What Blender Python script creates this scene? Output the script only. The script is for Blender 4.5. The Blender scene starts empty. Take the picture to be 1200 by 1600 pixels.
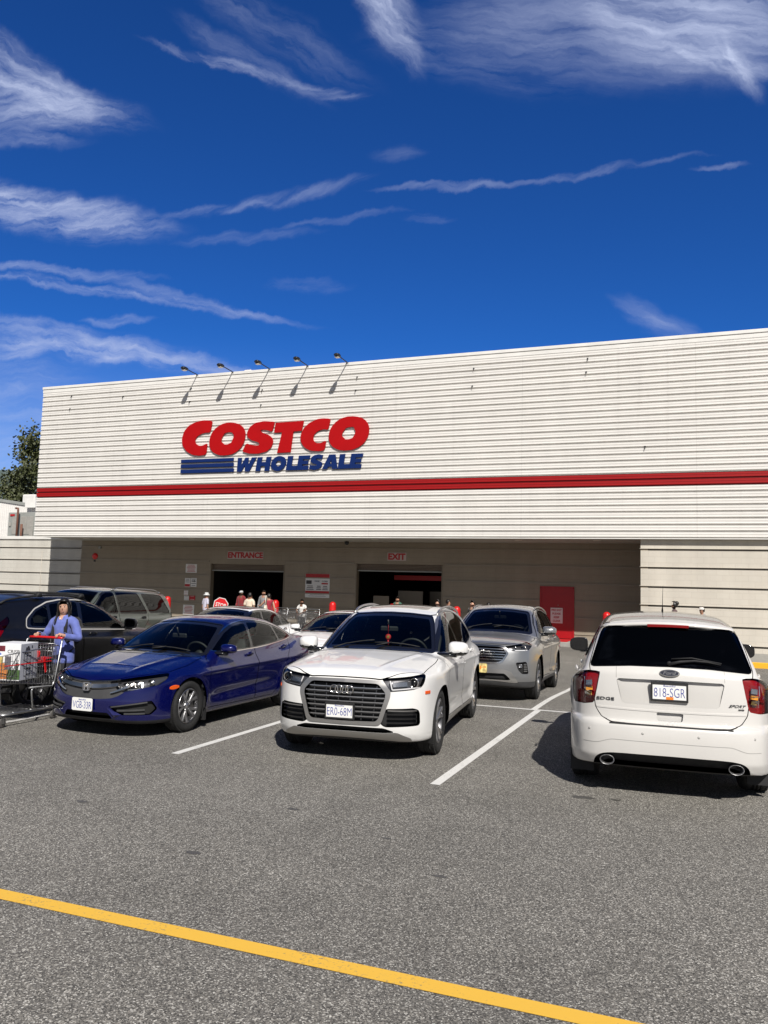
import bpy, bmesh, math, random
import numpy as np
from mathutils import Vector, Matrix, Euler
random.seed(7); np.random.seed(7)
C = bpy.context; SC = C.scene; COL = SC.collection
# ---------------------------------------------------------------- camera
def setup_camera():
    pitch, roll, yaw = math.radians(5.316), math.radians(1.555), math.radians(21.241)
    fwd = Vector((-math.sin(yaw)*math.cos(pitch), math.cos(yaw)*math.cos(pitch), math.sin(pitch))); right = Vector((math.cos(yaw), math.sin(yaw), 0)); up = right.cross(fwd)
    r = right*math.cos(roll)+up*math.sin(roll); u = up*math.cos(roll)-right*math.sin(roll)
    cam = bpy.data.cameras.new('camera'); o = bpy.data.objects.new('camera', cam); COL.objects.link(o)
    o.matrix_world = Matrix(((r.x, u.x, -fwd.x, 0), (r.y, u.y, -fwd.y, 0), (r.z, u.z, -fwd.z, 1.883), (0, 0, 0, 1)))
    cam.sensor_fit = 'VERTICAL'; cam.sensor_height = 36; cam.lens = 1264.2/1600*36; cam.clip_start = .1; cam.clip_end = 5000
    SC.camera = o
setup_camera()
# ---------------------------------------------------------------- sky, sun, exposure
SUN = Vector((.58, -.93, 1)).normalized()
def setup_sky(wisps):
    w = bpy.data.worlds.new('World'); SC.world = w; w.use_nodes = True; w.cycles.sampling_method = 'MANUAL'; w.cycles.sample_map_resolution = 200; nt = w.node_tree; nt.nodes.clear(); L = nt.links.new
    def nd(t, **k):
        n = nt.nodes.new(t)
        for a, b in k.items(): setattr(n, a, b)
        return n
    def mth(op, a, b=None, c=None, clamp=False):
        n = nd('ShaderNodeMath', operation=op); n.use_clamp = clamp
        for i, q in enumerate((a, b, c)):
            if q is None: continue
            if isinstance(q, (int, float)): n.inputs[i].default_value = q
            else: L(q, n.inputs[i])
        return n.outputs[0]
    out = nd('ShaderNodeOutputWorld'); bg = nd('ShaderNodeBackground'); L(bg.outputs[0], out.inputs[0]); bg.inputs[1].default_value = SKY_STRENGTH
    sky = nd('ShaderNodeTexSky', sky_type='NISHITA'); sky.sun_disc = False; sky.sun_elevation = math.asin(SUN.z); sky.sun_rotation = math.atan2(SUN.x, SUN.y); sky.altitude = 300; sky.air_density = 1.0; sky.dust_density = .25; sky.ozone_density = 3.0
    mul = nd('ShaderNodeMix', data_type='RGBA', blend_type='MULTIPLY'); mul.inputs[0].default_value = 1; L(sky.outputs[0], mul.inputs[6])
    tc = nd('ShaderNodeTexCoord'); sp = nd('ShaderNodeSeparateXYZ'); L(tc.outputs['Generated'], sp.inputs[0])
    # the sky is deep blue away from the sun and pale on the sun's side
    tf = nd('ShaderNodeMapRange', interpolation_type='SMOOTHSTEP'); tf.inputs[1].default_value = .0; tf.inputs[2].default_value = .5; L(sp.outputs[1], tf.inputs[0])
    tm = nd('ShaderNodeMix', data_type='RGBA'); tm.inputs[6].default_value = SKY_SOUTH; tm.inputs[7].default_value = SKY_TINT; L(tf.outputs[0], tm.inputs[0]); L(tm.outputs[2], mul.inputs[7])
    gam = nd('ShaderNodeGamma'); gam.inputs[1].default_value = 1.15; L(mul.outputs[2], gam.inputs[0])
    dy = mth('MAXIMUM', sp.outputs[1], .02); u = mth('DIVIDE', sp.outputs[0], dy); v = mth('DIVIDE', sp.outputs[2], dy)
    # large soft warp so that the streaks bend and break up
    cx = nd('ShaderNodeCombineXYZ'); L(u, cx.inputs[0]); L(v, cx.inputs[1])
    wn = nd('ShaderNodeTexNoise'); wn.inputs['Scale'].default_value = 9; wn.inputs['Detail'].default_value = 8; wn.inputs['Roughness'].default_value = .6; L(cx.outputs[0], wn.inputs['Vector'])
    ws = nd('ShaderNodeSeparateColor'); L(wn.outputs['Color'], ws.inputs[0])
    uw_ = mth('MULTIPLY_ADD', ws.outputs[0], .05, mth('SUBTRACT', u, .025)); vw = mth('MULTIPLY_ADD', ws.outputs[1], .05, mth('SUBTRACT', v, .025))
    total = None
    # second, finer warp that combs the wisps into fibres
    w2 = nd('ShaderNodeTexNoise'); w2.inputs['Scale'].default_value = 26; w2.inputs['Detail'].default_value = 6; w2.inputs['Roughness'].default_value = .6; L(cx.outputs[0], w2.inputs['Vector'])
    w2s = nd('ShaderNodeSeparateColor'); L(w2.outputs['Color'], w2s.inputs[0])
    for k, (cu, cv, hl, hw, ang, it, fan) in enumerate(wisps):
        ca, sa = math.cos(ang), math.sin(ang)
        du, dv = mth('SUBTRACT', uw_, cu), mth('SUBTRACT', vw, cv)
        a = mth('MULTIPLY_ADD', du, ca/hl, mth('MULTIPLY', dv, sa/hl)); b = mth('MULTIPLY_ADD', du, -sa/hw, mth('MULTIPLY', dv, ca/hw))
        e = mth('ADD', mth('POWER', mth('ABSOLUTE', a), 2.), mth('POWER', mth('ABSOLUTE', b), 1.5))
        m = nd('ShaderNodeMapRange', interpolation_type='SMOOTHERSTEP'); m.inputs[1].default_value = 3.0; m.inputs[2].default_value = 0.0; m.inputs[3].default_value = 0; m.inputs[4].default_value = 1; L(e, m.inputs[0])
        # fibre direction: along the wisp, or across it for fans; strongly stretched
        fa = math.radians(fan); cf, sf = math.cos(fa), math.sin(fa)
        p = mth('MULTIPLY_ADD', du, math.cos(ang+fa), mth('MULTIPLY', dv, math.sin(ang+fa))); q = mth('MULTIPLY_ADD', du, -math.sin(ang+fa), mth('MULTIPLY', dv, math.cos(ang+fa)))
        q = mth('MULTIPLY_ADD', w2s.outputs[0], .012, q)
        c2 = nd('ShaderNodeCombineXYZ'); L(mth('MULTIPLY', p, 5.), c2.inputs[0]); L(mth('MULTIPLY', q, 36.), c2.inputs[1]); c2.inputs[2].default_value = k*3.1
        nz = nd('ShaderNodeTexNoise'); nz.inputs['Scale'].default_value = 1.5; nz.inputs['Detail'].default_value = 6; nz.inputs['Roughness'].default_value = .62; nz.inputs['Distortion'].default_value = .25; L(c2.outputs[0], nz.inputs['Vector'])
        f1 = nd('ShaderNodeMapRange'); f1.inputs[1].default_value = .36; f1.inputs[2].default_value = .86; f1.inputs[3].default_value = 0.; f1.inputs[4].default_value = 1.; f1.clamp = True; L(nz.outputs[0], f1.inputs[0])
        # body of the cloud: the core stays filled, the margins break into fibres
        d = mth('MULTIPLY', mth('MULTIPLY', m.outputs[0], mth('MULTIPLY_ADD', f1.outputs[0], 1.1, mth('MULTIPLY', m.outputs[0], .10 if hl/max(hw, 1e-4) > 4 else .22))), it); total = d if total is None else mth('ADD', total, d)
    # cirrus elsewhere in the sky
    dn = nd('ShaderNodeTexNoise'); dn.inputs['Scale'].default_value = 3.; dn.inputs['Detail'].default_value = 7; mp = nd('ShaderNodeMapping'); mp.inputs['Scale'].default_value = (1, 1, 3); L(tc.outputs['Generated'], mp.inputs[0]); L(mp.outputs[0], dn.inputs['Vector'])
    dm = nd('ShaderNodeMapRange', interpolation_type='SMOOTHSTEP'); dm.inputs[1].default_value = .5; dm.inputs[2].default_value = .8; dm.inputs[3].default_value = 0; dm.inputs[4].default_value = .7; L(dn.outputs[0], dm.inputs[0])
    back = mth('MULTIPLY', dm.outputs[0], mth('MULTIPLY', sp.outputs[1], -2.5, clamp=True)); total = mth('ADD', total, back)
    hz_ = nd('ShaderNodeMapRange', interpolation_type='SMOOTHSTEP'); hz_.inputs[1].default_value = .30; hz_.inputs[2].default_value = .0; hz_.inputs[3].default_value = 0; hz_.inputs[4].default_value = .42; L(sp.outputs[2], hz_.inputs[0])
    total = mth('MULTIPLY', total, .80); total = mth('MINIMUM', mth('MAXIMUM', total, mth('MULTIPLY_ADD', total, .6, hz_.outputs[0])), .93)
    mx = nd('ShaderNodeMix', data_type='RGBA'); L(total, mx.inputs[0]); L(gam.outputs[0], mx.inputs[6]); mx.inputs[7].default_value = CLOUD
    L(mx.outputs[2], bg.inputs[0])
SKY_STRENGTH = .066; SKY_TINT = (.165, .475, .90, 1); SKY_SOUTH = (.50, .40, .335, 1); CLOUD = (6.4, 7.2, 9.8, 1)
SC.view_settings.view_transform = 'Standard'; SC.view_settings.look = 'None'; SC.view_settings.gamma = 1; SC.view_settings.exposure = .45
sun = bpy.data.lights.new('sun', 'SUN'); sun.energy = 4.0; sun.angle = math.radians(.53); sun.color = (1., .955, .89)
so = bpy.data.objects.new('sun', sun); COL.objects.link(so); so.rotation_euler = SUN.to_track_quat('Z', 'Y').to_euler(); so.location = (20, -30, 40)
SC.cycles.max_bounces = 8; SC.cycles.transparent_max_bounces = 16; SC.cycles.use_denoising = True; SC.cycles.caustics_reflective = False; SC.cycles.caustics_refractive = False
# ---------------------------------------------------------------- shape helpers
def pchip(pts):
    p = sorted(pts); x = np.array([a[0] for a in p], float); y = np.array([a[1] for a in p], float)
    h = np.diff(x); d = np.diff(y)/h; m = np.zeros(len(x))
    for i in range(1, len(x)-1):
        if d[i-1]*d[i] > 0:
            w1 = 2*h[i]+h[i-1]; w2 = h[i]+2*h[i-1]; m[i] = (w1+w2)/(w1/d[i-1]+w2/d[i])
    m[0] = d[0]; m[-1] = d[-1]
    t = np.linspace(x[0], x[-1], 1500); k = np.clip(np.searchsorted(x, t)-1, 0, len(h)-1); s = (t-x[k])/h[k]
    v = ((1+2*s)*(1-s)**2)*y[k]+(s*(1-s)**2)*h[k]*m[k]+(s*s*(3-2*s))*y[k+1]+(s*s*(s-1))*h[k]*m[k+1]
    return lambda q: np.interp(q, t, v)
def smax(a, b, k):
    h = np.maximum(k-np.abs(a-b), 0)/k
    return np.maximum(a, b)+h*h*k*.25
def smin(a, b, k): return -smax(-a, -b, k)
def sstep(a, b, x):
    t = np.clip((x-a)/(b-a), 0, 1); return t*t*(3-2*t)
def chaikin(poly, n=2, q=.25):
    p = [np.array(a, float) for a in poly]
    for _ in range(n):
        r = []
        for i in range(len(p)):
            a, b = p[i], p[(i+1) % len(p)]
            r += [a+(b-a)*q, a+(b-a)*(1-q)]
        p = r
    return [tuple(a) for a in p]
def rnd(poly, r=.03, k=3):
    p = [np.array(a, float) for a in poly]; out = []; n = len(p)
    for i in range(n):
        a, b, c = p[i-1], p[i], p[(i+1) % n]; la, lc = np.linalg.norm(a-b), np.linalg.norm(c-b)
        t = min(r, la*.45, lc*.45); q0 = b+(a-b)*t/max(la, 1e-9); q1 = b+(c-b)*t/max(lc, 1e-9)
        out += [tuple((1-s)**2*q0+2*s*(1-s)*b+s*s*q1) for s in [j/k for j in range(k+1)]]
    return out
def sdpoly(px, py, poly):
    d = np.full(px.shape, 1e9); ins = np.zeros(px.shape, bool); n = len(poly)
    for i in range(n):
        ax, ay = poly[i]; bx, by = poly[(i+1) % n]
        ex, ey = bx-ax, by-ay; wx, wy = px-ax, py-ay
        t = np.clip((wx*ex+wy*ey)/(ex*ex+ey*ey+1e-12), 0, 1)
        d = np.minimum(d, (wx-ex*t)**2+(wy-ey*t)**2)
        c = ((ay <= py) & (by > py)) | ((by <= py) & (ay > py))
        xx = ax+(py-ay)*ex/(ey if abs(ey) > 1e-12 else 1e-12)
        ins ^= c & (px < xx)
    d = np.sqrt(d)
    return np.where(ins, -d, d)

class MB:
    """collects simple solids into one mesh"""
    def __init__(s): s.v = []; s.f = []; s.sm = []; s.mi = []; s.m = 0
    def add(s, vs, fs, smooth=False):
        o = len(s.v); s.v += [tuple(map(float, a)) for a in vs]
        for f in fs: s.f.append([o+i for i in f]); s.sm.append(smooth); s.mi.append(s.m)
        return s
    def box(s, c, d, rot=None, bev=0):
        x, y, z = d[0]/2, d[1]/2, d[2]/2
        if bev:
            b = min(bev, x*.9, y*.9, z*.9); vs = []; fs = []
            # chamfered box from 24 verts
            idx = {}
            for sx in (-1, 1):
                for sy in (-1, 1):
                    for sz in (-1, 1):
                        for ax in range(3):
                            p = [sx*(x-b), sy*(y-b), sz*(z-b)]; p[ax] = (sx*x, sy*y, sz*z)[ax]
                            idx[sx, sy, sz, ax] = len(vs); vs.append(p)
            for ax in range(3):
                u, w = [(1, 2), (2, 0), (0, 1)][ax]
                for sg in (-1, 1):
                    q = []
                    for a, bb in ((-1, -1), (1, -1), (1, 1), (-1, 1)):
                        k = [0, 0, 0]; k[ax] = sg; k[u] = a; k[w] = bb; q.append(idx[k[0], k[1], k[2], ax])
                    fs.append(q if sg > 0 else q[::-1])
            for ax in range(3):
                u, w = [(1, 2), (2, 0), (0, 1)][ax]
                for a in (-1, 1):
                    for bb in (-1, 1):
                        q = []
                        for sg, t in ((-1, u), (1, u), (1, w), (-1, w)):
                            k = [0, 0, 0]; k[ax] = sg; k[u] = a; k[w] = bb; q.append(idx[k[0], k[1], k[2], t])
                        fs.append(q if a*bb < 0 else q[::-1])
            for sx in (-1, 1):
                for sy in (-1, 1):
                    for sz in (-1, 1):
                        q = [idx[sx, sy, sz, a] for a in range(3)]
                        fs.append(q if sx*sy*sz > 0 else q[::-1])
        else:
            vs = [(sx*x, sy*y, sz*z) for sx in (-1, 1) for sy in (-1, 1) for sz in (-1, 1)]
            fs = [(0, 1, 3, 2), (4, 6, 7, 5), (0, 4, 5, 1), (2, 3, 7, 6), (0, 2, 6, 4), (1, 5, 7, 3)]
        if rot is not None:
            M = Euler(rot).to_matrix() if not isinstance(rot, Matrix) else rot
            vs = [M @ Vector(a) for a in vs]
        return s.add([(a[0]+c[0], a[1]+c[1], a[2]+c[2]) for a in vs], fs)
    def loft(s, rings, cap=True, closed=True, smooth=True, loop=False):
        n = len(rings[0]); vs = [p for r in rings for p in r]; fs = []; m = len(rings)
        for i in range(m if loop else m-1):
            for j in range(n if closed else n-1):
                a, b = i*n+j, i*n+(j+1) % n; k = ((i+1) % m)*n
                fs.append((a, b, k+(j+1) % n, k+j))
        s.add(vs, fs, smooth)
        if cap and closed and not loop:
            o = len(s.v)-len(vs)
            s.f.append([o+j for j in range(n)][::-1]); s.sm.append(False); s.mi.append(s.m)
            s.f.append([o+(m-1)*n+j for j in range(n)]); s.sm.append(False); s.mi.append(s.m)
        return s
    def tube(s, pts, r, n=8, cap=True, smooth=True, loop=False, flat=1., up=None):
        P = [Vector(p) for p in pts]; m = len(P); rings = []; prev = None
        for i in range(m):
            if loop: t = P[(i+1) % m]-P[i-1]
            else: t = P[min(i+1, m-1)]-P[max(i-1, 0)]
            if t.length < 1e-9: t = Vector((0, 0, 1))
            t.normalize()
            if up is not None: a = Vector(up)
            elif prev is not None: a = prev
            else: a = Vector((0, 0, 1)) if abs(t.z) < .9 else Vector((1, 0, 0))
            u = a-t*a.dot(t)
            if u.length < 1e-6: u = t.orthogonal()
            u.normalize(); w = t.cross(u); prev = u
            rr = r[i] if hasattr(r, '__len__') else r
            rings.append([P[i]+(u*math.cos(q)+w*math.sin(q)*flat)*rr for q in [2*math.pi*j/n for j in range(n)]])
        return s.loft(rings, cap=cap, smooth=smooth, loop=loop)
    def bar(s, pts, w, h, nrm, cap=True):
        """rectangular strip along pts: half-width w across, thickness h along nrm (list or one)"""
        P = [Vector(p) for p in pts]; m = len(P); rings = []
        for i in range(m):
            t = (P[min(i+1, m-1)]-P[max(i-1, 0)]).normalized()
            nn = Vector(nrm[i] if isinstance(nrm, list) else nrm); nn = (nn-t*nn.dot(t)).normalized(); c = t.cross(nn)
            ww = w[i] if hasattr(w, '__len__') else w
            rings.append([P[i]+c*ww, P[i]+c*ww*.8+nn*h, P[i]-c*ww*.8+nn*h, P[i]-c*ww])
        return s.loft(rings, cap=cap, smooth=False)
    def lathe(s, prof, n=32, axis='y', c=(0, 0, 0), smooth=True, a0=0, a1=2*math.pi):
        full = abs(a1-a0-2*math.pi) < 1e-6; rings = []
        for j in range(n+(0 if full else 1)):
            q = a0+(a1-a0)*j/n; cs, sn = math.cos(q), math.sin(q)
            if axis == 'y': rings.append([(c[0]+r*cs, c[1]+h, c[2]+r*sn) for r, h in prof])
            elif axis == 'x': rings.append([(c[0]+h, c[1]+r*cs, c[2]+r*sn) for r, h in prof])
            else: rings.append([(c[0]+r*cs, c[1]+r*sn, c[2]+h) for r, h in prof])
        return s.loft(rings, cap=False, closed=False, smooth=smooth, loop=full)
    def prism(s, poly, d0, d1, frame):
        """poly 2D; frame(u,v,d)->3D"""
        n = len(poly); vs = [frame(u, v, d0) for u, v in poly]+[frame(u, v, d1) for u, v in poly]
        fs = [list(range(n))[::-1], list(range(n, 2*n))]+[(i, (i+1) % n, n+(i+1) % n, n+i) for i in range(n)]
        return s.add(vs, fs)
    def ball(s, c, r, nu=12, nv=8, sc=(1, 1, 1), rot=None):
        rings = []
        for i in range(nv+1):
            t = math.pi*i/nv; rings.append([(math.sin(t)*math.cos(2*math.pi*j/nu), math.sin(t)*math.sin(2*math.pi*j/nu), math.cos(t)) for j in range(nu)])
        M = Euler(rot).to_matrix() if rot is not None else None
        vs = []
        for rg in rings:
            for a in rg:
                v = Vector((a[0]*r*sc[0], a[1]*r*sc[1], a[2]*r*sc[2]))
                if M: v = M @ v
                vs.append((v.x+c[0], v.y+c[1], v.z+c[2]))
        fs = [(i*nu+j, (i+1)*nu+j, (i+1)*nu+(j+1) % nu, i*nu+(j+1) % nu) for i in range(nv) for j in range(nu)]
        return s.add(vs, fs, True)
    def build(s, name, mat, parent=None, loc=None, recalc=False):
        me = bpy.data.meshes.new(name); me.from_pydata(s.v, [], s.f)
        me.polygons.foreach_set('use_smooth', s.sm); me.polygons.foreach_set('material_index', s.mi)
        for m in (mat if isinstance(mat, (list, tuple)) else [mat]): me.materials.append(m)
        if recalc:
            b = bmesh.new(); b.from_mesh(me); bmesh.ops.recalc_face_normals(b, faces=b.faces); b.to_mesh(me); b.free()
        me.update()
        return link(name, me, parent, loc)

def link(name, data, parent=None, loc=None):
    o = bpy.data.objects.new(name, data); COL.objects.link(o)
    if parent: o.parent = parent
    if loc: o.location = loc
    return o
def tag(o, label=None, cat=None, group=None, kind=None):
    if label: o['label'] = label
    if cat: o['category'] = cat
    if group: o['group'] = group
    if kind: o['kind'] = kind
    return o
def thing(name, label, cat, loc=(0, 0, 0), rz=0, group=None):
    o = bpy.data.objects.new(name, None); COL.objects.link(o); o.location = loc; o.rotation_euler = (0, 0, rz); o.empty_display_size = .1
    return tag(o, label, cat, group)
def copy_tree(o, parent=None):
    c = o.copy(); COL.objects.link(c)
    if parent: c.parent = parent
    for ch in list(o.children): copy_tree(ch, c)
    return c
def textmesh(s, size, ext=.004, bold=0, shear=0, spacing=1., align='CENTER', xscale=1.):
    cu = bpy.data.curves.new('txt', 'FONT'); cu.body = s; cu.size = size; cu.extrude = ext/2; cu.offset = bold; cu.shear = shear
    cu.space_character = spacing; cu.align_x = align; cu.align_y = 'CENTER'; cu.resolution_u = 3
    o = bpy.data.objects.new('txt', cu); COL.objects.link(o); dg = bpy.context.evaluated_depsgraph_get(); dg.update()
    me = bpy.data.meshes.new_from_object(o.evaluated_get(dg)); bpy.data.objects.remove(o); bpy.data.curves.remove(cu)
    if xscale != 1:
        for v in me.vertices: v.co.x *= xscale
    return me
def text(name, s, size, mat, parent, M, **k):
    me = textmesh(s, size, **k); me.materials.clear(); me.materials.append(mat)
    me.transform(M); me.update()
    return link(name, me, parent)
def fill_text(name, s, w, h, mat, parent, M, **k):
    """text stretched to fill a w x h box"""
    me = textmesh(s, 1., **k); me.materials.clear(); me.materials.append(mat)
    xs = [v.co.x for v in me.vertices]; ys = [v.co.y for v in me.vertices]
    x0, x1, y0, y1 = min(xs), max(xs), min(ys), max(ys)
    e = k.get('ext', .004)
    for v in me.vertices:
        v.co.x = (v.co.x-(x0+x1)/2)*w/(x1-x0); v.co.y = (v.co.y-(y0+y1)/2)*h/(y1-y0)
    me.transform(M); me.update()
    return link(name, me, parent)

# ---------------------------------------------------------------- car bodies: a smooth surface cut into panels
class Shell:
    def __init__(s, F, xr, xf, zc, res=1.):
        s.F = F
        na = int(150*res); nc = int(56*res); nj = int(150*res)
        x0, x1 = xr+.8, xf-.75
        ph = np.linspace(0, math.pi, nj+1)
        O = []; D = []
        for i in range(nc+1):                                   # tail cap
            a = (math.pi/2)*i/nc
            O.append(np.tile([x0, 0, zc], (nj+1, 1))); D.append(np.c_[np.full(nj+1, -math.cos(a)), math.sin(a)*np.sin(ph), math.sin(a)*np.cos(ph)])
        for i in range(1, na):
            O.append(np.tile([x0+(x1-x0)*i/na, 0, zc], (nj+1, 1))); D.append(np.c_[np.zeros(nj+1), np.sin(ph), np.cos(ph)])
        for i in range(nc+1):
            a = (math.pi/2)*(1-i/nc)
            O.append(np.tile([x1, 0, zc], (nj+1, 1))); D.append(np.c_[np.full(nj+1, math.cos(a)), math.sin(a)*np.sin(ph), math.sin(a)*np.cos(ph)])
        m = len(O); O = np.vstack(O); D = np.vstack(D)
        lo = np.zeros(len(O)); hi = np.full(len(O), 2.2)
        for _ in range(34):
            mid = (lo+hi)/2; ins = F(O+D*mid[:, None]) < 0
            lo = np.where(ins, mid, lo); hi = np.where(ins, hi, mid)
        V = O+D*((lo+hi)/2)[:, None]; V[np.abs(V[:, 1]) < 1e-5, 1] = 0
        s.V = V; s.N = s.grad(V)
        n = nj+1; i, j = np.meshgrid(np.arange(m-1), np.arange(nj), indexing='ij')
        Q = np.stack([i*n+j, i*n+j+1, (i+1)*n+j+1, (i+1)*n+j], -1).reshape(-1, 4)
        # collapse pole rings
        Q = np.where(Q < n, 0, Q); Q = np.where(Q >= (m-1)*n, (m-1)*n, Q)
        # orientation check
        k = Q[len(Q)//2+nj//2]; nn = np.cross(V[k[1]]-V[k[0]], V[k[2]]-V[k[0]])
        if nn@s.N[k[0]] < 0: Q = Q[:, ::-1]
        deg = (Q[:, 0] == Q[:, 1]) | (Q[:, 1] == Q[:, 2]) | (Q[:, 2] == Q[:, 3]) | (Q[:, 3] == Q[:, 0])
        pol = []
        for q in Q[deg]:
            r = [int(q[a]) for a in range(4) if q[a] != q[a-1]]
            if len(r) > 2: pol.append(r)
        s.body = (Q[~deg], pol)
    def grad(s, V, e=2e-3):
        g = np.zeros_like(V)
        for a in range(3):
            d = np.zeros(3); d[a] = e; g[:, a] = s.F(V+d)-s.F(V-d)
        g[np.abs(V[:, 1]) < 1e-5, 1] = 0
        return g/np.maximum(np.linalg.norm(g, axis=1), 1e-9)[:, None]
    def split(s, piece, g):
        """-> inside (g<0), outside"""
        Q, P = piece; g = np.where(np.abs(g) < 1e-7, 1e-7, g)
        neg = g < 0; c = neg[Q].sum(1) if len(Q) else np.zeros(0, int)
        cross = [list(map(int, q)) for q in Q[(c > 0) & (c < 4)]]
        inP, outP = [], []
        for f in P:
            k = sum(bool(neg[i]) for i in f)
            if k == len(f): inP.append(f)
            elif k == 0: outP.append(f)
            else: cross.append(f)
        cache = {}; nv = []; base = len(s.V)
        def mid(a, b):
            key = (a, b) if a < b else (b, a)
            if key not in cache:
                t = g[key[0]]/(g[key[0]]-g[key[1]]); cache[key] = base+len(nv); nv.append((key[0], key[1], t))
            return cache[key]
        for f in cross:
            A, B = [], []
            for i in range(len(f)):
                a, b = f[i], f[(i+1) % len(f)]
                (A if neg[a] else B).append(a)
                if neg[a] != neg[b]:
                    m = mid(a, b); A.append(m); B.append(m)
            if len(A) > 2: inP.append(A)
            if len(B) > 2: outP.append(B)
        if nv:
            ia = np.array([k[0] for k in nv]); ib = np.array([k[1] for k in nv]); t = np.array([k[2] for k in nv])[:, None]
            s.V = np.vstack([s.V, s.V[ia]*(1-t)+s.V[ib]*t]); n = s.N[ia]*(1-t)+s.N[ib]*t
            s.N = np.vstack([s.N, n/np.maximum(np.linalg.norm(n, axis=1), 1e-9)[:, None]])
        return (Q[c == 4], inP), (Q[c == 0], outP)
    def emit(s, name, piece, mat, parent, mirror='both', off=0., skirt=0., flip=False, side=1, skirt_mat=None):
        Q, P = piece
        used = np.unique(np.concatenate([Q.ravel()]+[np.array(p) for p in P])) if (len(Q) or P) else np.zeros(0, int)
        used = used.astype(int)
        if len(used) == 0: return None
        mp = np.full(len(s.V), -1); mp[used] = np.arange(len(used))
        N = s.N[used].copy(); V = s.V[used]-N*(off(s.V[used])[:, None] if callable(off) else off)
        if callable(off): N = N+np.array([0, 0, -.10]); N /= np.linalg.norm(N, axis=1)[:, None]
        if off: V[np.abs(s.V[used][:, 1]) < 1e-6, 1] = 0
        F = [list(map(int, q)) for q in mp[Q]]+[[int(mp[i]) for i in p] for p in P]
        if mirror == 'both':
            n = len(V); on = np.abs(V[:, 1]) < 1e-5; m2 = np.where(on, np.arange(n), 0); k = np.cumsum(~on)-1; m2[~on] = n+k[~on]
            V = np.vstack([V, V[~on]*[1, -1, 1]]); N = np.vstack([N, N[~on]*[1, -1, 1]])
            F = F+[[int(m2[i]) for i in f][::-1] for f in F]
        elif side < 0:
            V = V*[1, -1, 1]; N = N*[1, -1, 1]; F = [f[::-1] for f in F]
        if flip: F = [f[::-1] for f in F]; N = -N
        mi = [0]*len(F)
        if skirt:
            cnt = {}
            for f in F:
                for i in range(len(f)):
                    a, b = f[i], f[(i+1) % len(f)]; k = (a, b) if a < b else (b, a)
                    cnt[k] = None if k in cnt else (a, b)
            E = [e for e in cnt.values() if e is not None]
            if E:
                E = np.array(E); a, b = V[E[:, 0]], V[E[:, 1]]; a2 = a-N[E[:, 0]]*skirt; b2 = b-N[E[:, 1]]*skirt
                nn = np.cross(a2-b, a-b); nn /= np.maximum(np.linalg.norm(nn, axis=1), 1e-9)[:, None]
                o = len(V); ne = len(E); V = np.vstack([V, b, a, a2, b2]); N = np.vstack([N, nn, nn, nn, nn])
                F = F+[[o+i, o+ne+i, o+2*ne+i, o+3*ne+i] for i in range(ne)]
                mi += [1 if skirt_mat else 0]*ne
        me = bpy.data.meshes.new(name); me.from_pydata(V.tolist(), [], F)
        me.polygons.foreach_set('use_smooth', [True]*len(F))
        me.materials.append(mat)
        if skirt_mat: me.materials.append(skirt_mat); me.polygons.foreach_set('material_index', mi)
        me.update(); me.normals_split_custom_set_from_vertices(N.tolist())
        return link(name, me, parent)
    # ray casts on to the surface, for trim and badges
    def cast(s, P0, d, t1):
        P0 = np.atleast_2d(np.array(P0, float)); d = np.array(d, float); T = np.linspace(0, t1, 120)
        lo = np.zeros(len(P0)); hi = np.zeros(len(P0)); done = np.zeros(len(P0), bool)
        for a, b in zip(T[:-1], T[1:]):
            hit = (~done) & (s.F(P0+d*b) < 0); lo[hit] = a; hi[hit] = b; done |= hit
        for _ in range(24):
            m = (lo+hi)/2; ins = s.F(P0+d*m[:, None]) < 0; hi = np.where(ins, m, hi); lo = np.where(ins, lo, m)
        R = P0+d*hi[:, None]; return R, s.grad(R)
    def front(s, yz, off=0.):
        R, N = s.cast([(s.xf+.15, y, z) for y, z in yz], (-1, 0, 0), 2.2); return R+N*off, N
    def rear(s, yz, off=0.):
        R, N = s.cast([(s.xr-.15, y, z) for y, z in yz], (1, 0, 0), 2.2); return R+N*off, N
    def left(s, xz, off=0., sd=1):
        R, N = s.cast([(x, sd*1.3, z) for x, z in xz], (0, -sd, 0), 1.25); return R+N*off, N
    def top(s, xy, off=0.):
        R, N = s.cast([(x, y, 2.3) for x, y in xy], (0, 0, -1), 2.0); return R+N*off, N

def lerp_path(pts, step=.03, closed=False):
    out = []; n = len(pts)
    for i in range(n if closed else n-1):
        a, b = np.array(pts[i], float), np.array(pts[(i+1) % n], float); k = max(1, int(np.linalg.norm(b-a)/step))
        out += [tuple(a+(b-a)*t/k) for t in range(k)]
    if not closed: out.append(tuple(pts[-1]))
    return out

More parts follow.
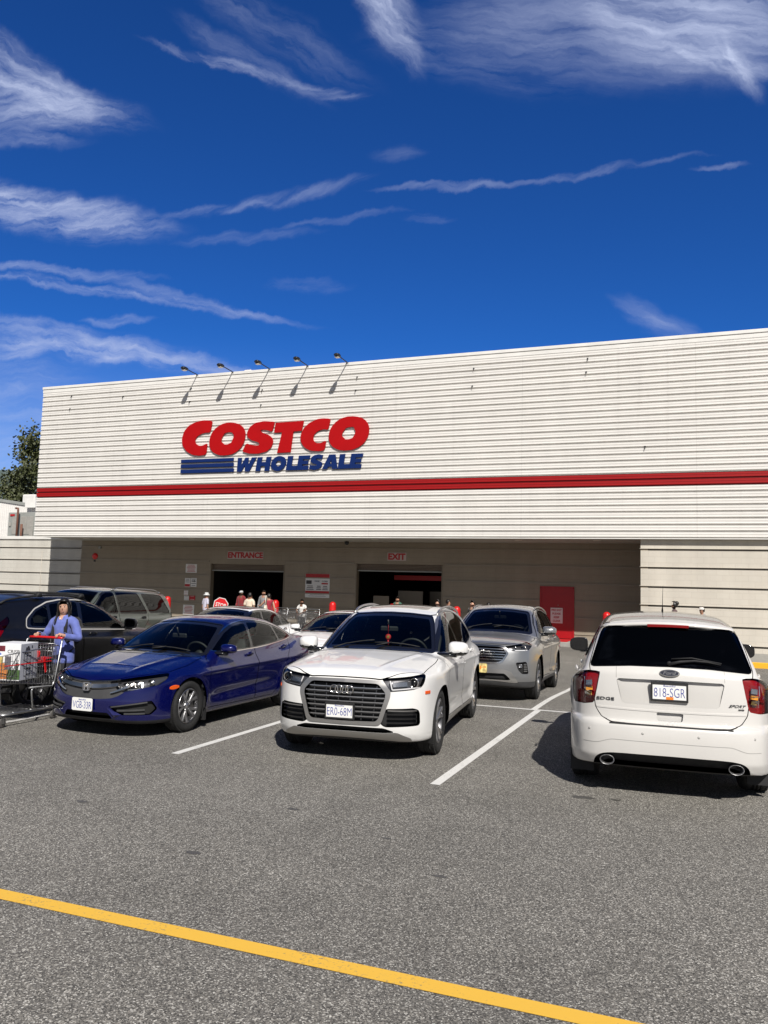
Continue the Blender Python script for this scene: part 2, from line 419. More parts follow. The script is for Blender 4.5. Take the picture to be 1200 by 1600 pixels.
def make_F(S):
    H, B, W, R = pchip(S['H']), pchip(S['B']), pchip(S['plan']), pchip(S['R'])
    sec = pchip(S['sec']); pf, cf, pr, cr = pchip(S['pf']), pchip(S['cf']), pchip(S['pr']), pchip(S['cr'])
    wz, wx = pchip(S['gz']), pchip(S['gx']); gb = S.get('gbot', .88); cy = pchip(S['crown'])
    xf, xr = S['xf'], S['xr']; tilt = S.get('tilt', 0); ks, kt = S.get('ks', .07), S.get('kroof', .12)
    kwf, kwr = S.get('kwf', .22), S.get('kwr', .2); ex = S.get('extra'); rg = pchip(S['rg']) if 'rg' in S else None
    ex2 = S.get('extra_end'); ht = S.get('htop')
    def F(P):
        x, y, z = P[:, 0], np.abs(P[:, 1]), P[:, 2]
        w = W(x)+sec(z-tilt*x)
        for xa in S['axles']:
            r = np.hypot(x-xa, z-S['rw']); w = w+S.get('flare', .012)*np.exp(-np.maximum(r-S['arch'], 0)**2/.006)*sstep(.12, .3, z)*(1-sstep(.75, .95, z))
        if ex: w = w+ex(x, y, z)
        side = y-w; top = z-(H(x)-cy(y)+(ht(x, y) if ht else 0))
        fr = x-(xf+pf(z)-cf(y)); re = (xr+pr(z)+cr(y))-x
        if ex2: df, dr = ex2(x, y, z); fr = fr-df; re = re-dr
        lo = smax(side, top, ks); lo = smax(lo, fr, S.get('kf', .09)); lo = smax(lo, re, S.get('kr', .09)); lo = smax(lo, B(x)-z, .05)
        f = sstep(-.6, 0., x); xs = x+kwf*y*y*f-kwr*y*y*(1-f)
        gt = z-(R(xs)-S.get('rcrown', .05)*(y/.6)**2); gt = gt*S.get('gsc', .85)
        gs = y-wz(z)-wx(x); g = smax(gs, gt, kt)
        g = np.maximum(g, gb-z); g = np.maximum(g, np.maximum(x-S['xf']+.5, S['xr']+.02-x))
        if rg is not None: g = smax(g, (rg(z)+S.get('rgc', .12)*y*y)-x, .08)
        return smin(lo, g, S.get('kb', .035))
    return F
BK = {'C1': [(-19.68, 8.91), (-19.77, 8.39), (-19.97, 8.41), (-20.23, 8.36), (-20.44, 8.25), (-20.54, 8.08), (-20.51, 7.95), (-20.33, 7.83), (-20.11, 7.83), (-19.89, 7.94), (-19.93, 7.43), (-20.26, 7.39), (-20.61, 7.43), (-20.93, 7.59), (-21.17, 7.87), (-21.22, 8.17), (-21.12, 8.51), (-20.87, 8.77), (-20.52, 8.9), (-20.13, 8.96)], 'O1': [(-18.02, 8.04), (-18.0, 8.22), (-18.03, 8.37), (-18.1, 8.51), (-18.21, 8.62), (-18.35, 8.71), (-18.52, 8.76), (-18.74, 8.79), (-18.96, 8.79), (-19.16, 8.75), (-19.34, 8.67), (-19.5, 8.57), (-19.63, 8.44), (-19.72, 8.29), (-19.78, 8.11), (-19.79, 7.93), (-19.76, 7.77), (-19.69, 7.64), (-19.58, 7.52), (-19.43, 7.44), (-19.25, 7.38), (-19.04, 7.36), (-18.81, 7.37), (-18.61, 7.41), (-18.44, 7.48), (-18.28, 7.59), (-18.16, 7.71), (-18.07, 7.86)], 'O1h': [(-19.2, 7.98), (-19.17, 8.12), (-19.04, 8.33), (-18.89, 8.37), (-18.67, 8.36), (-18.56, 8.23), (-18.59, 8.1), (-18.69, 7.9), (-18.86, 7.84), (-19.03, 7.84)], 'S': [(-16.59, 8.72), (-16.71, 8.29), (-16.96, 8.38), (-17.21, 8.41), (-17.29, 8.36), (-17.16, 8.27), (-16.87, 8.17), (-16.68, 8.02), (-16.64, 7.84), (-16.72, 7.62), (-16.96, 7.45), (-17.37, 7.38), (-17.78, 7.4), (-18.12, 7.5), (-17.93, 7.85), (-17.68, 7.77), (-17.38, 7.72), (-17.26, 7.77), (-17.35, 7.87), (-17.69, 7.97), (-17.89, 8.11), (-17.93, 8.29), (-17.8, 8.55), (-17.52, 8.72), (-17.1, 8.77)], 'T': [(-16.55, 8.67), (-15.23, 8.69), (-15.31, 8.27), (-15.7, 8.26), (-15.8, 7.39), (-16.43, 7.38), (-16.23, 8.25), (-16.61, 8.25)], 'C2': [(-14.0, 8.72), (-14.1, 8.25), (-14.29, 8.3), (-14.56, 8.24), (-14.75, 8.08), (-14.78, 7.87), (-14.66, 7.74), (-14.42, 7.71), (-14.17, 7.83), (-14.23, 7.42), (-14.49, 7.38), (-14.88, 7.42), (-15.16, 7.56), (-15.34, 7.82), (-15.36, 8.07), (-15.23, 8.37), (-14.97, 8.59), (-14.58, 8.74), (-14.31, 8.75)], 'O2': [(-12.29, 8.03), (-12.28, 8.21), (-12.31, 8.36), (-12.38, 8.49), (-12.48, 8.6), (-12.62, 8.69), (-12.8, 8.74), (-13.01, 8.77), (-13.24, 8.77), (-13.44, 8.73), (-13.62, 8.66), (-13.77, 8.56), (-13.9, 8.43), (-13.99, 8.29), (-14.05, 8.11), (-14.06, 7.93), (-14.03, 7.78), (-13.96, 7.64), (-13.85, 7.53), (-13.7, 7.45), (-13.52, 7.39), (-13.31, 7.37), (-13.08, 7.38), (-12.89, 7.42), (-12.71, 7.49), (-12.56, 7.59), (-12.43, 7.71), (-12.34, 7.86)], 'O2h': [(-13.48, 7.99), (-13.44, 8.13), (-13.3, 8.3), (-13.15, 8.33), (-12.96, 8.33), (-12.87, 8.14), (-12.9, 8.02), (-13.0, 7.87), (-13.14, 7.83), (-13.32, 7.83)], 'bars': [[(-21.21, 7.26), (-18.53, 7.23), (-18.51, 7.08), (-21.2, 7.11)], [(-21.19, 7.03), (-18.5, 7.01), (-18.49, 6.85), (-21.18, 6.88)], [(-21.18, 6.79), (-18.47, 6.78), (-18.46, 6.62), (-21.17, 6.64)]], 'wh': [(-18.4, 7.23), (-12.45, 7.23), (-12.53, 6.63), (-18.31, 6.63)], 'lampbase': [(-20.6, 11.07), (-18.67, 11.06), (-16.93, 11.04), (-15.2, 11.03), (-13.35, 11.03)], 'clouds': [(-1.1122, 0.9117, 0.1701, 0.0175, -0.6048, 0.42, 0.0), (-1.0872, 0.8586, 0.1771, 0.0217, -0.4708, 0.62, 0.0), (-1.0625, 0.8178, 0.1882, 0.024, -0.3514, 0.8, 0.0), (-1.0741, 0.7932, 0.1618, 0.0204, -0.1864, 0.7, 0.0), (-1.0925, 0.7522, 0.1225, 0.0136, -0.1864, 0.45, 0.0), (-0.4099, 0.8077, 0.086, 0.0175, -1.071, 0.75, 8.0), (-0.3975, 0.8113, 0.062, 0.0227, -1.0993, 0.6, 20.0), (-0.6696, 0.7928, 0.1231, 0.0067, -0.4666, 0.6, -8.0), (-0.6366, 0.7985, 0.1231, 0.0131, -0.6415, 0.25, 0.0), (-0.5845, 0.8284, 0.1479, 0.0202, -0.6476, 0.22, 0.0), (-0.4996, 0.7151, 0.0585, 0.0074, -0.3689, 0.45, 12.0), (-0.2157, 0.7148, 0.1621, 0.0384, -0.3186, 0.26, 0.0), (-0.0782, 0.716, 0.1916, 0.0488, -0.3226, 0.4, 4.0), (-0.0066, 0.7076, 0.1255, 0.0457, -0.5012, 0.85, 6.0), (0.0326, 0.6395, 0.0655, 0.0104, -0.5266, 0.65, -12.0), (0.0478, 0.6303, 0.0403, 0.0095, -1.0312, 0.75, -8.0), (-1.0115, 0.608, 0.1961, 0.0235, -0.2588, 1.0, 8.0), (-1.0304, 0.6377, 0.1336, 0.0129, -0.2995, 0.5, 18.0), (-0.7058, 0.5599, 0.101, 0.0061, -0.0613, 0.3, 12.0), (-0.5412, 0.5611, 0.0858, 0.009, 0.0597, 0.36, 16.0), (-0.324, 0.5381, 0.0681, 0.0041, -0.059, 0.36, 8.0), (-0.2227, 0.5312, 0.0508, 0.0032, -0.0415, 0.24, 5.0), (-0.1068, 0.5293, 0.0857, 0.0036, -0.0165, 0.32, 8.0), (0.0313, 0.5116, 0.0237, 0.0028, 0.0662, 0.35, 14.0), (-0.6244, 0.5104, 0.0904, 0.0059, -0.0535, 0.19, 5.0), (-0.4705, 0.5159, 0.0745, 0.0038, -0.0112, 0.24, 5.0), (-0.9599, 0.4763, 0.1715, 0.0063, -0.2122, 0.65, 0.0), (-0.7045, 0.4178, 0.1541, 0.0053, -0.2384, 0.6, 0.0), (-0.9802, 0.5036, 0.1512, 0.0064, -0.1728, 0.5, 6.0), (-0.7847, 0.4513, 0.1147, 0.0059, -0.2978, 0.38, 4.0), (-0.5166, 0.4311, 0.0514, 0.0075, -0.114, 0.2, 0.0), (-0.9579, 0.3784, 0.163, 0.0145, -0.1986, 0.85, 2.0), (-0.7479, 0.3336, 0.1804, 0.0117, -0.2146, 0.75, 0.0), (-0.9357, 0.3944, 0.1892, 0.0093, -0.2237, 0.5, 0.0), (-0.8456, 0.4081, 0.0497, 0.0062, -0.0656, 0.42, 0.0), (-0.0598, 0.3445, 0.0312, 0.0091, -0.5487, 0.28, 0.0), (-0.0281, 0.322, 0.0315, 0.0112, -0.5433, 0.34, 0.0), (-1.0643, 0.3707, 0.064, 0.0132, -0.0128, 0.6, 0.0), (-1.0532, 0.2642, 0.1382, 0.0847, -0.0518, 0.45, 0.0), (-0.3845, 0.5992, 0.0336, 0.0092, -0.147, 0.16, 0.0), (-0.3401, 0.5005, 0.0276, 0.0045, -0.1117, 0.2, 0.0)]}
setup_sky(BK['clouds'])
# ---------------------------------------------------------------- materials
def new_mat(name):
    m = bpy.data.materials.new(name); m.use_nodes = True; nt = m.node_tree; nt.nodes.clear(); return m, nt
def N(nt, t, **k):
    n = nt.nodes.new(t)
    for a, b in k.items(): setattr(n, a, b)
    return n
def pbr(name, col, rough=.5, metal=0., coat=0., spec=.5, noise=0., nscale=8., bump=0., bscale=60., emit=0., sheen=0., coatr=.03):
    m, nt = new_mat(name); o = N(nt, 'ShaderNodeOutputMaterial'); b = N(nt, 'ShaderNodeBsdfPrincipled'); nt.links.new(b.outputs[0], o.inputs[0])
    c = (*col, 1) if len(col) == 3 else col
    b.inputs['Base Color'].default_value = c; b.inputs['Roughness'].default_value = rough; b.inputs['Metallic'].default_value = metal
    b.inputs['Coat Weight'].default_value = coat; b.inputs['Coat Roughness'].default_value = coatr; b.inputs['Specular IOR Level'].default_value = spec
    b.inputs['Sheen Weight'].default_value = sheen
    if emit: b.inputs['Emission Color'].default_value = c; b.inputs['Emission Strength'].default_value = emit
    if noise or bump:
        tc = N(nt, 'ShaderNodeTexCoord')
        if noise:
            nz = N(nt, 'ShaderNodeTexNoise'); nz.inputs['Scale'].default_value = nscale; nz.inputs['Detail'].default_value = 6; nt.links.new(tc.outputs['Object'], nz.inputs['Vector'])
            mr = N(nt, 'ShaderNodeMapRange'); mr.inputs[1].default_value = .3; mr.inputs[2].default_value = .7; mr.inputs[3].default_value = 1-noise; mr.inputs[4].default_value = 1+noise*.6
            mx = N(nt, 'ShaderNodeMix', data_type='RGBA', blend_type='MULTIPLY'); mx.inputs[0].default_value = 1; mx.inputs[6].default_value = c
            nt.links.new(nz.outputs[0], mr.inputs[0]); nt.links.new(mr.outputs[0], mx.inputs[7]); nt.links.new(mx.outputs[2], b.inputs['Base Color'])
        if bump:
            nb = N(nt, 'ShaderNodeTexNoise'); nb.inputs['Scale'].default_value = bscale; nb.inputs['Detail'].default_value = 4; nt.links.new(tc.outputs['Object'], nb.inputs['Vector'])
            bp = N(nt, 'ShaderNodeBump'); bp.inputs['Strength'].default_value = bump; bp.inputs['Distance'].default_value = .01; nt.links.new(nb.outputs[0], bp.inputs['Height']); nt.links.new(bp.outputs[0], b.inputs['Normal'])
    return m
def glass(name, tint, ior=1.5, rough=0.):
    m, nt = new_mat(name); o = N(nt, 'ShaderNodeOutputMaterial'); t = N(nt, 'ShaderNodeBsdfTransparent'); g = N(nt, 'ShaderNodeBsdfGlossy'); f = N(nt, 'ShaderNodeFresnel'); x = N(nt, 'ShaderNodeMixShader')
    t.inputs[0].default_value = (*tint, 1); g.inputs['Roughness'].default_value = rough; f.inputs[0].default_value = ior
    nt.links.new(f.outputs[0], x.inputs[0]); nt.links.new(t.outputs[0], x.inputs[1]); nt.links.new(g.outputs[0], x.inputs[2]); nt.links.new(x.outputs[0], o.inputs[0]); return m
def paint(name, col, metal=0., rough=.35, flake=0., coat=1.):
    m = pbr(name, col, rough, metal, coat, .5); nt = m.node_tree; b = [n for n in nt.nodes if n.type == 'BSDF_PRINCIPLED'][0]
    if flake:
        tc = N(nt, 'ShaderNodeTexCoord'); v = N(nt, 'ShaderNodeTexVoronoi'); v.inputs['Scale'].default_value = 900; nt.links.new(tc.outputs['Object'], v.inputs['Vector'])
        bp = N(nt, 'ShaderNodeBump'); bp.inputs['Strength'].default_value = flake; bp.inputs['Distance'].default_value = .001; nt.links.new(v.outputs['Color'], bp.inputs['Height']); nt.links.new(bp.outputs[0], b.inputs['Normal'])
    return m
def car_mats(pt):
    return dict(CM, paint=pt)
CM = dict(
    dark=pbr('black plastic', (.012, .012, .013), .7, noise=.3, nscale=14), gloss_black=pbr('gloss black trim', (.008, .008, .009), .12, coat=.6), lining=pbr('cabin lining', (.03, .03, .032), .8),
    interior=pbr('dashboard plastic', (.022, .022, .024), .6, noise=.2), seat=pbr('seat cloth', (.025, .025, .028), .75, noise=.3, nscale=20), chrome=pbr('chrome', (.70, .675, .64), .16, 1.), satin=pbr('satin silver', (.46, .45, .435), .34, .9),
    mirror=pbr('mirror glass', (.10, .10, .105), .03, 1.), glass=glass('car glass', (.72, .78, .74), 1.3), tint=glass('privacy glass', (.035, .036, .04)), lens=glass('clear lens', (.92, .92, .92), 1.4),
    tyre=pbr('tyre rubber', (.016, .016, .016), .85, noise=.35, nscale=30, bump=.2, bscale=120), disc=pbr('brake disc', (.25, .24, .23), .45, .9), plate=pbr('plate white', (.78, .78, .76), .4, noise=.05), plate_blue=pbr('plate blue', (.03, .05, .28), .5),
    amber=pbr('amber lens', (.75, .10, .01), .2, coat=.5), red=pbr('red lens', (.30, .004, .006), .15, coat=.8), lampdark=pbr('lamp housing', (.03, .03, .033), .3, .3), lamp2=pbr('lamp bowl', (.16, .16, .17), .25, .7), lampgrey=pbr('lamp reflector', (.55, .56, .58), .18, .9), rim=pbr('alloy', (.48, .48, .49), .28, .9), rimdark=pbr('dark alloy', (.10, .10, .105), .35, .8),
    tint2=glass('dark privacy glass', (.006, .006, .008)), tint3=glass('windscreen glass', (.34, .37, .38), 1.3), amberglow=pbr('amber reflector', (.75, .30, .03), .25, coat=.5), sensor=pbr('sensor grey', (.36, .355, .34), .4), lens_soft=glass('soft clear lens', (.92, .92, .92), 1.22), roof_grey=pbr('grey glass roof', (.075, .08, .078), .12, coat=.5), trim_grey=pbr('bright window trim', (.45, .44, .42), .3, spec=.4), glint_facet=pbr('added glint facet', (.95, .94, .90), .22, 1.), redlamp=pbr('tail lamp dark red', (.26, .004, .006), .25, coat=.5), redbright=pbr('tail lamp red', (.55, .008, .012), .2, coat=.8), navy=pbr('badge navy', (.008, .010, .022), .2, coat=.8), plate_gold=pbr('plate yellow', (.75, .62, .25), .5, noise=.5, nscale=25),
    redglass=glass('red lamp glass', (.55, .02, .02), 1.45), white=pbr('white lens', (.8, .8, .82), .2, coat=.5), cladding=pbr('grey cladding', (.05, .05, .052), .6, noise=.2), steel=pbr('steel', (.4, .4, .41), .35, .9), orange=pbr('orange decal', (.8, .22, .02), .5), redp=pbr('red ornament', (.5, .02, .02), .5), gold=pbr('gold ornament', (.7, .45, .12), .35, .6),
)
# ---------------------------------------------------------------- setting materials
def asphalt():
    m, nt = new_mat('asphalt'); L = nt.links.new; o = N(nt, 'ShaderNodeOutputMaterial'); b = N(nt, 'ShaderNodeBsdfPrincipled'); L(b.outputs[0], o.inputs[0]); tc = N(nt, 'ShaderNodeTexCoord'); vec = tc.outputs['Object']
    def noise(sc, det=4, rough=.55):
        n = N(nt, 'ShaderNodeTexNoise'); n.inputs['Scale'].default_value = sc; n.inputs['Detail'].default_value = det; n.inputs['Roughness'].default_value = rough; L(vec, n.inputs['Vector']); return n
    v = N(nt, 'ShaderNodeTexVoronoi'); v.inputs['Scale'].default_value = 135; L(vec, v.inputs['Vector']); sv = N(nt, 'ShaderNodeSeparateColor'); L(v.outputs['Color'], sv.inputs[0])
    v2 = N(nt, 'ShaderNodeTexVoronoi'); v2.inputs['Scale'].default_value = 310; L(vec, v2.inputs['Vector']); sv2 = N(nt, 'ShaderNodeSeparateColor'); L(v2.outputs['Color'], sv2.inputs[0])
    r1 = N(nt, 'ShaderNodeValToRGB'); cr = r1.color_ramp; cr.elements[0].position = 0; cr.elements[0].color = (.058, .055, .050, 1); cr.elements[1].position = 1; cr.elements[1].color = (.56, .54, .49, 1)
    e = cr.elements.new(.45); e.color = (.158, .150, .136, 1); e = cr.elements.new(.8); e.color = (.238, .222, .194, 1); L(sv.outputs[0], r1.inputs[0])
    r2 = N(nt, 'ShaderNodeMapRange'); r2.inputs[3].default_value = .62; r2.inputs[4].default_value = 1.38; L(sv2.outputs[0], r2.inputs[0])
    big = noise(.16, 5, .6); r3 = N(nt, 'ShaderNodeMapRange'); r3.inputs[1].default_value = .3; r3.inputs[2].default_value = .7; r3.inputs[3].default_value = .80; r3.inputs[4].default_value = 1.16; L(big.outputs[0], r3.inputs[0])
    mid = noise(1.7, 6, .65); r4 = N(nt, 'ShaderNodeMapRange'); r4.inputs[1].default_value = .3; r4.inputs[2].default_value = .7; r4.inputs[3].default_value = .92; r4.inputs[4].default_value = 1.07; L(mid.outputs[0], r4.inputs[0])
    st = noise(.55, 3, .5); r5 = N(nt, 'ShaderNodeMapRange', interpolation_type='SMOOTHSTEP'); r5.inputs[1].default_value = .60; r5.inputs[2].default_value = .76; r5.inputs[3].default_value = 1; r5.inputs[4].default_value = .80; L(st.outputs[0], r5.inputs[0])
    # thin cracks
    wv = N(nt, 'ShaderNodeTexVoronoi', feature='DISTANCE_TO_EDGE'); wv.inputs['Scale'].default_value = .16; dm = N(nt, 'ShaderNodeMix', data_type='RGBA', blend_type='ADD'); dm.inputs[0].default_value = .8; L(vec, dm.inputs[6]); L(noise(1.2, 5).outputs['Color'], dm.inputs[7]); L(dm.outputs[2], wv.inputs['Vector'])
    r6 = N(nt, 'ShaderNodeMapRange', interpolation_type='SMOOTHSTEP'); r6.inputs[1].default_value = .0; r6.inputs[2].default_value = .006; r6.inputs[3].default_value = .86; r6.inputs[4].default_value = 1; L(wv.outputs[0], r6.inputs[0])
    sx = N(nt, 'ShaderNodeSeparateXYZ'); L(vec, sx.inputs[0]); wy = N(nt, 'ShaderNodeMath', operation='MULTIPLY_ADD'); L(big.outputs[0], wy.inputs[0]); wy.inputs[1].default_value = 1.6; L(sx.outputs[1], wy.inputs[2])
    sn = N(nt, 'ShaderNodeMath', operation='SINE'); m_ = N(nt, 'ShaderNodeMath', operation='MULTIPLY'); m_.inputs[1].default_value = 3.6; L(wy.outputs[0], m_.inputs[0]); L(m_.outputs[0], sn.inputs[0]); r7 = N(nt, 'ShaderNodeMapRange'); r7.inputs[1].default_value = -1; r7.inputs[2].default_value = 1; r7.inputs[3].default_value = .955; r7.inputs[4].default_value = 1.03; L(sn.outputs[0], r7.inputs[0])
    cur = r1.outputs[0]
    for r in (r2, r3, r4, r5, r6, r7):
        mx = N(nt, 'ShaderNodeMix', data_type='RGBA', blend_type='MULTIPLY'); mx.inputs[0].default_value = 1; L(cur, mx.inputs[6]); L(r.outputs[0], mx.inputs[7]); cur = mx.outputs[2]
    L(cur, b.inputs['Base Color']); b.inputs['Roughness'].default_value = .88; b.inputs['Specular IOR Level'].default_value = .3
    bp = N(nt, 'ShaderNodeBump'); bp.inputs['Strength'].default_value = .6; bp.inputs['Distance'].default_value = .004; L(v.outputs['Distance'], bp.inputs['Height']); L(bp.outputs[0], b.inputs['Normal']); return m
def worn_paint(name, col, under=(.15, .145, .135), amount=.42):
    m, nt = new_mat(name); L = nt.links.new; o = N(nt, 'ShaderNodeOutputMaterial'); b = N(nt, 'ShaderNodeBsdfPrincipled'); L(b.outputs[0], o.inputs[0]); tc = N(nt, 'ShaderNodeTexCoord')
    n = N(nt, 'ShaderNodeTexNoise'); n.inputs['Scale'].default_value = 45; n.inputs['Detail'].default_value = 8; n.inputs['Roughness'].default_value = .75; L(tc.outputs['Object'], n.inputs['Vector'])
    n2 = N(nt, 'ShaderNodeTexNoise'); n2.inputs['Scale'].default_value = 2.5; n2.inputs['Detail'].default_value = 4; L(tc.outputs['Object'], n2.inputs['Vector'])
    ad = N(nt, 'ShaderNodeMath', operation='MULTIPLY_ADD'); L(n2.outputs[0], ad.inputs[0]); ad.inputs[1].default_value = .35; L(n.outputs[0], ad.inputs[2])
    mr = N(nt, 'ShaderNodeMapRange', interpolation_type='SMOOTHSTEP'); mr.inputs[1].default_value = amount; mr.inputs[2].default_value = amount+.16; L(ad.outputs[0], mr.inputs[0])
    mx = N(nt, 'ShaderNodeMix', data_type='RGBA'); mx.inputs[6].default_value = (*under, 1); mx.inputs[7].default_value = (*col, 1); L(mr.outputs[0], mx.inputs[0]); L(mx.outputs[2], b.inputs['Base Color']); b.inputs['Roughness'].default_value = .7
    return m
def block_wall(name, col, scale=1.):
    m, nt = new_mat(name); L = nt.links.new; o = N(nt, 'ShaderNodeOutputMaterial'); b = N(nt, 'ShaderNodeBsdfPrincipled'); L(b.outputs[0], o.inputs[0]); tc = N(nt, 'ShaderNodeTexCoord'); mp = N(nt, 'ShaderNodeMapping'); mp.inputs['Rotation'].default_value = (math.pi/2, 0, 0); L(tc.outputs['Object'], mp.inputs[0])
    br = N(nt, 'ShaderNodeTexBrick'); br.inputs['Scale'].default_value = 1; br.inputs['Brick Width'].default_value = .40; br.inputs['Row Height'].default_value = .20; br.inputs['Mortar Size'].default_value = .006; br.inputs['Color1'].default_value = (1, 1, 1, 1); br.inputs['Color2'].default_value = (.965, .96, .955, 1); br.inputs['Mortar'].default_value = (.88, .87, .86, 1); L(mp.outputs[0], br.inputs['Vector'])
    n = N(nt, 'ShaderNodeTexNoise'); n.inputs['Scale'].default_value = .7; n.inputs['Detail'].default_value = 6; mp2 = N(nt, 'ShaderNodeMapping'); mp2.inputs['Scale'].default_value = (2.5, 2.5, .5); L(tc.outputs['Object'], mp2.inputs[0]); L(mp2.outputs[0], n.inputs['Vector'])
    mr = N(nt, 'ShaderNodeMapRange'); mr.inputs[1].default_value = .3; mr.inputs[2].default_value = .7; mr.inputs[3].default_value = .90; mr.inputs[4].default_value = 1.05; L(n.outputs[0], mr.inputs[0])
    m1 = N(nt, 'ShaderNodeMix', data_type='RGBA', blend_type='MULTIPLY'); m1.inputs[0].default_value = 1; m1.inputs[6].default_value = (*col, 1); L(br.outputs[0], m1.inputs[7]); m2 = N(nt, 'ShaderNodeMix', data_type='RGBA', blend_type='MULTIPLY'); m2.inputs[0].default_value = 1; L(m1.outputs[2], m2.inputs[6]); L(mr.outputs[0], m2.inputs[7]); L(m2.outputs[2], b.inputs['Base Color'])
    b.inputs['Roughness'].default_value = .8; bp = N(nt, 'ShaderNodeBump'); bp.inputs['Strength'].default_value = .4; bp.inputs['Distance'].default_value = .005; L(br.outputs['Fac'], bp.inputs['Height']); bp.invert = True; L(bp.outputs[0], b.inputs['Normal']); return m
def siding(name, col):
    """painted metal siding: faint dirt streaks and slightly different sheets"""
    m, nt = new_mat(name); L = nt.links.new; o = N(nt, 'ShaderNodeOutputMaterial'); b = N(nt, 'ShaderNodeBsdfPrincipled'); L(b.outputs[0], o.inputs[0]); tc = N(nt, 'ShaderNodeTexCoord')
    mp = N(nt, 'ShaderNodeMapping'); mp.inputs['Scale'].default_value = (.9, 1, .25); L(tc.outputs['Object'], mp.inputs[0]); n = N(nt, 'ShaderNodeTexNoise'); n.inputs['Scale'].default_value = 2.2; n.inputs['Detail'].default_value = 7; n.inputs['Roughness'].default_value = .65; L(mp.outputs[0], n.inputs['Vector'])
    mr = N(nt, 'ShaderNodeMapRange'); mr.inputs[1].default_value = .3; mr.inputs[2].default_value = .75; mr.inputs[3].default_value = 1.02; mr.inputs[4].default_value = .93; L(n.outputs[0], mr.inputs[0])
    mp2 = N(nt, 'ShaderNodeMapping'); mp2.inputs['Scale'].default_value = (.25, .01, 4.22); L(tc.outputs['Object'], mp2.inputs[0]); v = N(nt, 'ShaderNodeTexVoronoi'); v.inputs['Scale'].default_value = 1.; L(mp2.outputs[0], v.inputs['Vector']); sv = N(nt, 'ShaderNodeSeparateColor'); L(v.outputs['Color'], sv.inputs[0])
    mr2 = N(nt, 'ShaderNodeMapRange'); mr2.inputs[3].default_value = .97; mr2.inputs[4].default_value = 1.02; L(sv.outputs[0], mr2.inputs[0])
    # sheet joints every six metres and faint vertical rain streaks
    sx = N(nt, 'ShaderNodeSeparateXYZ'); L(tc.outputs['Object'], sx.inputs[0]); pp = N(nt, 'ShaderNodeMath', operation='PINGPONG'); pp.inputs[1].default_value = 3.05; L(sx.outputs[0], pp.inputs[0]); mrj = N(nt, 'ShaderNodeMapRange'); mrj.inputs[1].default_value = 0; mrj.inputs[2].default_value = .012; mrj.inputs[3].default_value = .80; mrj.inputs[4].default_value = 1; L(pp.outputs[0], mrj.inputs[0])
    mpS = N(nt, 'ShaderNodeMapping'); mpS.inputs['Scale'].default_value = (5, 1, .12); L(tc.outputs['Object'], mpS.inputs[0]); nS = N(nt, 'ShaderNodeTexNoise'); nS.inputs['Scale'].default_value = 1.3; nS.inputs['Detail'].default_value = 5; L(mpS.outputs[0], nS.inputs['Vector']); mrS = N(nt, 'ShaderNodeMapRange', interpolation_type='SMOOTHSTEP'); mrS.inputs[1].default_value = .58; mrS.inputs[2].default_value = .76; mrS.inputs[3].default_value = 1; mrS.inputs[4].default_value = .94; L(nS.outputs[0], mrS.inputs[0])
    # scuffs
    n3 = N(nt, 'ShaderNodeTexNoise'); n3.inputs['Scale'].default_value = 3.; n3.inputs['Detail'].default_value = 10; n3.inputs['Roughness'].default_value = .8; mp3 = N(nt, 'ShaderNodeMapping'); mp3.inputs['Scale'].default_value = (.35, 1, 2.5); L(tc.outputs['Object'], mp3.inputs[0]); L(mp3.outputs[0], n3.inputs['Vector'])
    mr3 = N(nt, 'ShaderNodeMapRange', interpolation_type='SMOOTHSTEP'); mr3.inputs[1].default_value = .66; mr3.inputs[2].default_value = .74; mr3.inputs[3].default_value = 1; mr3.inputs[4].default_value = .78; L(n3.outputs[0], mr3.inputs[0])
    cur = None
    for r in (mr, mr2, mr3, mrj, mrS):
        x = N(nt, 'ShaderNodeMix', data_type='RGBA', blend_type='MULTIPLY'); x.inputs[0].default_value = 1
        if cur is None: x.inputs[6].default_value = (*col, 1)
        else: L(cur, x.inputs[6])
        L(r.outputs[0], x.inputs[7]); cur = x.outputs[2]
    L(cur, b.inputs['Base Color']); b.inputs['Roughness'].default_value = .42; return m
def speckle(name, c1, c2, scale=40, rough=.85):
    m, nt = new_mat(name); L = nt.links.new; o = N(nt, 'ShaderNodeOutputMaterial'); b = N(nt, 'ShaderNodeBsdfPrincipled'); L(b.outputs[0], o.inputs[0]); tc = N(nt, 'ShaderNodeTexCoord'); n = N(nt, 'ShaderNodeTexNoise'); n.inputs['Scale'].default_value = scale; n.inputs['Detail'].default_value = 8; n.inputs['Roughness'].default_value = .7; L(tc.outputs['Object'], n.inputs['Vector'])
    r = N(nt, 'ShaderNodeValToRGB'); r.color_ramp.elements[0].position = .3; r.color_ramp.elements[0].color = (*c1, 1); r.color_ramp.elements[1].position = .7; r.color_ramp.elements[1].color = (*c2, 1); L(n.outputs[0], r.inputs[0]); L(r.outputs[0], b.inputs['Base Color']); b.inputs['Roughness'].default_value = rough; return m
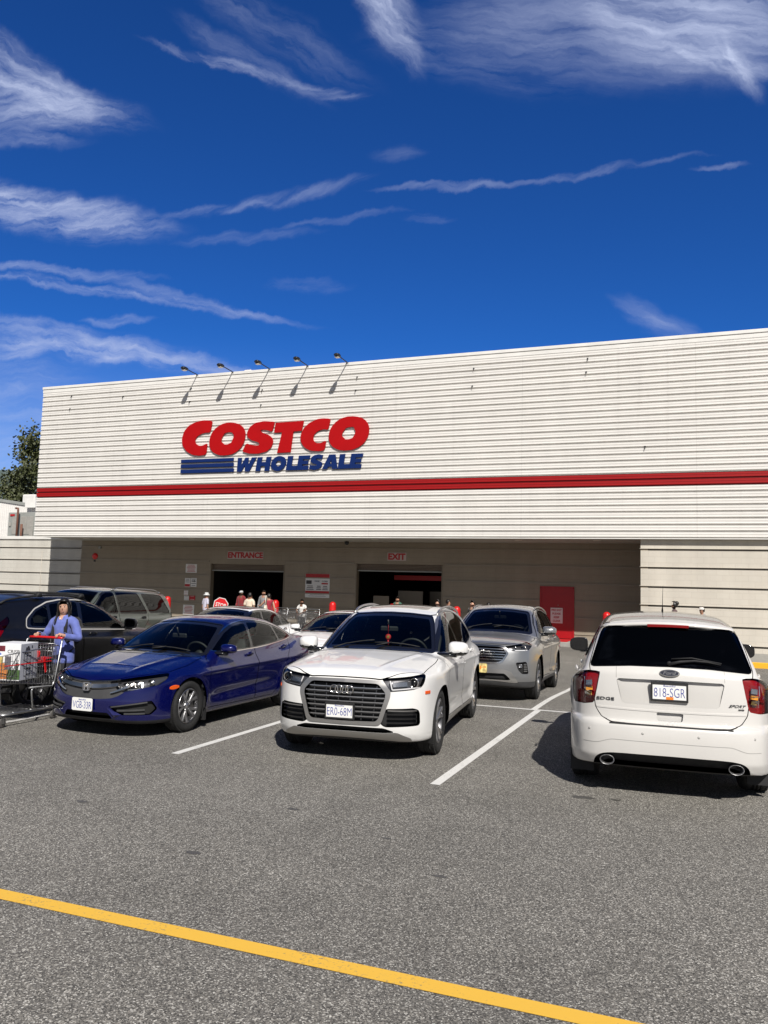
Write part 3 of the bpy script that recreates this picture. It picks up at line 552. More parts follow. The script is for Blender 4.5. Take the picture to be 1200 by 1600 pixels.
T = dict(asphalt=asphalt(), white_line=worn_paint('white road paint', (.70, .69, .66), amount=.47), yellow_line=worn_paint('yellow road paint', (.80, .47, .055), amount=.45), kerb_yellow=worn_paint('yellow kerb paint', (.80, .43, .02), (.3, .28, .25), .3), concrete=speckle('concrete', (.26, .25, .23), (.36, .35, .32), 6),
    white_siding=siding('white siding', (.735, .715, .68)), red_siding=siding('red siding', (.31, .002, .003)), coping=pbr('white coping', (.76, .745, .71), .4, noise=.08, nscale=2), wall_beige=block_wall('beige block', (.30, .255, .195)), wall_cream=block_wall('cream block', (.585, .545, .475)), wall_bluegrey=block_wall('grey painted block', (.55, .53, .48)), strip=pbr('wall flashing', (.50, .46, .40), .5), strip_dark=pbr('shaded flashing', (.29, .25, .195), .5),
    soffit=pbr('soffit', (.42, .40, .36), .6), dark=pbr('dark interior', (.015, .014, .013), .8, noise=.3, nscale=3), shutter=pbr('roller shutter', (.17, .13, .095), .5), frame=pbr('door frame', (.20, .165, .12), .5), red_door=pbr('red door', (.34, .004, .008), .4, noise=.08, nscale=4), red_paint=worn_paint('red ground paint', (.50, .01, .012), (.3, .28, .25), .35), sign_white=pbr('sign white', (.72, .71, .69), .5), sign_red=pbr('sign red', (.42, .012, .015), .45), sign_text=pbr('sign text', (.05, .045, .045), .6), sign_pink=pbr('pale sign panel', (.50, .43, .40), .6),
    logo_red=pbr('red letter', (.40, .002, .004), .55, spec=.2, noise=.06, nscale=3), logo_blue=pbr('blue letter', (.004, .020, .115), .55, spec=.2), lampblack=pbr('black metal', (.015, .015, .016), .45), lens=pbr('flood lens', (.75, .70, .60), .3), bollard=pbr('red bollard', (.62, .012, .012), .35, coat=.3, noise=.1, nscale=6), grey_metal=pbr('grey metal', (.30, .31, .29), .5, noise=.1, nscale=3), pipe=pbr('rust pipe', (.16, .07, .045), .7), roof=pbr('roof', (.3, .3, .3), .8), bark=speckle('bark', (.06, .045, .03), (.14, .11, .08), 12), stop=pbr('stop red', (.62, .012, .018), .4), post=pbr('post', (.3, .3, .3), .4, .8))
def leaf_mat(name, c1, c2):
    m = speckle(name, c1, c2, 1.3, .6); nt = m.node_tree; b = [n for n in nt.nodes if n.type == 'BSDF_PRINCIPLED'][0]; b.inputs['Subsurface Weight'].default_value = 0; return m
T['leaf'] = leaf_mat('tree leaves', (.020, .030, .008), (.075, .085, .022)); T['hill'] = speckle('wooded hillside', (.05, .075, .075), (.10, .13, .12), .08)

# ---------------------------------------------------------------- ground
SW = pchip([(-80, 0), (13.4, 0), (14.4, -.008), (17.6, -.11), (19, -.13), (40, -.13), (400, -.13)])
def gz(y): return float(SW(y))
def strip_sheet(name, x0, x1, ys, mat, lift, xs=None, **k):
    mb = MB(); xs = xs or [x0, x1]
    for y in ys: mb.v += [(x, y, gz(y)+lift) for x in xs]
    n = len(xs)
    for i in range(len(ys)-1):
        for j in range(n-1): mb.f.append([i*n+j, i*n+j+1, (i+1)*n+j+1, (i+1)*n+j]); mb.sm.append(True); mb.mi.append(0)
    return tag(mb.build(name, mat), kind='structure')
ys = [-80, -20, 0]+list(np.arange(4, 24, .4))+[30, 45, 90, 200, 900]
strip_sheet('parking_lot_ground', 0, 0, ys, T['asphalt'], 0, xs=[-900, -200, -60, -30, 0, 30, 60, 300])
def yline(x, y0, y1, w=.10): return strip_sheet('parking_line', x-w/2, x+w/2, list(np.linspace(y0, y1, 24)), T['white_line'], .004)
for x in (-11.45, -8.42, -5.37, -2.38, .68, 3.7): yline(x, 7.67, 13.10)
for x in (-14.6, -11.55, -8.5, -5.45, -2.46, .6, 3.6): yline(x, 13.20, 18.7)
strip_sheet('parking_line', -30, 30, [13.10, 13.20], T['white_line'], .005)
strip_sheet('lane_line', -40, 20, [3.81, 3.93], T['yellow_line'], .004)
# oil drips and stains on the asphalt, soft blotches of their own shape
def stain(x, y, rx, ry, seed):
    rnd_ = random.Random(seed); n = 22; pts = [(x+rx*math.cos(a)*(1+.25*rnd_.uniform(-1, 1)), y+ry*math.sin(a)*(1+.25*rnd_.uniform(-1, 1)), .002) for a in [2*math.pi*i/n for i in range(n)]]
    mb = MB(); mb.add(pts, [list(range(n))]); tag(mb.build('oil_stain', STAIN), kind='structure')
STAIN = speckle('oil stain', (.055, .052, .048), (.12, .115, .105), 30, .6)
for i, (x, y, rx, ry) in enumerate([(-1.0, 7.85, .10, .05), (-.72, 7.9, .05, .03), (-3.2, 6.3, .05, .03), (-3.3, 5.0, .06, .03), (-2.2, 5.9, .04, .02), (-4.9, 5.7, .05, .03), (-1.6, 5.3, .05, .02)]): stain(x, y, rx, ry, i)
# pavements with kerbs
def pavement(poly, z, mat, kerb):
    mb = MB(); n = len(poly); mb.prism(poly, -.3, z, lambda u, v, d: (u, v, d)); return tag(mb.build('pavement', mat), kind='structure')
PZ = .02
pavement([(-29.4, 31.0), (-1.2, 31.0), (-1.2, 25.85), (30, 25.85), (30, 34), (-29.4, 34)], PZ, T['concrete'], None)
for nm, x0, x1, y0, y1, m in (('kerb', -1.35, 30, 25.70, 25.85, 'kerb_yellow'), ('kerb', -1.35, -1.2, 25.85, 30.85, 'kerb_yellow'), ('kerb', -29.4, -1.2, 30.85, 31.0, 'concrete')):
    mb = MB(); mb.box(((x0+x1)/2, (y0+y1)/2, -.13), (x1-x0, y1-y0, .316), bev=.015); tag(mb.build(nm, T[m]), kind='structure')
mb = MB()
for x in (1.45, 4.0, 6.5): mb.add([(x-.008, 25.9, PZ+.003), (x+.008, 25.9, PZ+.003), (x+.008, 29.9, PZ+.003), (x-.008, 29.9, PZ+.003)], [(0, 1, 2, 3)])
tag(mb.build('pavement_joint', T['lampblack']), kind='structure')
strip_sheet('keep_clear_paint', -6.0, -4.55, [0, 1], T['red_paint'], 0).location = (0, 0, 0)
o = bpy.data.objects['keep_clear_paint']; me = o.data
for v, c in zip(me.vertices, [(-5.95, 31.05, PZ+.004), (-4.6, 31.05, PZ+.004), (-5.95, 32.98, PZ+.004), (-4.6, 32.98, PZ+.004)]): v.co = c

# ---------------------------------------------------------------- the warehouse store
YF, YW, XL, XR, XC = 29.75, 33.0, -29.35, 34.0, -1.87
ZB, ZT = 3.84, 11.04
store = thing('warehouse_store', 'huge white ribbed metal store front with a red stripe over a deep shaded entrance', 'store', (0, YF, 0))
def P(mb, name, mat, parent=None): o = mb.build(name, mat, parent or store); o.matrix_parent_inverse = Matrix.Translation((0, -YF, 0)) if (parent is None) else Matrix(); return o
pitch = (ZT-.20-ZB)/30.4
def ribs(z0, n):
    """siding profile from z0 upwards: wide flats, each with a narrow undercut groove at its foot"""
    pr = []
    for k in range(n):
        z = z0+k*pitch; pr += [(.0, z), (.065, z+.006), (.065, z+.044), (.0, z+.050), (-.006, z+.058), (-.006, z+.080), (.004, z+.092), (.004, z+.136), (-.003, z+.146), (-.003, z+.182), (.006, z+.194), (.004, z+pitch-.012), (-.003, z+pitch-.006)]
    return pr
def extrude_profile(pr, x0, x1, xs=1):
    mb = MB(); n = len(pr); X = np.linspace(x0, x1, xs+1)
    for x in X: mb.v += [(x, YF+d, z) for d, z in pr]
    for i in range(xs):
        for j in range(n-1): mb.f.append([i*n+j, (i+1)*n+j, (i+1)*n+j+1, i*n+j+1]); mb.sm.append(False); mb.mi.append(0)
    return mb
rb = 8; rr = 2
P(extrude_profile(ribs(ZB+.0, rb), XL, XR), 'siding', T['white_siding']); P(extrude_profile(ribs(ZB+rb*pitch, rr), XL, XR), 'red_band', T['red_siding']); P(extrude_profile(ribs(ZB+(rb+rr)*pitch, 20)+[(0, ZB+30*pitch+.005)], XL, XR), 'siding', T['white_siding'])
mb = MB(); ztop = ZB+30*pitch; mb.box(((XL+XR)/2, YF+.13, (ztop+.165+ZT)/2), (XR-XL+.06, .34, ZT-ztop-.165), bev=.01); mb.box(((XL+XR)/2, YF+.14, ztop+.085), (XR-XL+.02, .30, .155)); P(mb, 'coping', T['coping'])
# end closure, back and soffit of the overhang; the roof behind
mb = MB()
for k in range(31): z = ZB+k*pitch
mb.box((XL+.03, (YF+YW)/2+.06, (ZB+ZT)/2-.02), (.04, YW-YF-.05, ZT-ZB-.2)); P(mb, 'end_panel', T['white_siding'])
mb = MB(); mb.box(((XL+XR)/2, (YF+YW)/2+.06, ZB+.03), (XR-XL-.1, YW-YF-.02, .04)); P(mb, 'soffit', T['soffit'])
mb = MB(); mb.box(((XL+XR)/2, YF+.05, ZB-.005), (XR-XL, .10, .03)); P(mb, 'drip_edge', T['coping'])
mb = MB(); mb.box(((XL+XR)/2, 55, (ZT-.6)/2+1.6), (XR-XL-.3, 43.6, ZT-4.0)); P(mb, 'main_hall', T['white_siding'])
# walls: recess (three door openings), right wall, left wing
EN, EX, DR = (-21.60, -17.63, 2.80), (-14.08, -10.08, 2.92), (-5.92, -4.62, 2.05)
def wall(x0, x1, y, z0, z1, th=.25): return (((x0+x1)/2, y+th/2, (z0+z1)/2), (x1-x0, th, z1-z0))
mb = MB()
for a in ((XL, EN[0], 0, ZB), (EN[0], EN[1], EN[2], ZB), (EN[1], EX[0], 0, ZB), (EX[0], EX[1], EX[2], ZB), (EX[1], DR[0], 0, ZB), (DR[0], DR[1], DR[2], ZB), (DR[1], XC+.02, 0, ZB)): mb.box(*wall(a[0], a[1], YW, a[2]-.02, a[3]+.02))
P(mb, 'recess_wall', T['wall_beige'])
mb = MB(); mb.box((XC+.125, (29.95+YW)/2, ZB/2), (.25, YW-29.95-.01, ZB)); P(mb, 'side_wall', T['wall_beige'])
def courses(x0, x1, y, zs, ztop, zbot=-.05, gap=.075, th=.22):
    w_, f_ = MB(), MB(); lv = [ztop]+list(zs)+[zbot]
    for i in range(len(lv)-1):
        z1 = lv[i] if i == 0 else lv[i]-gap; z0 = lv[i+1]; w_.box(((x0+x1)/2, y+th/2, (z0+z1)/2), (x1-x0, th, z1-z0))
    w_.box(((x0+x1)/2, y+th+.03, (ztop+zbot)/2), (x1-x0, .05, ztop-zbot))
    for z in zs: f_.box(((x0+x1)/2-.01, y-.012, z-.006), (x1-x0+.06, .05, .012))
    return w_, f_
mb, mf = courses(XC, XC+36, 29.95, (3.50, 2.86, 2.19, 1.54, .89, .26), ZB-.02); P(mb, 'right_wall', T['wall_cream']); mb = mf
P(mb, 'wall_flashing', T['strip'])
mb = MB()
for z in (3.56, 2.90, 2.22, 1.52, .87, .24):
    for x0, x1 in ((XL, EN[0]-.06), (EN[1]+.06, EX[0]-.06), (EX[1]+.06, DR[0]-.05 if z < 2.1 else XC), (DR[1]+.05, XC) if z < 2.1 else (XC-.02, XC)):
        if z > 2.95: x0, x1 = (XL, XC) if x0 == XL else (0, 0)
        if x1-x0 > .05: mb.box(((x0+x1)/2, YW-.015, z), (x1-x0, .032, .045))
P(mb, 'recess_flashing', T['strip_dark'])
# entrance and exit: lined openings, roller shutters, hall behind
for nm, (x0, x1, zt) in (('entrance_opening', EN), ('exit_opening', EX)):
    for xx in (x0+.02, x1-.02): mb = MB(); mb.box((xx, YW+.12, zt/2-.01), (.05, .27, zt-.02)); P(mb, 'door_jamb', T['frame'])
    mb = MB()
    for k in range(5): mb.box(((x0+x1)/2, YW+.14, zt-.03-.06*k), (x1-x0-.04, .05, .052), bev=.012)
    s_ = P(mb, 'roller_shutter', T['shutter']); mb = MB(); mb.box(((x0+x1)/2, YW+.12, zt-.33), (x1-x0-.04, .07, .05)); P(mb, 'shutter_bar', T['grey_metal'], None)
mb = MB(); x0, x1, y1, zt = EN[0]-1, EX[1]+1, YW+16, 5
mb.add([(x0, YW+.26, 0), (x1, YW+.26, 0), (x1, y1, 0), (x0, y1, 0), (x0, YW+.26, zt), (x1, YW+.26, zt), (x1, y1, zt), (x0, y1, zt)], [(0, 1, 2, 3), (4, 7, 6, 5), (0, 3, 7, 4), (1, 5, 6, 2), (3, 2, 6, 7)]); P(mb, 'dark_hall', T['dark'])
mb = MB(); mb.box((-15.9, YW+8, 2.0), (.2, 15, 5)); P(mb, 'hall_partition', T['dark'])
# what shows inside the exit: poster boards and a red band
for (xx, zz, w, h, m, yy) in ((-13.2, .85, .75, 1.3, 'frame', 33.9), (-12.2, 1.3, 1.2, .9, 'frame', 35), (-10.9, 1.3, 1.4, .9, 'frame', 36), (-11.6, 2.35, 3.2, .22, 'sign_red', 35.5)):
    mb = MB(); mb.box((xx, yy, zz), (w, .05, h), bev=.01); tag(mb.build('display_board', T[m]), {'frame': 'dim grey display board inside the exit doorway', 'sign_red': 'dim red banner inside the exit doorway'}[m] if xx not in (-13.2, -10.9) else 'dim grey board at the right end inside the exit doorway' if xx == -10.9 else 'tall pale board standing just inside the exit', 'board')
# fire door
mb = MB(); mb.box(((DR[0]+DR[1])/2, YW+.02, DR[2]/2+.02), (DR[1]-DR[0]-.05, .06, DR[2]-.04), bev=.008); fd = P(mb, 'fire_door', T['red_door'])
mb = MB()
for x in (DR[0]+.0, DR[1]-.0): mb.box((x, YW-.005, DR[2]/2+.01), (.07, .06, DR[2]))
mb.box(((DR[0]+DR[1])/2, YW-.005, DR[2]+.02), (DR[1]-DR[0]+.07, .06, .07)); P(mb, 'door_frame', T['red_door'])
mb = MB(); mb.ball(((DR[0]+DR[1])/2+.05, YW-.02, 1.36), .02, 8, 6); P(mb, 'door_viewer', T['grey_metal'])
# left wing
wing = thing('store_wing', 'low pale block wing with a white capped parapet left of the store front', 'building', (-60, YW, 0))
def PW(mb, name, mat): o = mb.build(name, mat, wing); o.matrix_parent_inverse = Matrix.Translation((60, -YW, 0)); return o
mb, mf = courses(-120.7, XL, YW, (3.49, 2.86, 2.19, 1.56, .92, .27), 3.90); PW(mb, 'wall', T['wall_bluegrey']); PW(mf, 'wall_flashing', T['strip'])
mb = MB(); mb.box((-75, YW+.13, 3.98), (2*(75+XL)-.0, .40, .16), bev=.01); PW(mb, 'parapet_cap', T['coping']); mb = MB(); mb.box((-75, 46, 1.6), (2*(75+XL), 25, 4.0)); PW(mb, 'roof', T['roof'])
mb = MB(); mb.tube([(-31.9, YW-.02, 3.3), (-31.9, YW-.02, 0)], .012, 6); PW(mb, 'conduit', T['strip'])
def poly_side(poly, n=2, nmin=.15):
    q = shp(poly, n)
    def g(V, N): return np.maximum(sdpoly(V[:, 0], V[:, 2], q), (nmin-N[:, 1])*.2)
    return g
def poly_yz(poly, front=True, n=2, xlim=0., sym=True):
    """front or rear view polygon given for y>=0 ; mirrored across y=0 when it touches it"""
    q = chaikin_open(poly, n) if sym else shp(poly, n)
    def g(V, N):
        d = sdpoly(V[:, 1], V[:, 2], q); s = (xlim-V[:, 0]) if front else (V[:, 0]-xlim)
        return np.maximum(d, s)
    return g
def chaikin_open(poly, n):
    """poly for y>=0 half, first and last on y=0: mirror, smooth"""
    full = list(poly)+[(-y, z) for y, z in reversed(poly) if y > 1e-6]
    return shp(full, n)
def shp(poly, n):
    return rnd(poly, n) if isinstance(n, float) else (chaikin(poly, n) if n else list(poly))
def poly_wrap(poly, xf, front=True, n=2, k=1., lim=1.3):
    """(q,z) with q = y + k*distance back from the nose"""
    q = shp(poly, n)
    def g(V, N):
        b = (xf-V[:, 0]) if front else (V[:, 0]-xf)
        return np.maximum(sdpoly(V[:, 1]+k*np.maximum(b, 0), V[:, 2], q), b-lim)
    return g
def poly_top(poly, n=2, zmin=.5):
    q = chaikin_open(poly, n)
    def g(V, N): return np.maximum(sdpoly(V[:, 1], V[:, 0], q), np.maximum((.12-N[:, 2])*.3, zmin-V[:, 2]))
    return g

class Car:
    def __init__(s, S, name, label, group=None):
        s.S = S; s.root = thing(name, label, 'car', group=group); s.sh = Shell(make_F(S), S['xr'], S['xf'], S['zc'], S.get('res', 1.))
        s.sh.xf, s.sh.xr = S['xf'], S['xr']
        s.rest = s.sh.body; s.M = S['mats']
        sh = s.sh
        for xa in S['axles']:
            V, N = sh.V, sh.N
            g = np.maximum(np.hypot(V[:, 0]-xa, V[:, 2]-S['rw'])-S['arch'], .42-V[:, 1])
            _, s.rest = sh.split(s.rest, g)
        g = np.maximum(sh.N[:, 2]+.75, sh.V[:, 2]-.6)
        pc, s.rest = sh.split(s.rest, g); sh.emit('underbody', pc, s.M['dark'], s.root)
    def feat(s, name, g, kind, mat=None, mirror='both', off=.004, skirt=0., gap=.008, ring=0., ringmat=None, ringoff=-.003, depth=.05, wall=None, lens=None, ringname='trim', parent=None, frit=0.):
        sh = s.sh; par = parent or s.root; made = []
        def em(nm, pc, m, o, sk=0., sm=None, par=par):
            if mirror == 'both': return [sh.emit(nm, pc, m, par, 'both', o, sk, skirt_mat=sm)]
            return [sh.emit(nm, pc, m, par[i] if isinstance(par, list) else par, 'sep', o, sk, side=sd, skirt_mat=sm) for i, sd in enumerate((1, -1))]
        if kind == 'panel':
            pc, s.rest = sh.split(s.rest, g(sh.V, sh.N)-gap/2)
            ins, _ = sh.split(pc, g(sh.V, sh.N)+gap/2); return em(name, ins, mat, 0, .02), ins
        if ring:
            pc, s.rest = sh.split(s.rest, g(sh.V, sh.N)-ring); pc, rg = sh.split(pc, g(sh.V, sh.N))
        else: pc, s.rest = sh.split(s.rest, g(sh.V, sh.N)); rg = None
        if kind == 'glass':
            if frit:
                a, b = sh.split(pc, g(sh.V, sh.N)+frit); made = em(name, a, mat, off)
                em('glass_border', b, s.M['gloss_black'], off, par=made if mirror != 'both' else made[0])
            else: made = em(name, pc, mat, off)
        elif kind == 'paint': made = em(name, pc, mat, off, skirt)
        elif kind == 'recess': made = em(name, pc, mat, depth, -depth, wall or mat)
        elif kind == 'lamp':
            made = em(name, pc, mat, depth, -depth, wall or mat)
            em('lens', pc, lens, .003, par=made if mirror != 'both' else made[0])
        if rg is not None:
            em(ringname, rg, ringmat, ringoff, .012, par=(made if mirror != 'both' else made[0]))
        return made, pc
    def finish(s, lining=True):
        sh = s.sh; s.body = sh.emit('body', s.rest, s.M['paint'], s.root, 'both', 0, .022)
        if lining: s.line(s.rest)
        return s.body
    def line(s, piece):
        sh = s.sh; g = np.maximum.reduce([.55-sh.V[:, 2], sh.V[:, 0]-s.S.get('cabx', 1.25), s.S['xr']+.15-sh.V[:, 0]])
        pc, _ = sh.split(piece, g); sh.emit('lining', pc, s.M['lining'], s.root, 'both', .026, 0, flip=True)
    # ---- shared pieces
    def wheels(s, style, ysurf, steer=0., lowrim=False):
        S = s.S; s.wheel_objs = []
        for xa in S['axles']:
            for sd in (1, -1):
                w = thing_part('wheel', s.root, (xa, sd*ysurf, S['rw'])); w.rotation_euler = (0, 0, (0 if sd > 0 else math.pi)+(steer if xa > 0 else 0))
                build_wheel(w, S['rw'], S.get('tw', .235), style, s.M)
            mb = MB(); R = S['arch']-.004
            for sd in (1, -1):
                y1 = ysurf-.02; y0 = .46
                mb.lathe([(.01, sd*y0), (R, sd*y0), (R, sd*y1)], 28, 'y', (xa, 0, S['rw']), a0=-.5, a1=math.pi+.5)
            mb.build('wheel_well', s.M['dark'], s.root)
    def interior(s, x_dash, z_dash, x_front, x_rear, z_seat, wy=.36, wheel_side=1, third=None, headrest=True, htop=.62):
        M = s.M; r = s.root; mb = MB()
        W = s.S.get('cabw', .60)
        pr = [(x_dash+.20, z_dash-.05), (x_dash+.06, z_dash-.01), (x_dash-.06, z_dash-.04), (x_dash-.12, z_dash-.16), (x_dash-.02, z_dash-.42), (x_dash+.2, z_dash-.45)]
        mb.prism(pr, -W, W, lambda u, v, d: (u, -d, v)); mb.build('dashboard', M['interior'], r)
        mb = MB(); mb.box((x_dash-.55, 0, .45), (1.3, .22, .42), bev=.03); mb.box((-.3, 0, .3), (2.9, 1.4, .06)); mb.build('console', M['interior'], r)
        for i, (xs, ys, w) in enumerate([(x_front, wy, .50), (x_front, -wy, .50), (x_rear, wy, .62), (x_rear, -wy, .62)]+([(third, wy, .6), (third, -wy, .6)] if third else [])):
            mb = MB(); rings = []
            for t, wd, th in ((0, .42, .10), (.1, .49, .13), (.45, .50, .12), (.85, .44, .09), (1., .34, .05)):
                cx = xs-.22-.20*t; cz = z_seat+.08+htop*t; rings.append(rrect(cx, ys, cz, th, wd*w/.5, 10))
            mb.loft(rings); mb.box((xs, ys, z_seat), (.5, w*.95, .16), bev=.05)
            st = mb.build('seat', M['seat'], r)
            if headrest:
                mb = MB(); hz = z_seat+.08+htop+.11; mb.loft([rrect(xs-.43, ys, hz-.09, .07, .22, 10), rrect(xs-.43, ys, hz-.05, .11, .27, 10), rrect(xs-.435, ys, hz+.05, .10, .26, 10), rrect(xs-.44, ys, hz+.09, .06, .2, 10)]); mb.build('headrest', M['seat'], st)
        mb = MB(); c = Vector((x_dash-.30, wheel_side*wy, z_dash-.02)); u = Vector((0, 1, 0)); v = Vector((.38, 0, .92)).normalized()
        mb.tube([c+(u*math.cos(a)+v*math.sin(a))*.185 for a in [2*math.pi*i/28 for i in range(28)]], .016, 8, loop=True)
        for a in (0, math.pi, -math.pi/2): mb.tube([c, c+(u*math.cos(a)+v*math.sin(a))*.18], .018, 6)
        mb.ball(c, .07, 10, 6, (.5, 1, .9)); mb.tube([c, c+Vector((.25, 0, -.1))], .03, 8); mb.build('steering_wheel', M['interior'], r)
        mb = MB(); P, N = s.sh.top([(s.S.get('rvm', x_dash-.42), 0)]); z = P[0][2]-.13
        mb.box((s.S.get('rvm', x_dash-.42)-.02, 0, z), (.035, .24, .07), (0, .12, 0), bev=.015); mb.tube([(s.S.get('rvm', x_dash-.42), 0, z), (s.S.get('rvm', x_dash-.42)+.05, 0, z+.12)], .01, 6); mb.build('rear_view_mirror', M['interior'], r)
    def mirrors(s, x, z, y, size=(.11, .125, .085), cap=None, armz=None, dark_low=True):
        for sd in (1, -1):
            c = (x, sd*y, z); mb = MB(); mb2 = MB(); mb3 = MB(); sx, sy, sz = size; n = 30; rings = []
            # housing: blunt in front (+x), flat glass behind
            for t, k in ((-.02, .9), (0, .97), (.25, 1.), (.5, .94), (.75, .76), (.92, .48), (1., .16)):
                rings.append([(c[0]-sx*.5+sx*1.15*t, c[1]+sd*sy*k*se(math.cos(a), .62)+sd*.015*t*-1, c[2]+sz*k*se(math.sin(a), .62)*(1-.12*sd*sd*se(math.cos(a), 1))) for a in [2*math.pi*j/n for j in range(n)]])
            mb.loft(rings[::-1] if sd > 0 else rings, cap=True); 
            for i_, f_ in enumerate(mb.f):
                if dark_low and sum(mb.v[q][2] for q in f_)/len(f_) < c[2]-.42*sz: mb.mi[i_] = 1
            h = mb.build('mirror', [cap or s.M['paint'], s.M['gloss_black']], s.root, recalc=True)
            g = rings[0]; mb2.add([(p[0]-.004, c[1]+(p[1]-c[1])*.86, c[2]+(p[2]-c[2])*.86) for p in g], [list(range(n))]); mb2.build('mirror_glass', s.M['mirror'], h)
            az = armz or z-.03
            mb3.loft([rrect2(x-.01+.05, sd*(y-sy-.13), az-sz*.55, .05, .03, 8), rrect2(x+.01, sd*(y-sy+.02), az-sz*.5, .045, .028, 8), rrect2(x, sd*(y-.02), az-sz*.62, .05, .022, 8)]); mb3.build('mirror_arm', s.M['gloss_black'], h)
    def wipers(s, xb):
        for y0, y1 in ((-.60, -.06), (-.04, .52)):
            q = [(xb-.05-.06*abs(y0+(y1-y0)*t/8)**2-.05*t/8, y0+(y1-y0)*t/8) for t in range(9)]; P, NN = s.sh.top(q, .014); mb = MB(); mb.tube(P, [.007]*9, 6, flat=.7); P2, _ = s.sh.top([(xb+.01, y0+.04), q[3]], .02); mb.tube([P2[0], P2[1]], .008, 6); mb.build('wiper', s.M['dark'], s.root)
    def handles(s, pts, mat, w=.09, h=.018):
        out = []
        for x, z, par in pts:
            for i, sd in enumerate((1, -1)):
                q = [(x-w+2*w*t/6, z+.008*math.sin(math.pi*t/6)) for t in range(7)]
                P, N = s.sh.left(q, 0, sd); mb = MB()
                of = [.012+.03*math.sin(math.pi*t/6)**.4 for t in range(7)]
                mb.tube([p+n*o for p, n, o in zip(P, N, of)], [h*.8]+[h]*5+[h*.8], 8, flat=.6, up=(0, 0, 1))
                out.append(mb.build('handle', mat, par[i] if par else s.root))
        return out
    def plate(s, front, y, z, txt, frame=True, tilt=0., w=.305, h=.152, extra=None, txtmat=None, base=None):
        P, N = (s.sh.front if front else s.sh.rear)([(y, z)]); sg = 1 if front else -1
        p = Vector(P[0])+Vector((sg*.02, 0, 0)); M4 = Matrix.Translation(p) @ Matrix(((0, 0, sg, 0), (sg, 0, 0, 0), (0, 1, 0, 0), (0, 0, 0, 1))) @ Matrix.Rotation(tilt, 4, 'X')
        def fr(u, v, d): return M4 @ Vector((u, v, d))
        mb = MB(); q = chaikin([(-w/2, -h/2), (w/2, -h/2), (w/2, h/2), (-w/2, h/2)], 2, .06); mb.prism(q, 0, .003, fr)
        pl = mb.build('license_plate', base or s.M['plate'], s.root)
        fill_text('plate_number', txt, w*.90, h*.54, txtmat or s.M['plate_blue'], pl, M4 @ Matrix.Translation((0, -h*.04, .004)), bold=-.012, ext=.002)
        if not extra:
            fill_text('plate_text', 'Beautiful', w*.34, h*.10, txtmat or s.M['plate_blue'], pl, M4 @ Matrix.Translation((0, h*.36, .004)), ext=.002)
        bo = .012 if frame else -.01
        mb = MB(); mb.prism([(-w/2-bo, -h/2-bo), (w/2+bo, -h/2-bo), (w/2+bo, h/2+bo), (-w/2-bo, h/2+bo)], -.03, -.001, fr)
        if frame:
            for a, b, c, d in ((-w/2-.009, -h/2-.009, w/2+.009, -h/2+.007), (-w/2-.009, h/2-.010, w/2+.009, h/2+.009), (-w/2-.009, -h/2+.007, -w/2+.004, h/2-.010), (w/2-.004, -h/2+.007, w/2+.009, h/2-.010)):
                mb.prism([(a, b), (c, b), (c, d), (a, d)], -.03, .008, fr)
        mb.build('plate_frame', s.M['dark'] if frame else s.M['gloss_black'], pl)
        return pl, fr, M4

def se(c, e): return math.copysign(abs(c)**e, c)
def rrect(cx, cy, cz, th, w, n):
    return [(cx+th/2*se(math.cos(a), .55), cy+w/2*se(math.sin(a), .55), cz) for a in [2*math.pi*j/(2*n) for j in range(2*n)]]
def rrect2(x, y, z, hx, hz, n):
    return [(x+hx*math.cos(a), y, z+hz*math.sin(a)) for a in [2*math.pi*j/n for j in range(n)]]
def thing_part(name, parent, loc):
    o = bpy.data.objects.new(name, None); COL.objects.link(o); o.parent = parent; o.location = loc; o.empty_display_size = .1; return o

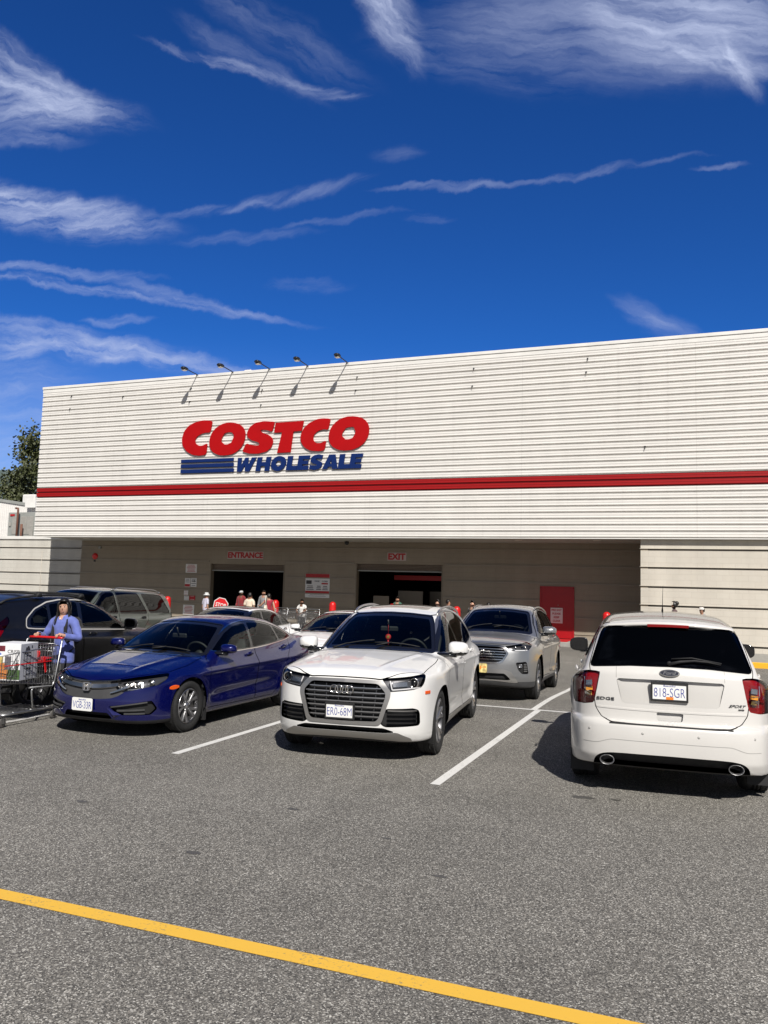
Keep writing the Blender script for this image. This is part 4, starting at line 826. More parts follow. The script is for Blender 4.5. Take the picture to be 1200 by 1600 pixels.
def build_wheel(w, R, tw, style, M):
    """outer face towards +y, face plane near y=0"""
    rr = style.get('rim', R*.68); n = 56
    mb = MB(); t = tw
    prof = [(rr-.008, -.022), (rr+.004, -.008), (rr+(R-rr)*.45, .004), (rr+(R-rr)*.8, -.004), (R-.012, -.018), (R-.003, -.035), (R, -.06), (R, -t*.30)]
    for k in range(3):
        y = -t*(.30+.13*k); prof += [(R, y), (R-.009, y-.003), (R-.009, y-.013), (R, y-.016)]
    prof += [(R, -t+.05), (R-.004, -t+.03), (R-.014, -t+.014), (rr+(R-rr)*.6, -t), (rr, -t+.02)]
    mb.lathe([(r, y) for r, y in prof], n, 'y')
    # tread blocks on the shoulder
    for k in range(72):
        a = 2*math.pi*k/72; mb.box(((R-.006)*math.cos(a), -.034, (R-.006)*math.sin(a)), (.014, .03, .016), (0, -a, 0))
    mb.build('tyre', M['tyre'], w, recalc=True)
    mb = MB(); d = style.get('dish', .03); mb.m = 1
    mb.lathe([(rr-.006, -.03), (rr, -.014), (rr-.012, -.010), (rr-.022, -.022), (rr-.03, -.06), (rr-.045, -.14), (rr-.05, -tw+.03)], n, 'y')
    mb.m = 0; mb.lathe([(rr-.010, -.020), (rr-.002, -.0125), (rr-.012, -.0085)], n, 'y')
    kk = style['n']; sw = style.get('w', .03); tw2 = style.get('tip', 1.2); spl = style.get('split', 0)
    hub = style.get('hub', .07)
    for k in range(kk):
        a0 = 2*math.pi*k/kk+style.get('rot', math.pi/2)
        for sgn in ((-1, 1) if spl else (0,)):
            rings = []
            for q in np.linspace(0, 1, 7):
                r = hub*.75+(rr-.02-hub*.75)*q; a = a0+sgn*spl*(q**.8)+style.get('twist', 0)*q
                y = -d*(1-q)**1.2-.014-.008*math.sin(q*math.pi)
                wd = sw*(1+(tw2-1)*q)*(.75 if spl else 1)
                ca, sa = math.cos(a), math.sin(a); tx, tz = -sa, ca; cx, cz = r*ca, r*sa
                rings.append([(cx+tx*wd, y-.006, cz+tz*wd), (cx+tx*wd*.75, y+.004, cz+tz*wd*.75), (cx-tx*wd*.75, y+.004, cz-tz*wd*.75), (cx-tx*wd, y-.006, cz-tz*wd), (cx-tx*wd*.8, y-.045, cz-tz*wd*.8), (cx+tx*wd*.8, y-.045, cz+tz*wd*.8)])
            mb.loft(rings, smooth=False)
    mb.lathe([(0, -d-.004), (.028, -d-.004), (.03, -d-.008), (hub*.9, -d-.014), (hub, -d-.03), (hub, -d-.06)], 24, 'y')
    for k in range(5):
        a = 2*math.pi*k/5+.3; mb.lathe([(0, -d-.006), (.010, -d-.006), (.011, -d-.03)], 8, 'y', (.052*math.cos(a), 0, .052*math.sin(a)))
    mb.build('rim', [style['mat'], style.get('barrel', M['rimdark'])], w, recalc=True)
    mb = MB(); mb.lathe([(.02, -.085), (rr*.78, -.085), (rr*.78, -.10), (.02, -.10)], 32, 'y'); mb.box((-rr*.55, -.09, rr*.2), (.09, .07, .2)); mb.build('brake_disc', M['disc'], w)
    mb = MB(); mb.lathe([(.01, -.145), (rr-.04, -.145)], 24, 'y'); mb.build('wheel_back', M['dark'], w)
# ---------------------------------------------------------------- white SUV with the four-ring grille
def white_suv():
    S = dict(xf=2.295, xr=-2.37, zc=.72, axles=(1.41, -1.41), rw=.37, arch=.41, tw=.235,
        H=[(2.3, .84), (2.2, .955), (2.1, .995), (1.9, 1.03), (1.6, 1.065), (1.3, 1.095), (1.0, 1.12), (.5, 1.12), (-1, 1.13), (-1.8, 1.14), (-2.2, 1.1), (-2.4, 1.05)],
        B=[(2.3, .27), (2.1, .22), (1.7, .22), (0, .23), (-1.8, .24), (-2.2, .29), (-2.4, .36)],
        plan=[(2.3, .885), (1.9, .925), (1.5, .938), (1.0, .932), (0, .925), (-1.0, .935), (-1.5, .94), (-1.9, .915), (-2.37, .86)],
        sec=[(.15, -.10), (.25, -.05), (.36, -.015), (.5, -.008), (.62, -.012), (.8, -.004), (.92, 0), (.97, -.012), (1.02, -.05), (1.12, -.11), (1.2, -.17)],
        crown=[(0, 0), (.4, .012), (.6, .03), (.75, .06), (.85, .10), (.95, .17)],
        R=[(1.25, .98), (1.05, 1.09), (.8, 1.225), (.5, 1.385), (.25, 1.505), (.1, 1.562), (-.1, 1.607), (-.5, 1.64), (-.9, 1.648), (-1.4, 1.628), (-1.75, 1.585), (-1.98, 1.52), (-2.1, 1.40), (-2.2, 1.22), (-2.24, 1.1), (-2.27, .9), (-2.4, .3)],
        gz=[(.9, .90), (1.05, .86), (1.15, .828), (1.35, .745), (1.5, .665), (1.6, .60), (1.75, .5)], gx=[(1.4, -.10), (.9, -.03), (.3, 0), (-.8, 0), (-1.6, -.045), (-2.3, -.12)],
        pf=[(.15, -.14), (.25, -.06), (.33, -.015), (.42, 0), (.6, .0), (.8, -.012), (.9, -.035), (1.0, -.09), (1.1, -.2)], cf=[(0, 0), (.3, .012), (.5, .04), (.65, .10), (.76, .19), (.84, .31), (.90, .5), (.94, .8), (1., 1.3)],
        pr=[(.2, .10), (.35, .03), (.5, 0), (.7, .02), (.9, .03), (1.05, .04), (1.3, .12)], cr=[(0, 0), (.4, .02), (.65, .07), (.8, .16), (.88, .32), (.94, .6), (1., 1.)],
        ks=.075, kroof=.10, kf=.08, kr=.08, kb=.03, flare=.016, kwf=.24, kwr=.18, cabx=1.2,
        htop=lambda x, y: .010*np.exp(-((y-(.30+.30*(2.2-x)/1.2))/.035)**2)*sstep(1.0, 1.2, x)*(1-sstep(1.9, 2.2, x)),
        extra=lambda x, y, z: .012*np.exp(-((z-(.935+.012*np.cos(x*2.2)))/.022)**2)*sstep(-2.2, -1.8, x)*(1-sstep(1.6, 2.0, x))-.02*np.exp(-((z-.47)/.07)**2)*sstep(-1.05, -.7, x)*(1-sstep(.7, 1.0, x)),
        mats=car_mats(paint('white paint', (.74, .735, .72), coat=.8, rough=.3)))
    c = Car(S, 'suv', 'white SUV with four linked rings on a wide chrome grille, parked nose out in the front row'); M = c.M; sh = c.sh; r = c.root
    # windows
    c.feat('windshield', poly_yz([(0, 1.132), (.45, 1.12), (.69, 1.097), (.705, 1.115), (.655, 1.25), (.575, 1.44), (.52, 1.515), (.25, 1.54), (0, 1.548)], n=.03, xlim=-.15), 'glass', M['glass'], ring=.012, ringmat=M['gloss_black'], frit=.035)
    fd = [(.77, 1.095), (.57, 1.21), (.30, 1.355), (.07, 1.465), (-.15, 1.525), (-.17, 1.125)]; rd = [(-.235, 1.125), (-.235, 1.535), (-.55, 1.555), (-.95, 1.535), (-1.08, 1.495), (-1.19, 1.145)]; qd = [(-1.27, 1.15), (-1.15, 1.48), (-1.45, 1.395), (-1.72, 1.25), (-1.75, 1.18)]
    dlo = [(.87, 1.07), (.56, 1.242), (.29, 1.385), (.06, 1.492), (-.2, 1.552), (-.6, 1.574), (-1.0, 1.55), (-1.4, 1.44), (-1.72, 1.28), (-1.80, 1.19), (-1.74, 1.15), (-.5, 1.10)]
    wf, _ = c.feat('window', poly_side(fd, .03), 'glass', M['glass'], 'sep'); wr, _ = c.feat('window', poly_side(rd, .03), 'glass', M['tint'], 'sep'); c.feat('window', poly_side(qd, .03), 'glass', M['tint'], 'sep')
    c.feat('window_surround', poly_side(dlo, 1), 'paint', M['gloss_black'], 'sep', off=.002, ring=.014, ringmat=M['satin'], ringname='window_trim')
    c.feat('rear_window', poly_yz([(0, 1.14), (.5, 1.14), (.64, 1.17), (.60, 1.3), (.53, 1.47), (.3, 1.5), (0, 1.505)], False, .04, -1.5), 'glass', M['tint'], ring=.012, ringmat=M['gloss_black'])
    c.feat('sunroof', poly_top([(0, -.12), (.36, -.14), (.42, -.2), (.42, -1.2), (.38, -1.25), (0, -1.25)], .04, 1.4), 'glass', M['gloss_black'], off=.002)
    # face
    go = [(0, .882), (.395, .878), (.43, .868), (.51, .775), (.507, .715), (.42, .44), (.385, .415), (0, .412)]
    gi = [(0, .848), (.35, .846), (.38, .838), (.455, .758), (.455, .712), (.39, .49), (.36, .455), (0, .447)]
    GI = poly_yz(gi, True, .02, 1.9); rec, _ = c.feat('grille', GI, 'recess', M['dark'], depth=.06)
    c.feat('grille_frame', poly_yz(go, True, .02, 1.8), 'paint', M['satin'], off=-.012, skirt=.02, parent=rec[0])
    hl = [(.475, .905), (.52, .775), (.56, .768), (.90, .79), (1.06, .812), (1.12, .85), (1.20, .94), (1.17, .95), (.80, .925)]
    lm, _ = c.feat('headlight', poly_wrap(hl, S['xf'], n=.015, lim=.9), 'lamp', M['lamp2'], 'sep', depth=.05, wall=M['lampdark'], lens=M['lens'])
    ai = [(.495, .592), (.90, .598), (1.0, .578), (1.03, .545), (1.04, .425), (1.0, .41), (.49, .398), (.43, .43)]
    ar, _ = c.feat('air_intake', poly_wrap(ai, S['xf'], n=.025, lim=.8), 'recess', M['dark'], 'sep', depth=.05)
    c.feat('lower_grille', poly_yz([(0, .392), (.44, .388), (.58, .345), (.45, .335), (0, .338)], True, .012, 1.9), 'recess', M['dark'], depth=.05)
    c.feat('skid_plate', poly_yz([(0, .336), (.45, .333), (.58, .343), (.68, .29), (.72, .27), (.70, .1), (0, .1)], True, .02, 1.7), 'paint', M['satin'], off=-.003, skirt=.01)
    for sd in (0, 1):
        g = 1-2*sd
        mb = MB()
        for z in (.53, .485, .44):
            q = [(g*(.48+.30*t/8), z-.004*t/8) for t in range(9)]; P, NN = sh.front(q, -.03); mb.bar(P, .008, .014, [Vector(n) for n in NN])
        mb.build('intake_bar', M['gloss_black'], ar[sd])
        mb = MB(); P, NN = sh.front([(g*(.485+.285*t/8), .572-.004*t/8) for t in range(9)], -.012); mb.bar(P, .006, .012, [Vector(n) for n in NN]); mb.build('intake_trim', M['satin'], ar[sd])
        # headlight innards
        P, NN = sh.front([(g*.745, .865)], -.03); mb = MB(); mb.lathe([(0, .016), (.025, .012), (.038, -.01)], 18, 'x', tuple(P[0])); mb.build('projector', M['gloss_black'], lm[sd])
        mb = MB(); mb.lathe([(.038, -.005), (.042, .010), (.054, .014), (.058, .004), (.05, -.02)], 18, 'x', tuple(P[0])); mb.build('bezel', M['chrome'], lm[sd])
        mb = MB(); q = [(g*(.53+.15*t/6), .845+.008*t/6) for t in range(7)]; P, NN = sh.front(q, -.03); mb.bar(P, .03, .006, [Vector(n) for n in NN]); mb.build('reflector', M['lampgrey'], lm[sd])
        mb = MB(); q = [(g*(.525+.28*t/10), .79+.022*t/10) for t in range(11)]; P, NN = sh.front(q, -.010); mb.bar(P, .007, .006, [Vector(n) for n in NN])
        q = [(g*(.525-.03*t/6), .79+.095*t/6) for t in range(7)]; P, NN = sh.front(q, -.010); mb.bar(P, .007, .006, [Vector(n) for n in NN]); mb.build('light_strip', M['white'], lm[sd])
        mb = MB(); P, NN = sh.left([(1.90+.09*t/4, .752) for t in range(5)], .002, g); mb.bar(P, .018, .006, [Vector(n) for n in NN]); mb.build('side_marker', M['amber'], r)
    # grille bars
    mb = MB()
    for k, z in enumerate((.80, .75, .70, .65, .60, .55, .50)):
        hw = np.interp(z, [.447, .49, .712, .758, .848], [.37, .395, .455, .455, .355])-.004
        q = [(-hw+2*hw*t/24, z) for t in range(25)]; P, NN = sh.front(q, -.03); mb.bar(P, .0055, .022, [Vector(n) for n in NN])
    mb.build('grille_bar', M['rim'], rec[0])
    mb = MB()
    for y in (-.36, -.215, -.07, .07, .215, .36):
        q = [(y*(1-.10*(1-t/8)), .455+.385*t/8) for t in range(9)]; P, NN = sh.front(q, -.035); mb.bar(P, .005, .014, [Vector(n) for n in NN])
    mb.build('grille_rib', M['rimdark'], rec[0])
    mb = MB()
    for k in range(4):
        P, NN = sh.front([(-.111+.058*k, .775)], .010+.003*(k % 2)); p = Vector(P[0]); mb.tube([p+Vector((0, math.cos(a)*.042, math.sin(a)*.042)) for a in [2*math.pi*i/28 for i in range(28)]], .0065, 8, loop=True)
    mb.build('emblem', M['chrome'], rec[0])
    c.plate(True, -.036, .548, 'ER0-68M')
    # panels
    hood = [(0, 2.236), (.40, 2.228), (.50, 2.19), (.64, 2.08), (.80, 1.93), (.80, 1.75), (.812, 1.3), (.80, 1.05), (.6, 1.09), (0, 1.15)]
    c.feat('hood', poly_top(hood, .03, .8), 'panel', M['paint'])
    d1 = [(.98, 1.06), (.98, .42), (.93, .36), (-.16, .34), (-.20, .40), (-.20, 1.55), (.1, 1.52), (.35, 1.42), (.62, 1.28)]
    d2 = [(-.22, .40), (-.26, .34), (-.85, .34), (-.98, .40), (-1.02, .62), (-1.18, .86), (-1.22, 1.16), (-1.12, 1.53), (-.6, 1.575), (-.22, 1.565)]
    dr1, p1 = c.feat('door', poly_side(d1, 0, -2), 'panel', M['paint'], 'sep'); dr2, p2 = c.feat('door', poly_side(d2, 0, -2), 'panel', M['paint'], 'sep')
    c.feat('taillight', poly_wrap([(.45, 1.02), (.8, 1.03), (1.15, 1.05), (1.2, .93), (.8, .86), (.45, .88)], S['xr'], False, 1), 'lamp', M['red'], 'sep', depth=.03, lens=M['redglass'])
    c.feat('tailgate', poly_yz([(0, 1.56), (.62, 1.5), (.78, 1.12), (.80, .95), (.62, .55), (0, .52)], False, 0, -1.8), 'panel', M['paint'])
    c.feat('sill', lambda V, N: np.maximum(np.maximum(V[:, 2]-.345, np.abs(V[:, 0])-1.05), -N[:, 1]-.2), 'paint', M['satin'], off=0)
    c.finish()
    for p in (p1, p2): c.line(p)
    c.handles([(-.05, .985, dr1), (-1.02, 1.0, dr2)], M['paint'])
    c.mirrors(.72, 1.145, .99, (.13, .125, .088))
    c.wheels(dict(n=5, split=.2, w=.026, tip=1.3, dish=.03, rim=.255, hub=.06, mat=M['rim']), .905)
    c.interior(.75, 1.08, .0, -.95, .62)
    # roof rails, hanging ornament
    for sd in (1, -1):
        mb = MB(); P, NN = sh.left([(-.02-1.75*t/16, 1.6) for t in range(17)], 0, sd); q = []
        for t in range(17):
            T, n2 = sh.top([(-.02-1.75*t/16, sd*.575)]); q.append(T[0]+np.array([0, 0, .045*math.sin(math.pi*t/16)**.35]))
        mb.tube(q, .016, 8); mb.build('roof_rail', M['satin'], r)
    mb = MB(); mb.lathe([(0, .006), (.03, .006), (.04, 0), (.03, -.006), (0, -.006)], 20, 'x', (.36, 0, 1.235)); mb.tube([(.36, 0, 1.40), (.36, 0, 1.275)], .003, 5); mb.tube([(.36, 0, 1.195), (.36, .004, 1.13)], [.012, .006], 6); o = mb.build('hanging_charm', M['redp'], None); c.charm = o; mb = MB(); mb.lathe([(0, .011), (.02, .008)], 12, 'x', (.36, 0, 1.235)); mb.build('charm_face', M['gold'], o)
    tag(o, 'round red and gold charm hanging behind the white four-ring SUV windshield', 'charm'); o.parent = None
    c.wipers(0.93)
    return c
def blue_sedan():
    S = dict(xf=2.24, xr=-2.37, zc=.60, axles=(1.35, -1.35), rw=.322, arch=.362, tw=.215,
        H=[(2.25, .60), (2.18, .685), (2.05, .745), (1.8, .815), (1.5, .875), (1.2, .925), (1.0, .955), (.5, .97), (-1, 1.0), (-1.6, 1.03), (-1.9, 1.055), (-2.15, 1.07), (-2.28, 1.06), (-2.4, 1.0)],
        B=[(2.25, .20), (2.0, .17), (1.7, .17), (0, .17), (-1.8, .19), (-2.2, .25), (-2.4, .32)],
        plan=[(2.25, .84), (1.9, .875), (1.5, .892), (1.0, .885), (0, .885), (-1.0, .895), (-1.5, .898), (-1.9, .87), (-2.37, .79)],
        sec=[(.10, -.10), (.2, -.05), (.3, -.02), (.42, -.012), (.55, -.006), (.68, 0), (.77, -.004), (.83, -.03), (.92, -.085), (1.0, -.14), (1.1, -.22)],
        crown=[(0, 0), (.4, .014), (.6, .035), (.72, .065), (.82, .12), (.92, .22)],
        R=[(1.25, .82), (1.1, .90), (.95, .99), (.75, 1.095), (.5, 1.215), (.28, 1.31), (.1, 1.365), (-.1, 1.388), (-.4, 1.40), (-.75, 1.395), (-1.1, 1.362), (-1.4, 1.30), (-1.7, 1.205), (-1.95, 1.112), (-2.12, 1.03), (-2.3, .78)],
        gz=[(.75, .86), (.9, .81), (1.0, .772), (1.15, .69), (1.28, .605), (1.36, .545), (1.5, .42)], gx=[(1.3, -.10), (.8, -.03), (.3, 0), (-.6, 0), (-1.2, -.03), (-1.8, -.10), (-2.3, -.2)],
        pf=[(.12, -.10), (.2, -.04), (.3, -.01), (.42, 0), (.52, -.012), (.6, -.03), (.68, -.07), (.75, -.14), (.85, -.3)], cf=[(0, 0), (.25, .015), (.45, .055), (.6, .125), (.7, .21), (.78, .33), (.84, .50), (.88, .75), (.93, 1.2)],
        pr=[(.2, .10), (.35, .02), (.5, 0), (.7, .02), (.9, .05), (1.02, .03), (1.1, .06)], cr=[(0, 0), (.4, .015), (.6, .05), (.72, .10), (.8, .2), (.86, .42), (.92, .9)],
        ks=.06, kroof=.10, kf=.07, kr=.07, kb=.03, flare=.014, kwf=.26, kwr=.2, cabx=1.1, gbot=.80, rcrown=.045, rvm=.42,
        htop=lambda x, y: .014*np.exp(-((y-(.40+.22*(1.9-x)))/.045)**2)*sstep(.9, 1.1, x)*(1-sstep(1.75, 2.05, x)),
        extra=lambda x, y, z: .014*np.exp(-((z-(.735-.035*x*.6))/.03)**2)*sstep(-2.2, -1.8, x)*(1-sstep(.9, 1.6, x))-.02*np.exp(-((z-(.42-.03*x))/.07)**2)*sstep(-1.0, -.6, x)*(1-sstep(.6, 1.0, x)),
        mats=car_mats(paint('blue paint', (.0012, .003, .078), .3, .26, .08)))
    c = Car(S, 'sedan', 'dark blue sedan with a chrome winged grille, parked nose out beside the woman with the cart'); M = c.M; sh = c.sh; r = c.root
    c.feat('windshield', poly_yz([(0, .936), (.45, .928), (.70, .912), (.72, .93), (.67, 1.05), (.585, 1.225), (.545, 1.285), (.3, 1.315), (0, 1.325)], n=.03, xlim=-.15), 'glass', M['glass'], ring=.010, ringmat=M['gloss_black'], frit=.03)
    fd = [(.70, .965), (.50, 1.075), (.27, 1.185), (.02, 1.262), (-.34, 1.305), (-.24, .965)]; rd = [(-.31, .966), (-.415, 1.305), (-.75, 1.296), (-1.1, 1.245), (-1.14, 1.03), (-1.08, 1.01)]; qd = [(-1.20, 1.03), (-1.16, 1.235), (-1.4, 1.155), (-1.58, 1.065), (-1.56, 1.05)]
    dlo = [(.80, .945), (.52, 1.10), (.27, 1.215), (.02, 1.293), (-.36, 1.335), (-.78, 1.326), (-1.15, 1.262), (-1.42, 1.175), (-1.68, 1.06), (-1.55, 1.035), (-1.0, .99), (-.2, .945)]
    c.feat('window', poly_side(fd, .03), 'glass', M['glass'], 'sep'); c.feat('window', poly_side(rd, .03), 'glass', M['glass'], 'sep'); c.feat('window', poly_side(qd, .02), 'glass', M['glass'], 'sep')
    c.feat('window_surround', poly_side(dlo, 1), 'paint', M['gloss_black'], 'sep', off=.002, ring=.012, ringmat=M['chrome'], ringname='window_trim')
    c.feat('rear_window', poly_yz([(0, 1.11), (.5, 1.10), (.60, 1.12), (.55, 1.2), (.48, 1.30), (.3, 1.33), (0, 1.335)], False, .04, -.9), 'glass', M['glass'], ring=.012, ringmat=M['gloss_black'], frit=.03)
    hl = [(.34, .675), (.43, .615), (.50, .565), (.60, .558), (.86, .600), (1.14, .632), (1.30, .70), (1.345, .758), (1.15, .752), (.80, .725), (.50, .69)]
    lm, _ = c.feat('headlight', poly_wrap(hl, S['xf'], n=.012, lim=1.0), 'lamp', M['lamp2'], 'sep', depth=.05, wall=M['lampdark'], lens=M['lens'])
    gr = [(0, .662), (.25, .667), (.345, .674), (.42, .625), (.50, .560), (.42, .505), (.345, .478), (.2, .462), (0, .455)]
    rec, _ = c.feat('grille', poly_yz(gr, True, .02, 1.8), 'recess', M['cladding'], depth=.012)
    li = [(0, .305), (.30, .305), (.335, .27), (.36, .235), (0, .235)]
    c.feat('lower_grille', poly_yz(li, True, .01, 1.8), 'recess', M['dark'], depth=.06)
    fr = [(.345, .385), (.90, .445), (1.03, .452), (1.13, .355), (1.02, .287), (.52, .285), (.48, .30)]
    ar, _ = c.feat('air_intake', poly_wrap(fr, S['xf'], n=.015, lim=.8), 'recess', M['dark'], 'sep', depth=.045)
    c.feat('splitter', poly_yz([(0, .236), (.37, .236), (.40, .222), (.72, .217), (.86, .217), (.86, .05), (0, .05)], True, .01, 1.2), 'paint', M['dark'], off=0)
    # winged chrome bar, lower bright edge, H badge
    mb = MB(); q = [(-.405+.81*t/30, 0) for t in range(31)]
    for z0, hh in ((.600, .030), (.650, .009)):
        zz = lambda y: z0+.03*(abs(y)/.4)**2; P, NN = sh.front([(y, zz(y)) for y, _ in q], -.006); mb.bar(P, [hh*(1-.25*abs(y)/.4) for y, _ in q], .026, [Vector(n) for n in NN])
    mb.build('grille_bar', M['chrome'], rec[0])
    for sd in (0, 1):
        g = 1-2*sd; mb = MB(); yz = [(g*(.33+.25*t/8), .560+.085*(t/8)**1.3-.02*(1-t/8)) for t in range(9)]; P, NN = sh.front(yz, 0.002); mb.bar(P, [.008+.012*t/8 for t in range(9)], .016, [Vector(n) for n in NN]); mb.build('grille_wing', M['chrome'], rec[0])
        mb = MB()
        for a, b in (((.345, .375), (.72, .435)), ((.42, .335), (.70, .345)), ((.50, .298), (.70, .302))):
            P, NN = sh.front([(g*(a[0]+(b[0]-a[0])*t/8), a[1]+(b[1]-a[1])*t/8) for t in range(9)], -.016); mb.bar(P, .010, .014, [Vector(n) for n in NN])
        mb.build('intake_bar', M['cladding'], ar[sd])
        mb = MB()
        for a, b in (((.30, .36), (.375, .232)), ((.375, .232), (.475, .288)), ((.475, .288), (.30, .36))): pass
        tri = [(.297, .368), (.372, .228), (.475, .288)]; P, NN = sh.front([(g*u, v) for u, v in tri], .0); P2, _ = sh.front([(g*.385, .292)], .035)
        mb.add([*P, P2[0]], [(0, 1, 3), (1, 2, 3), (2, 0, 3)]); mb.build('bumper_fin', M['paint'], r)
        if sd == 0:                                                  # added mirror facets, tilted to throw a sun glint at the camera
            P, NN = sh.front([(.615, .655)], -.045); n_ = Vector((.74, .53, .417)).normalized(); u_ = n_.cross(Vector((0, 0, 1))).normalized(); v_ = u_.cross(n_); p_ = Vector(P[0]); mb = MB()
            for i_ in range(4):
                for j_ in range(3):
                    q_ = p_+u_*((i_-1.5)*.024)+v_*((j_-1)*.022); t_ = (n_+u_*((i_-1.5)*.05)+v_*((j_-1)*.05)).normalized(); a_ = t_.cross(Vector((0, 0, 1))).normalized()*.011; b_ = a_.cross(t_).normalized()*.010
                    mb.add([q_-a_-b_, q_+a_-b_, q_+a_+b_, q_-a_+b_], [(0, 1, 2, 3)])
            mb.build('reflector', M['glint_facet'], lm[0])  # added only for the headlight glare, on this side alone
        for (yy, zz, rr) in ((.60, .645, .034), (.72, .665, .03), (.48, .635, .024)):
            P, NN = sh.front([(g*yy, zz)], -.03); mb = MB(); mb.lathe([(0, .012), (rr*.6, .010), (rr, -.01)], 16, 'x', tuple(P[0])); pj = mb.build('projector', M['lampgrey'], lm[sd]); mb = MB(); mb.lathe([(rr, -.012), (rr+.004, .006), (rr+.013, .008), (rr+.015, -.015)], 16, 'x', tuple(P[0])); mb.build('bezel', M['chrome'], lm[sd])
        mb = MB(); P, NN = sh.front([(g*(.52+.28*t/10), .580+.035*t/10) for t in range(11)], -.012); mb.bar(P, .006, .006, [Vector(n) for n in NN]); mb.build('light_strip', M['lampgrey'], lm[sd])
        mb = MB(); P, NN = sh.left([(1.59+.15*t/5, .592-.002*t) for t in range(6)], .002, g); mb.bar(P, [.012, .022, .026, .026, .022, .012], .006, [Vector(n) for n in NN]); mb.build('side_marker', M['amber'], r)
        mb = MB(); mb.prism([(.99, .40), (1.0, .10), (.965, .10), (.955, .40)], g*.70, g*.865, lambda u, v, d: (u, d, v)); mb.build('mud_flap', M['dark'], r)
    P, NN = sh.front([(0, .592)], .028); p = P[0]; mb = MB()
    fr = lambda u, v, d: (p[0]+d-.10*v, p[1]+u, p[2]+v)
    o_ = chaikin([(-.058, .045), (.058, .045), (.046, -.05), (-.046, -.05)], 2, .12); n_ = len(o_); i_ = [(u*.86, v*.84) for u, v in o_]
    mb.add([fr(u, v, .008) for u, v in o_]+[fr(u, v, .008) for u, v in i_]+[fr(u, v, -.02) for u, v in o_]+[fr(u, v, -.02) for u, v in i_], [(k, (k+1) % n_, n_+(k+1) % n_, n_+k) for k in range(n_)]+[(k, 2*n_+k, 2*n_+(k+1) % n_, (k+1) % n_) for k in range(n_)]+[(n_+k, n_+(k+1) % n_, 3*n_+(k+1) % n_, 3*n_+k) for k in range(n_)])
    for sg in (-1, 1): mb.prism([(sg*.034-.009, .036), (sg*.034+.009, .036), (sg*.022+.009, -.04), (sg*.022-.009, -.04)][::1], -.004, .008, fr)
    mb.prism([(-.03, .006), (.03, .006), (.028, -.010), (-.028, -.010)], -.004, .007, fr); mb.build('emblem', M['chrome'], rec[0])
    c.plate(True, -.036, .388, 'VGB-33R', frame=False)
    hood = [(0, 2.175), (.34, 2.125), (.60, 1.945), (.755, 1.66), (.775, 1.3), (.74, .93), (.6, .96), (0, 1.05)]
    c.feat('hood', poly_top(hood, .03, .6), 'panel', M['paint'])
    d1 = [(.90, .86), (.955, .43), (.93, .25), (-.275, .235), (-.30, .45), (-.325, .93), (-.385, 1.32), (0, 1.28), (.27, 1.205), (.55, 1.08)]
    d2 = [(-.335, .93), (-.295, .235), (-.80, .235), (-.93, .32), (-1.0, .52), (-1.22, .78), (-1.50, .96), (-1.55, 1.05), (-1.4, 1.165), (-1.12, 1.26), (-.8, 1.31), (-.4, 1.325)]
    dr1, p1 = c.feat('door', poly_side(d1, 0, -2), 'panel', M['paint'], 'sep'); dr2, p2 = c.feat('door', poly_side(d2, 0, -2), 'panel', M['paint'], 'sep')
    tl = [(.40, 1.02), (.62, 1.06), (.98, 1.02), (1.15, .90), (1.02, .86), (.9, .80), (.78, .80), (.70, .9), (.45, .94)]
    c.feat('taillight', poly_wrap(tl, S['xr'], False, .02, lim=.9), 'lamp', M['red'], 'sep', depth=.02, lens=M['redglass'])
    c.finish()
    for p in (p1, p2): c.line(p)
    c.handles([(-.14, .865, dr1), (-1.22, .905, dr2)], M['paint'], .085)
    c.mirrors(.60, .995, .93, (.10, .115, .062))
    c.wheels(dict(n=5, split=.26, w=.018, tip=1.45, dish=.02, rim=.222, hub=.05, rot=1.2, mat=M['rim'], barrel=M['rimdark']), .865)
    c.interior(.72, .90, -.10, -.95, .42, .35, htop=.55)
    c.wipers(1)
    return c
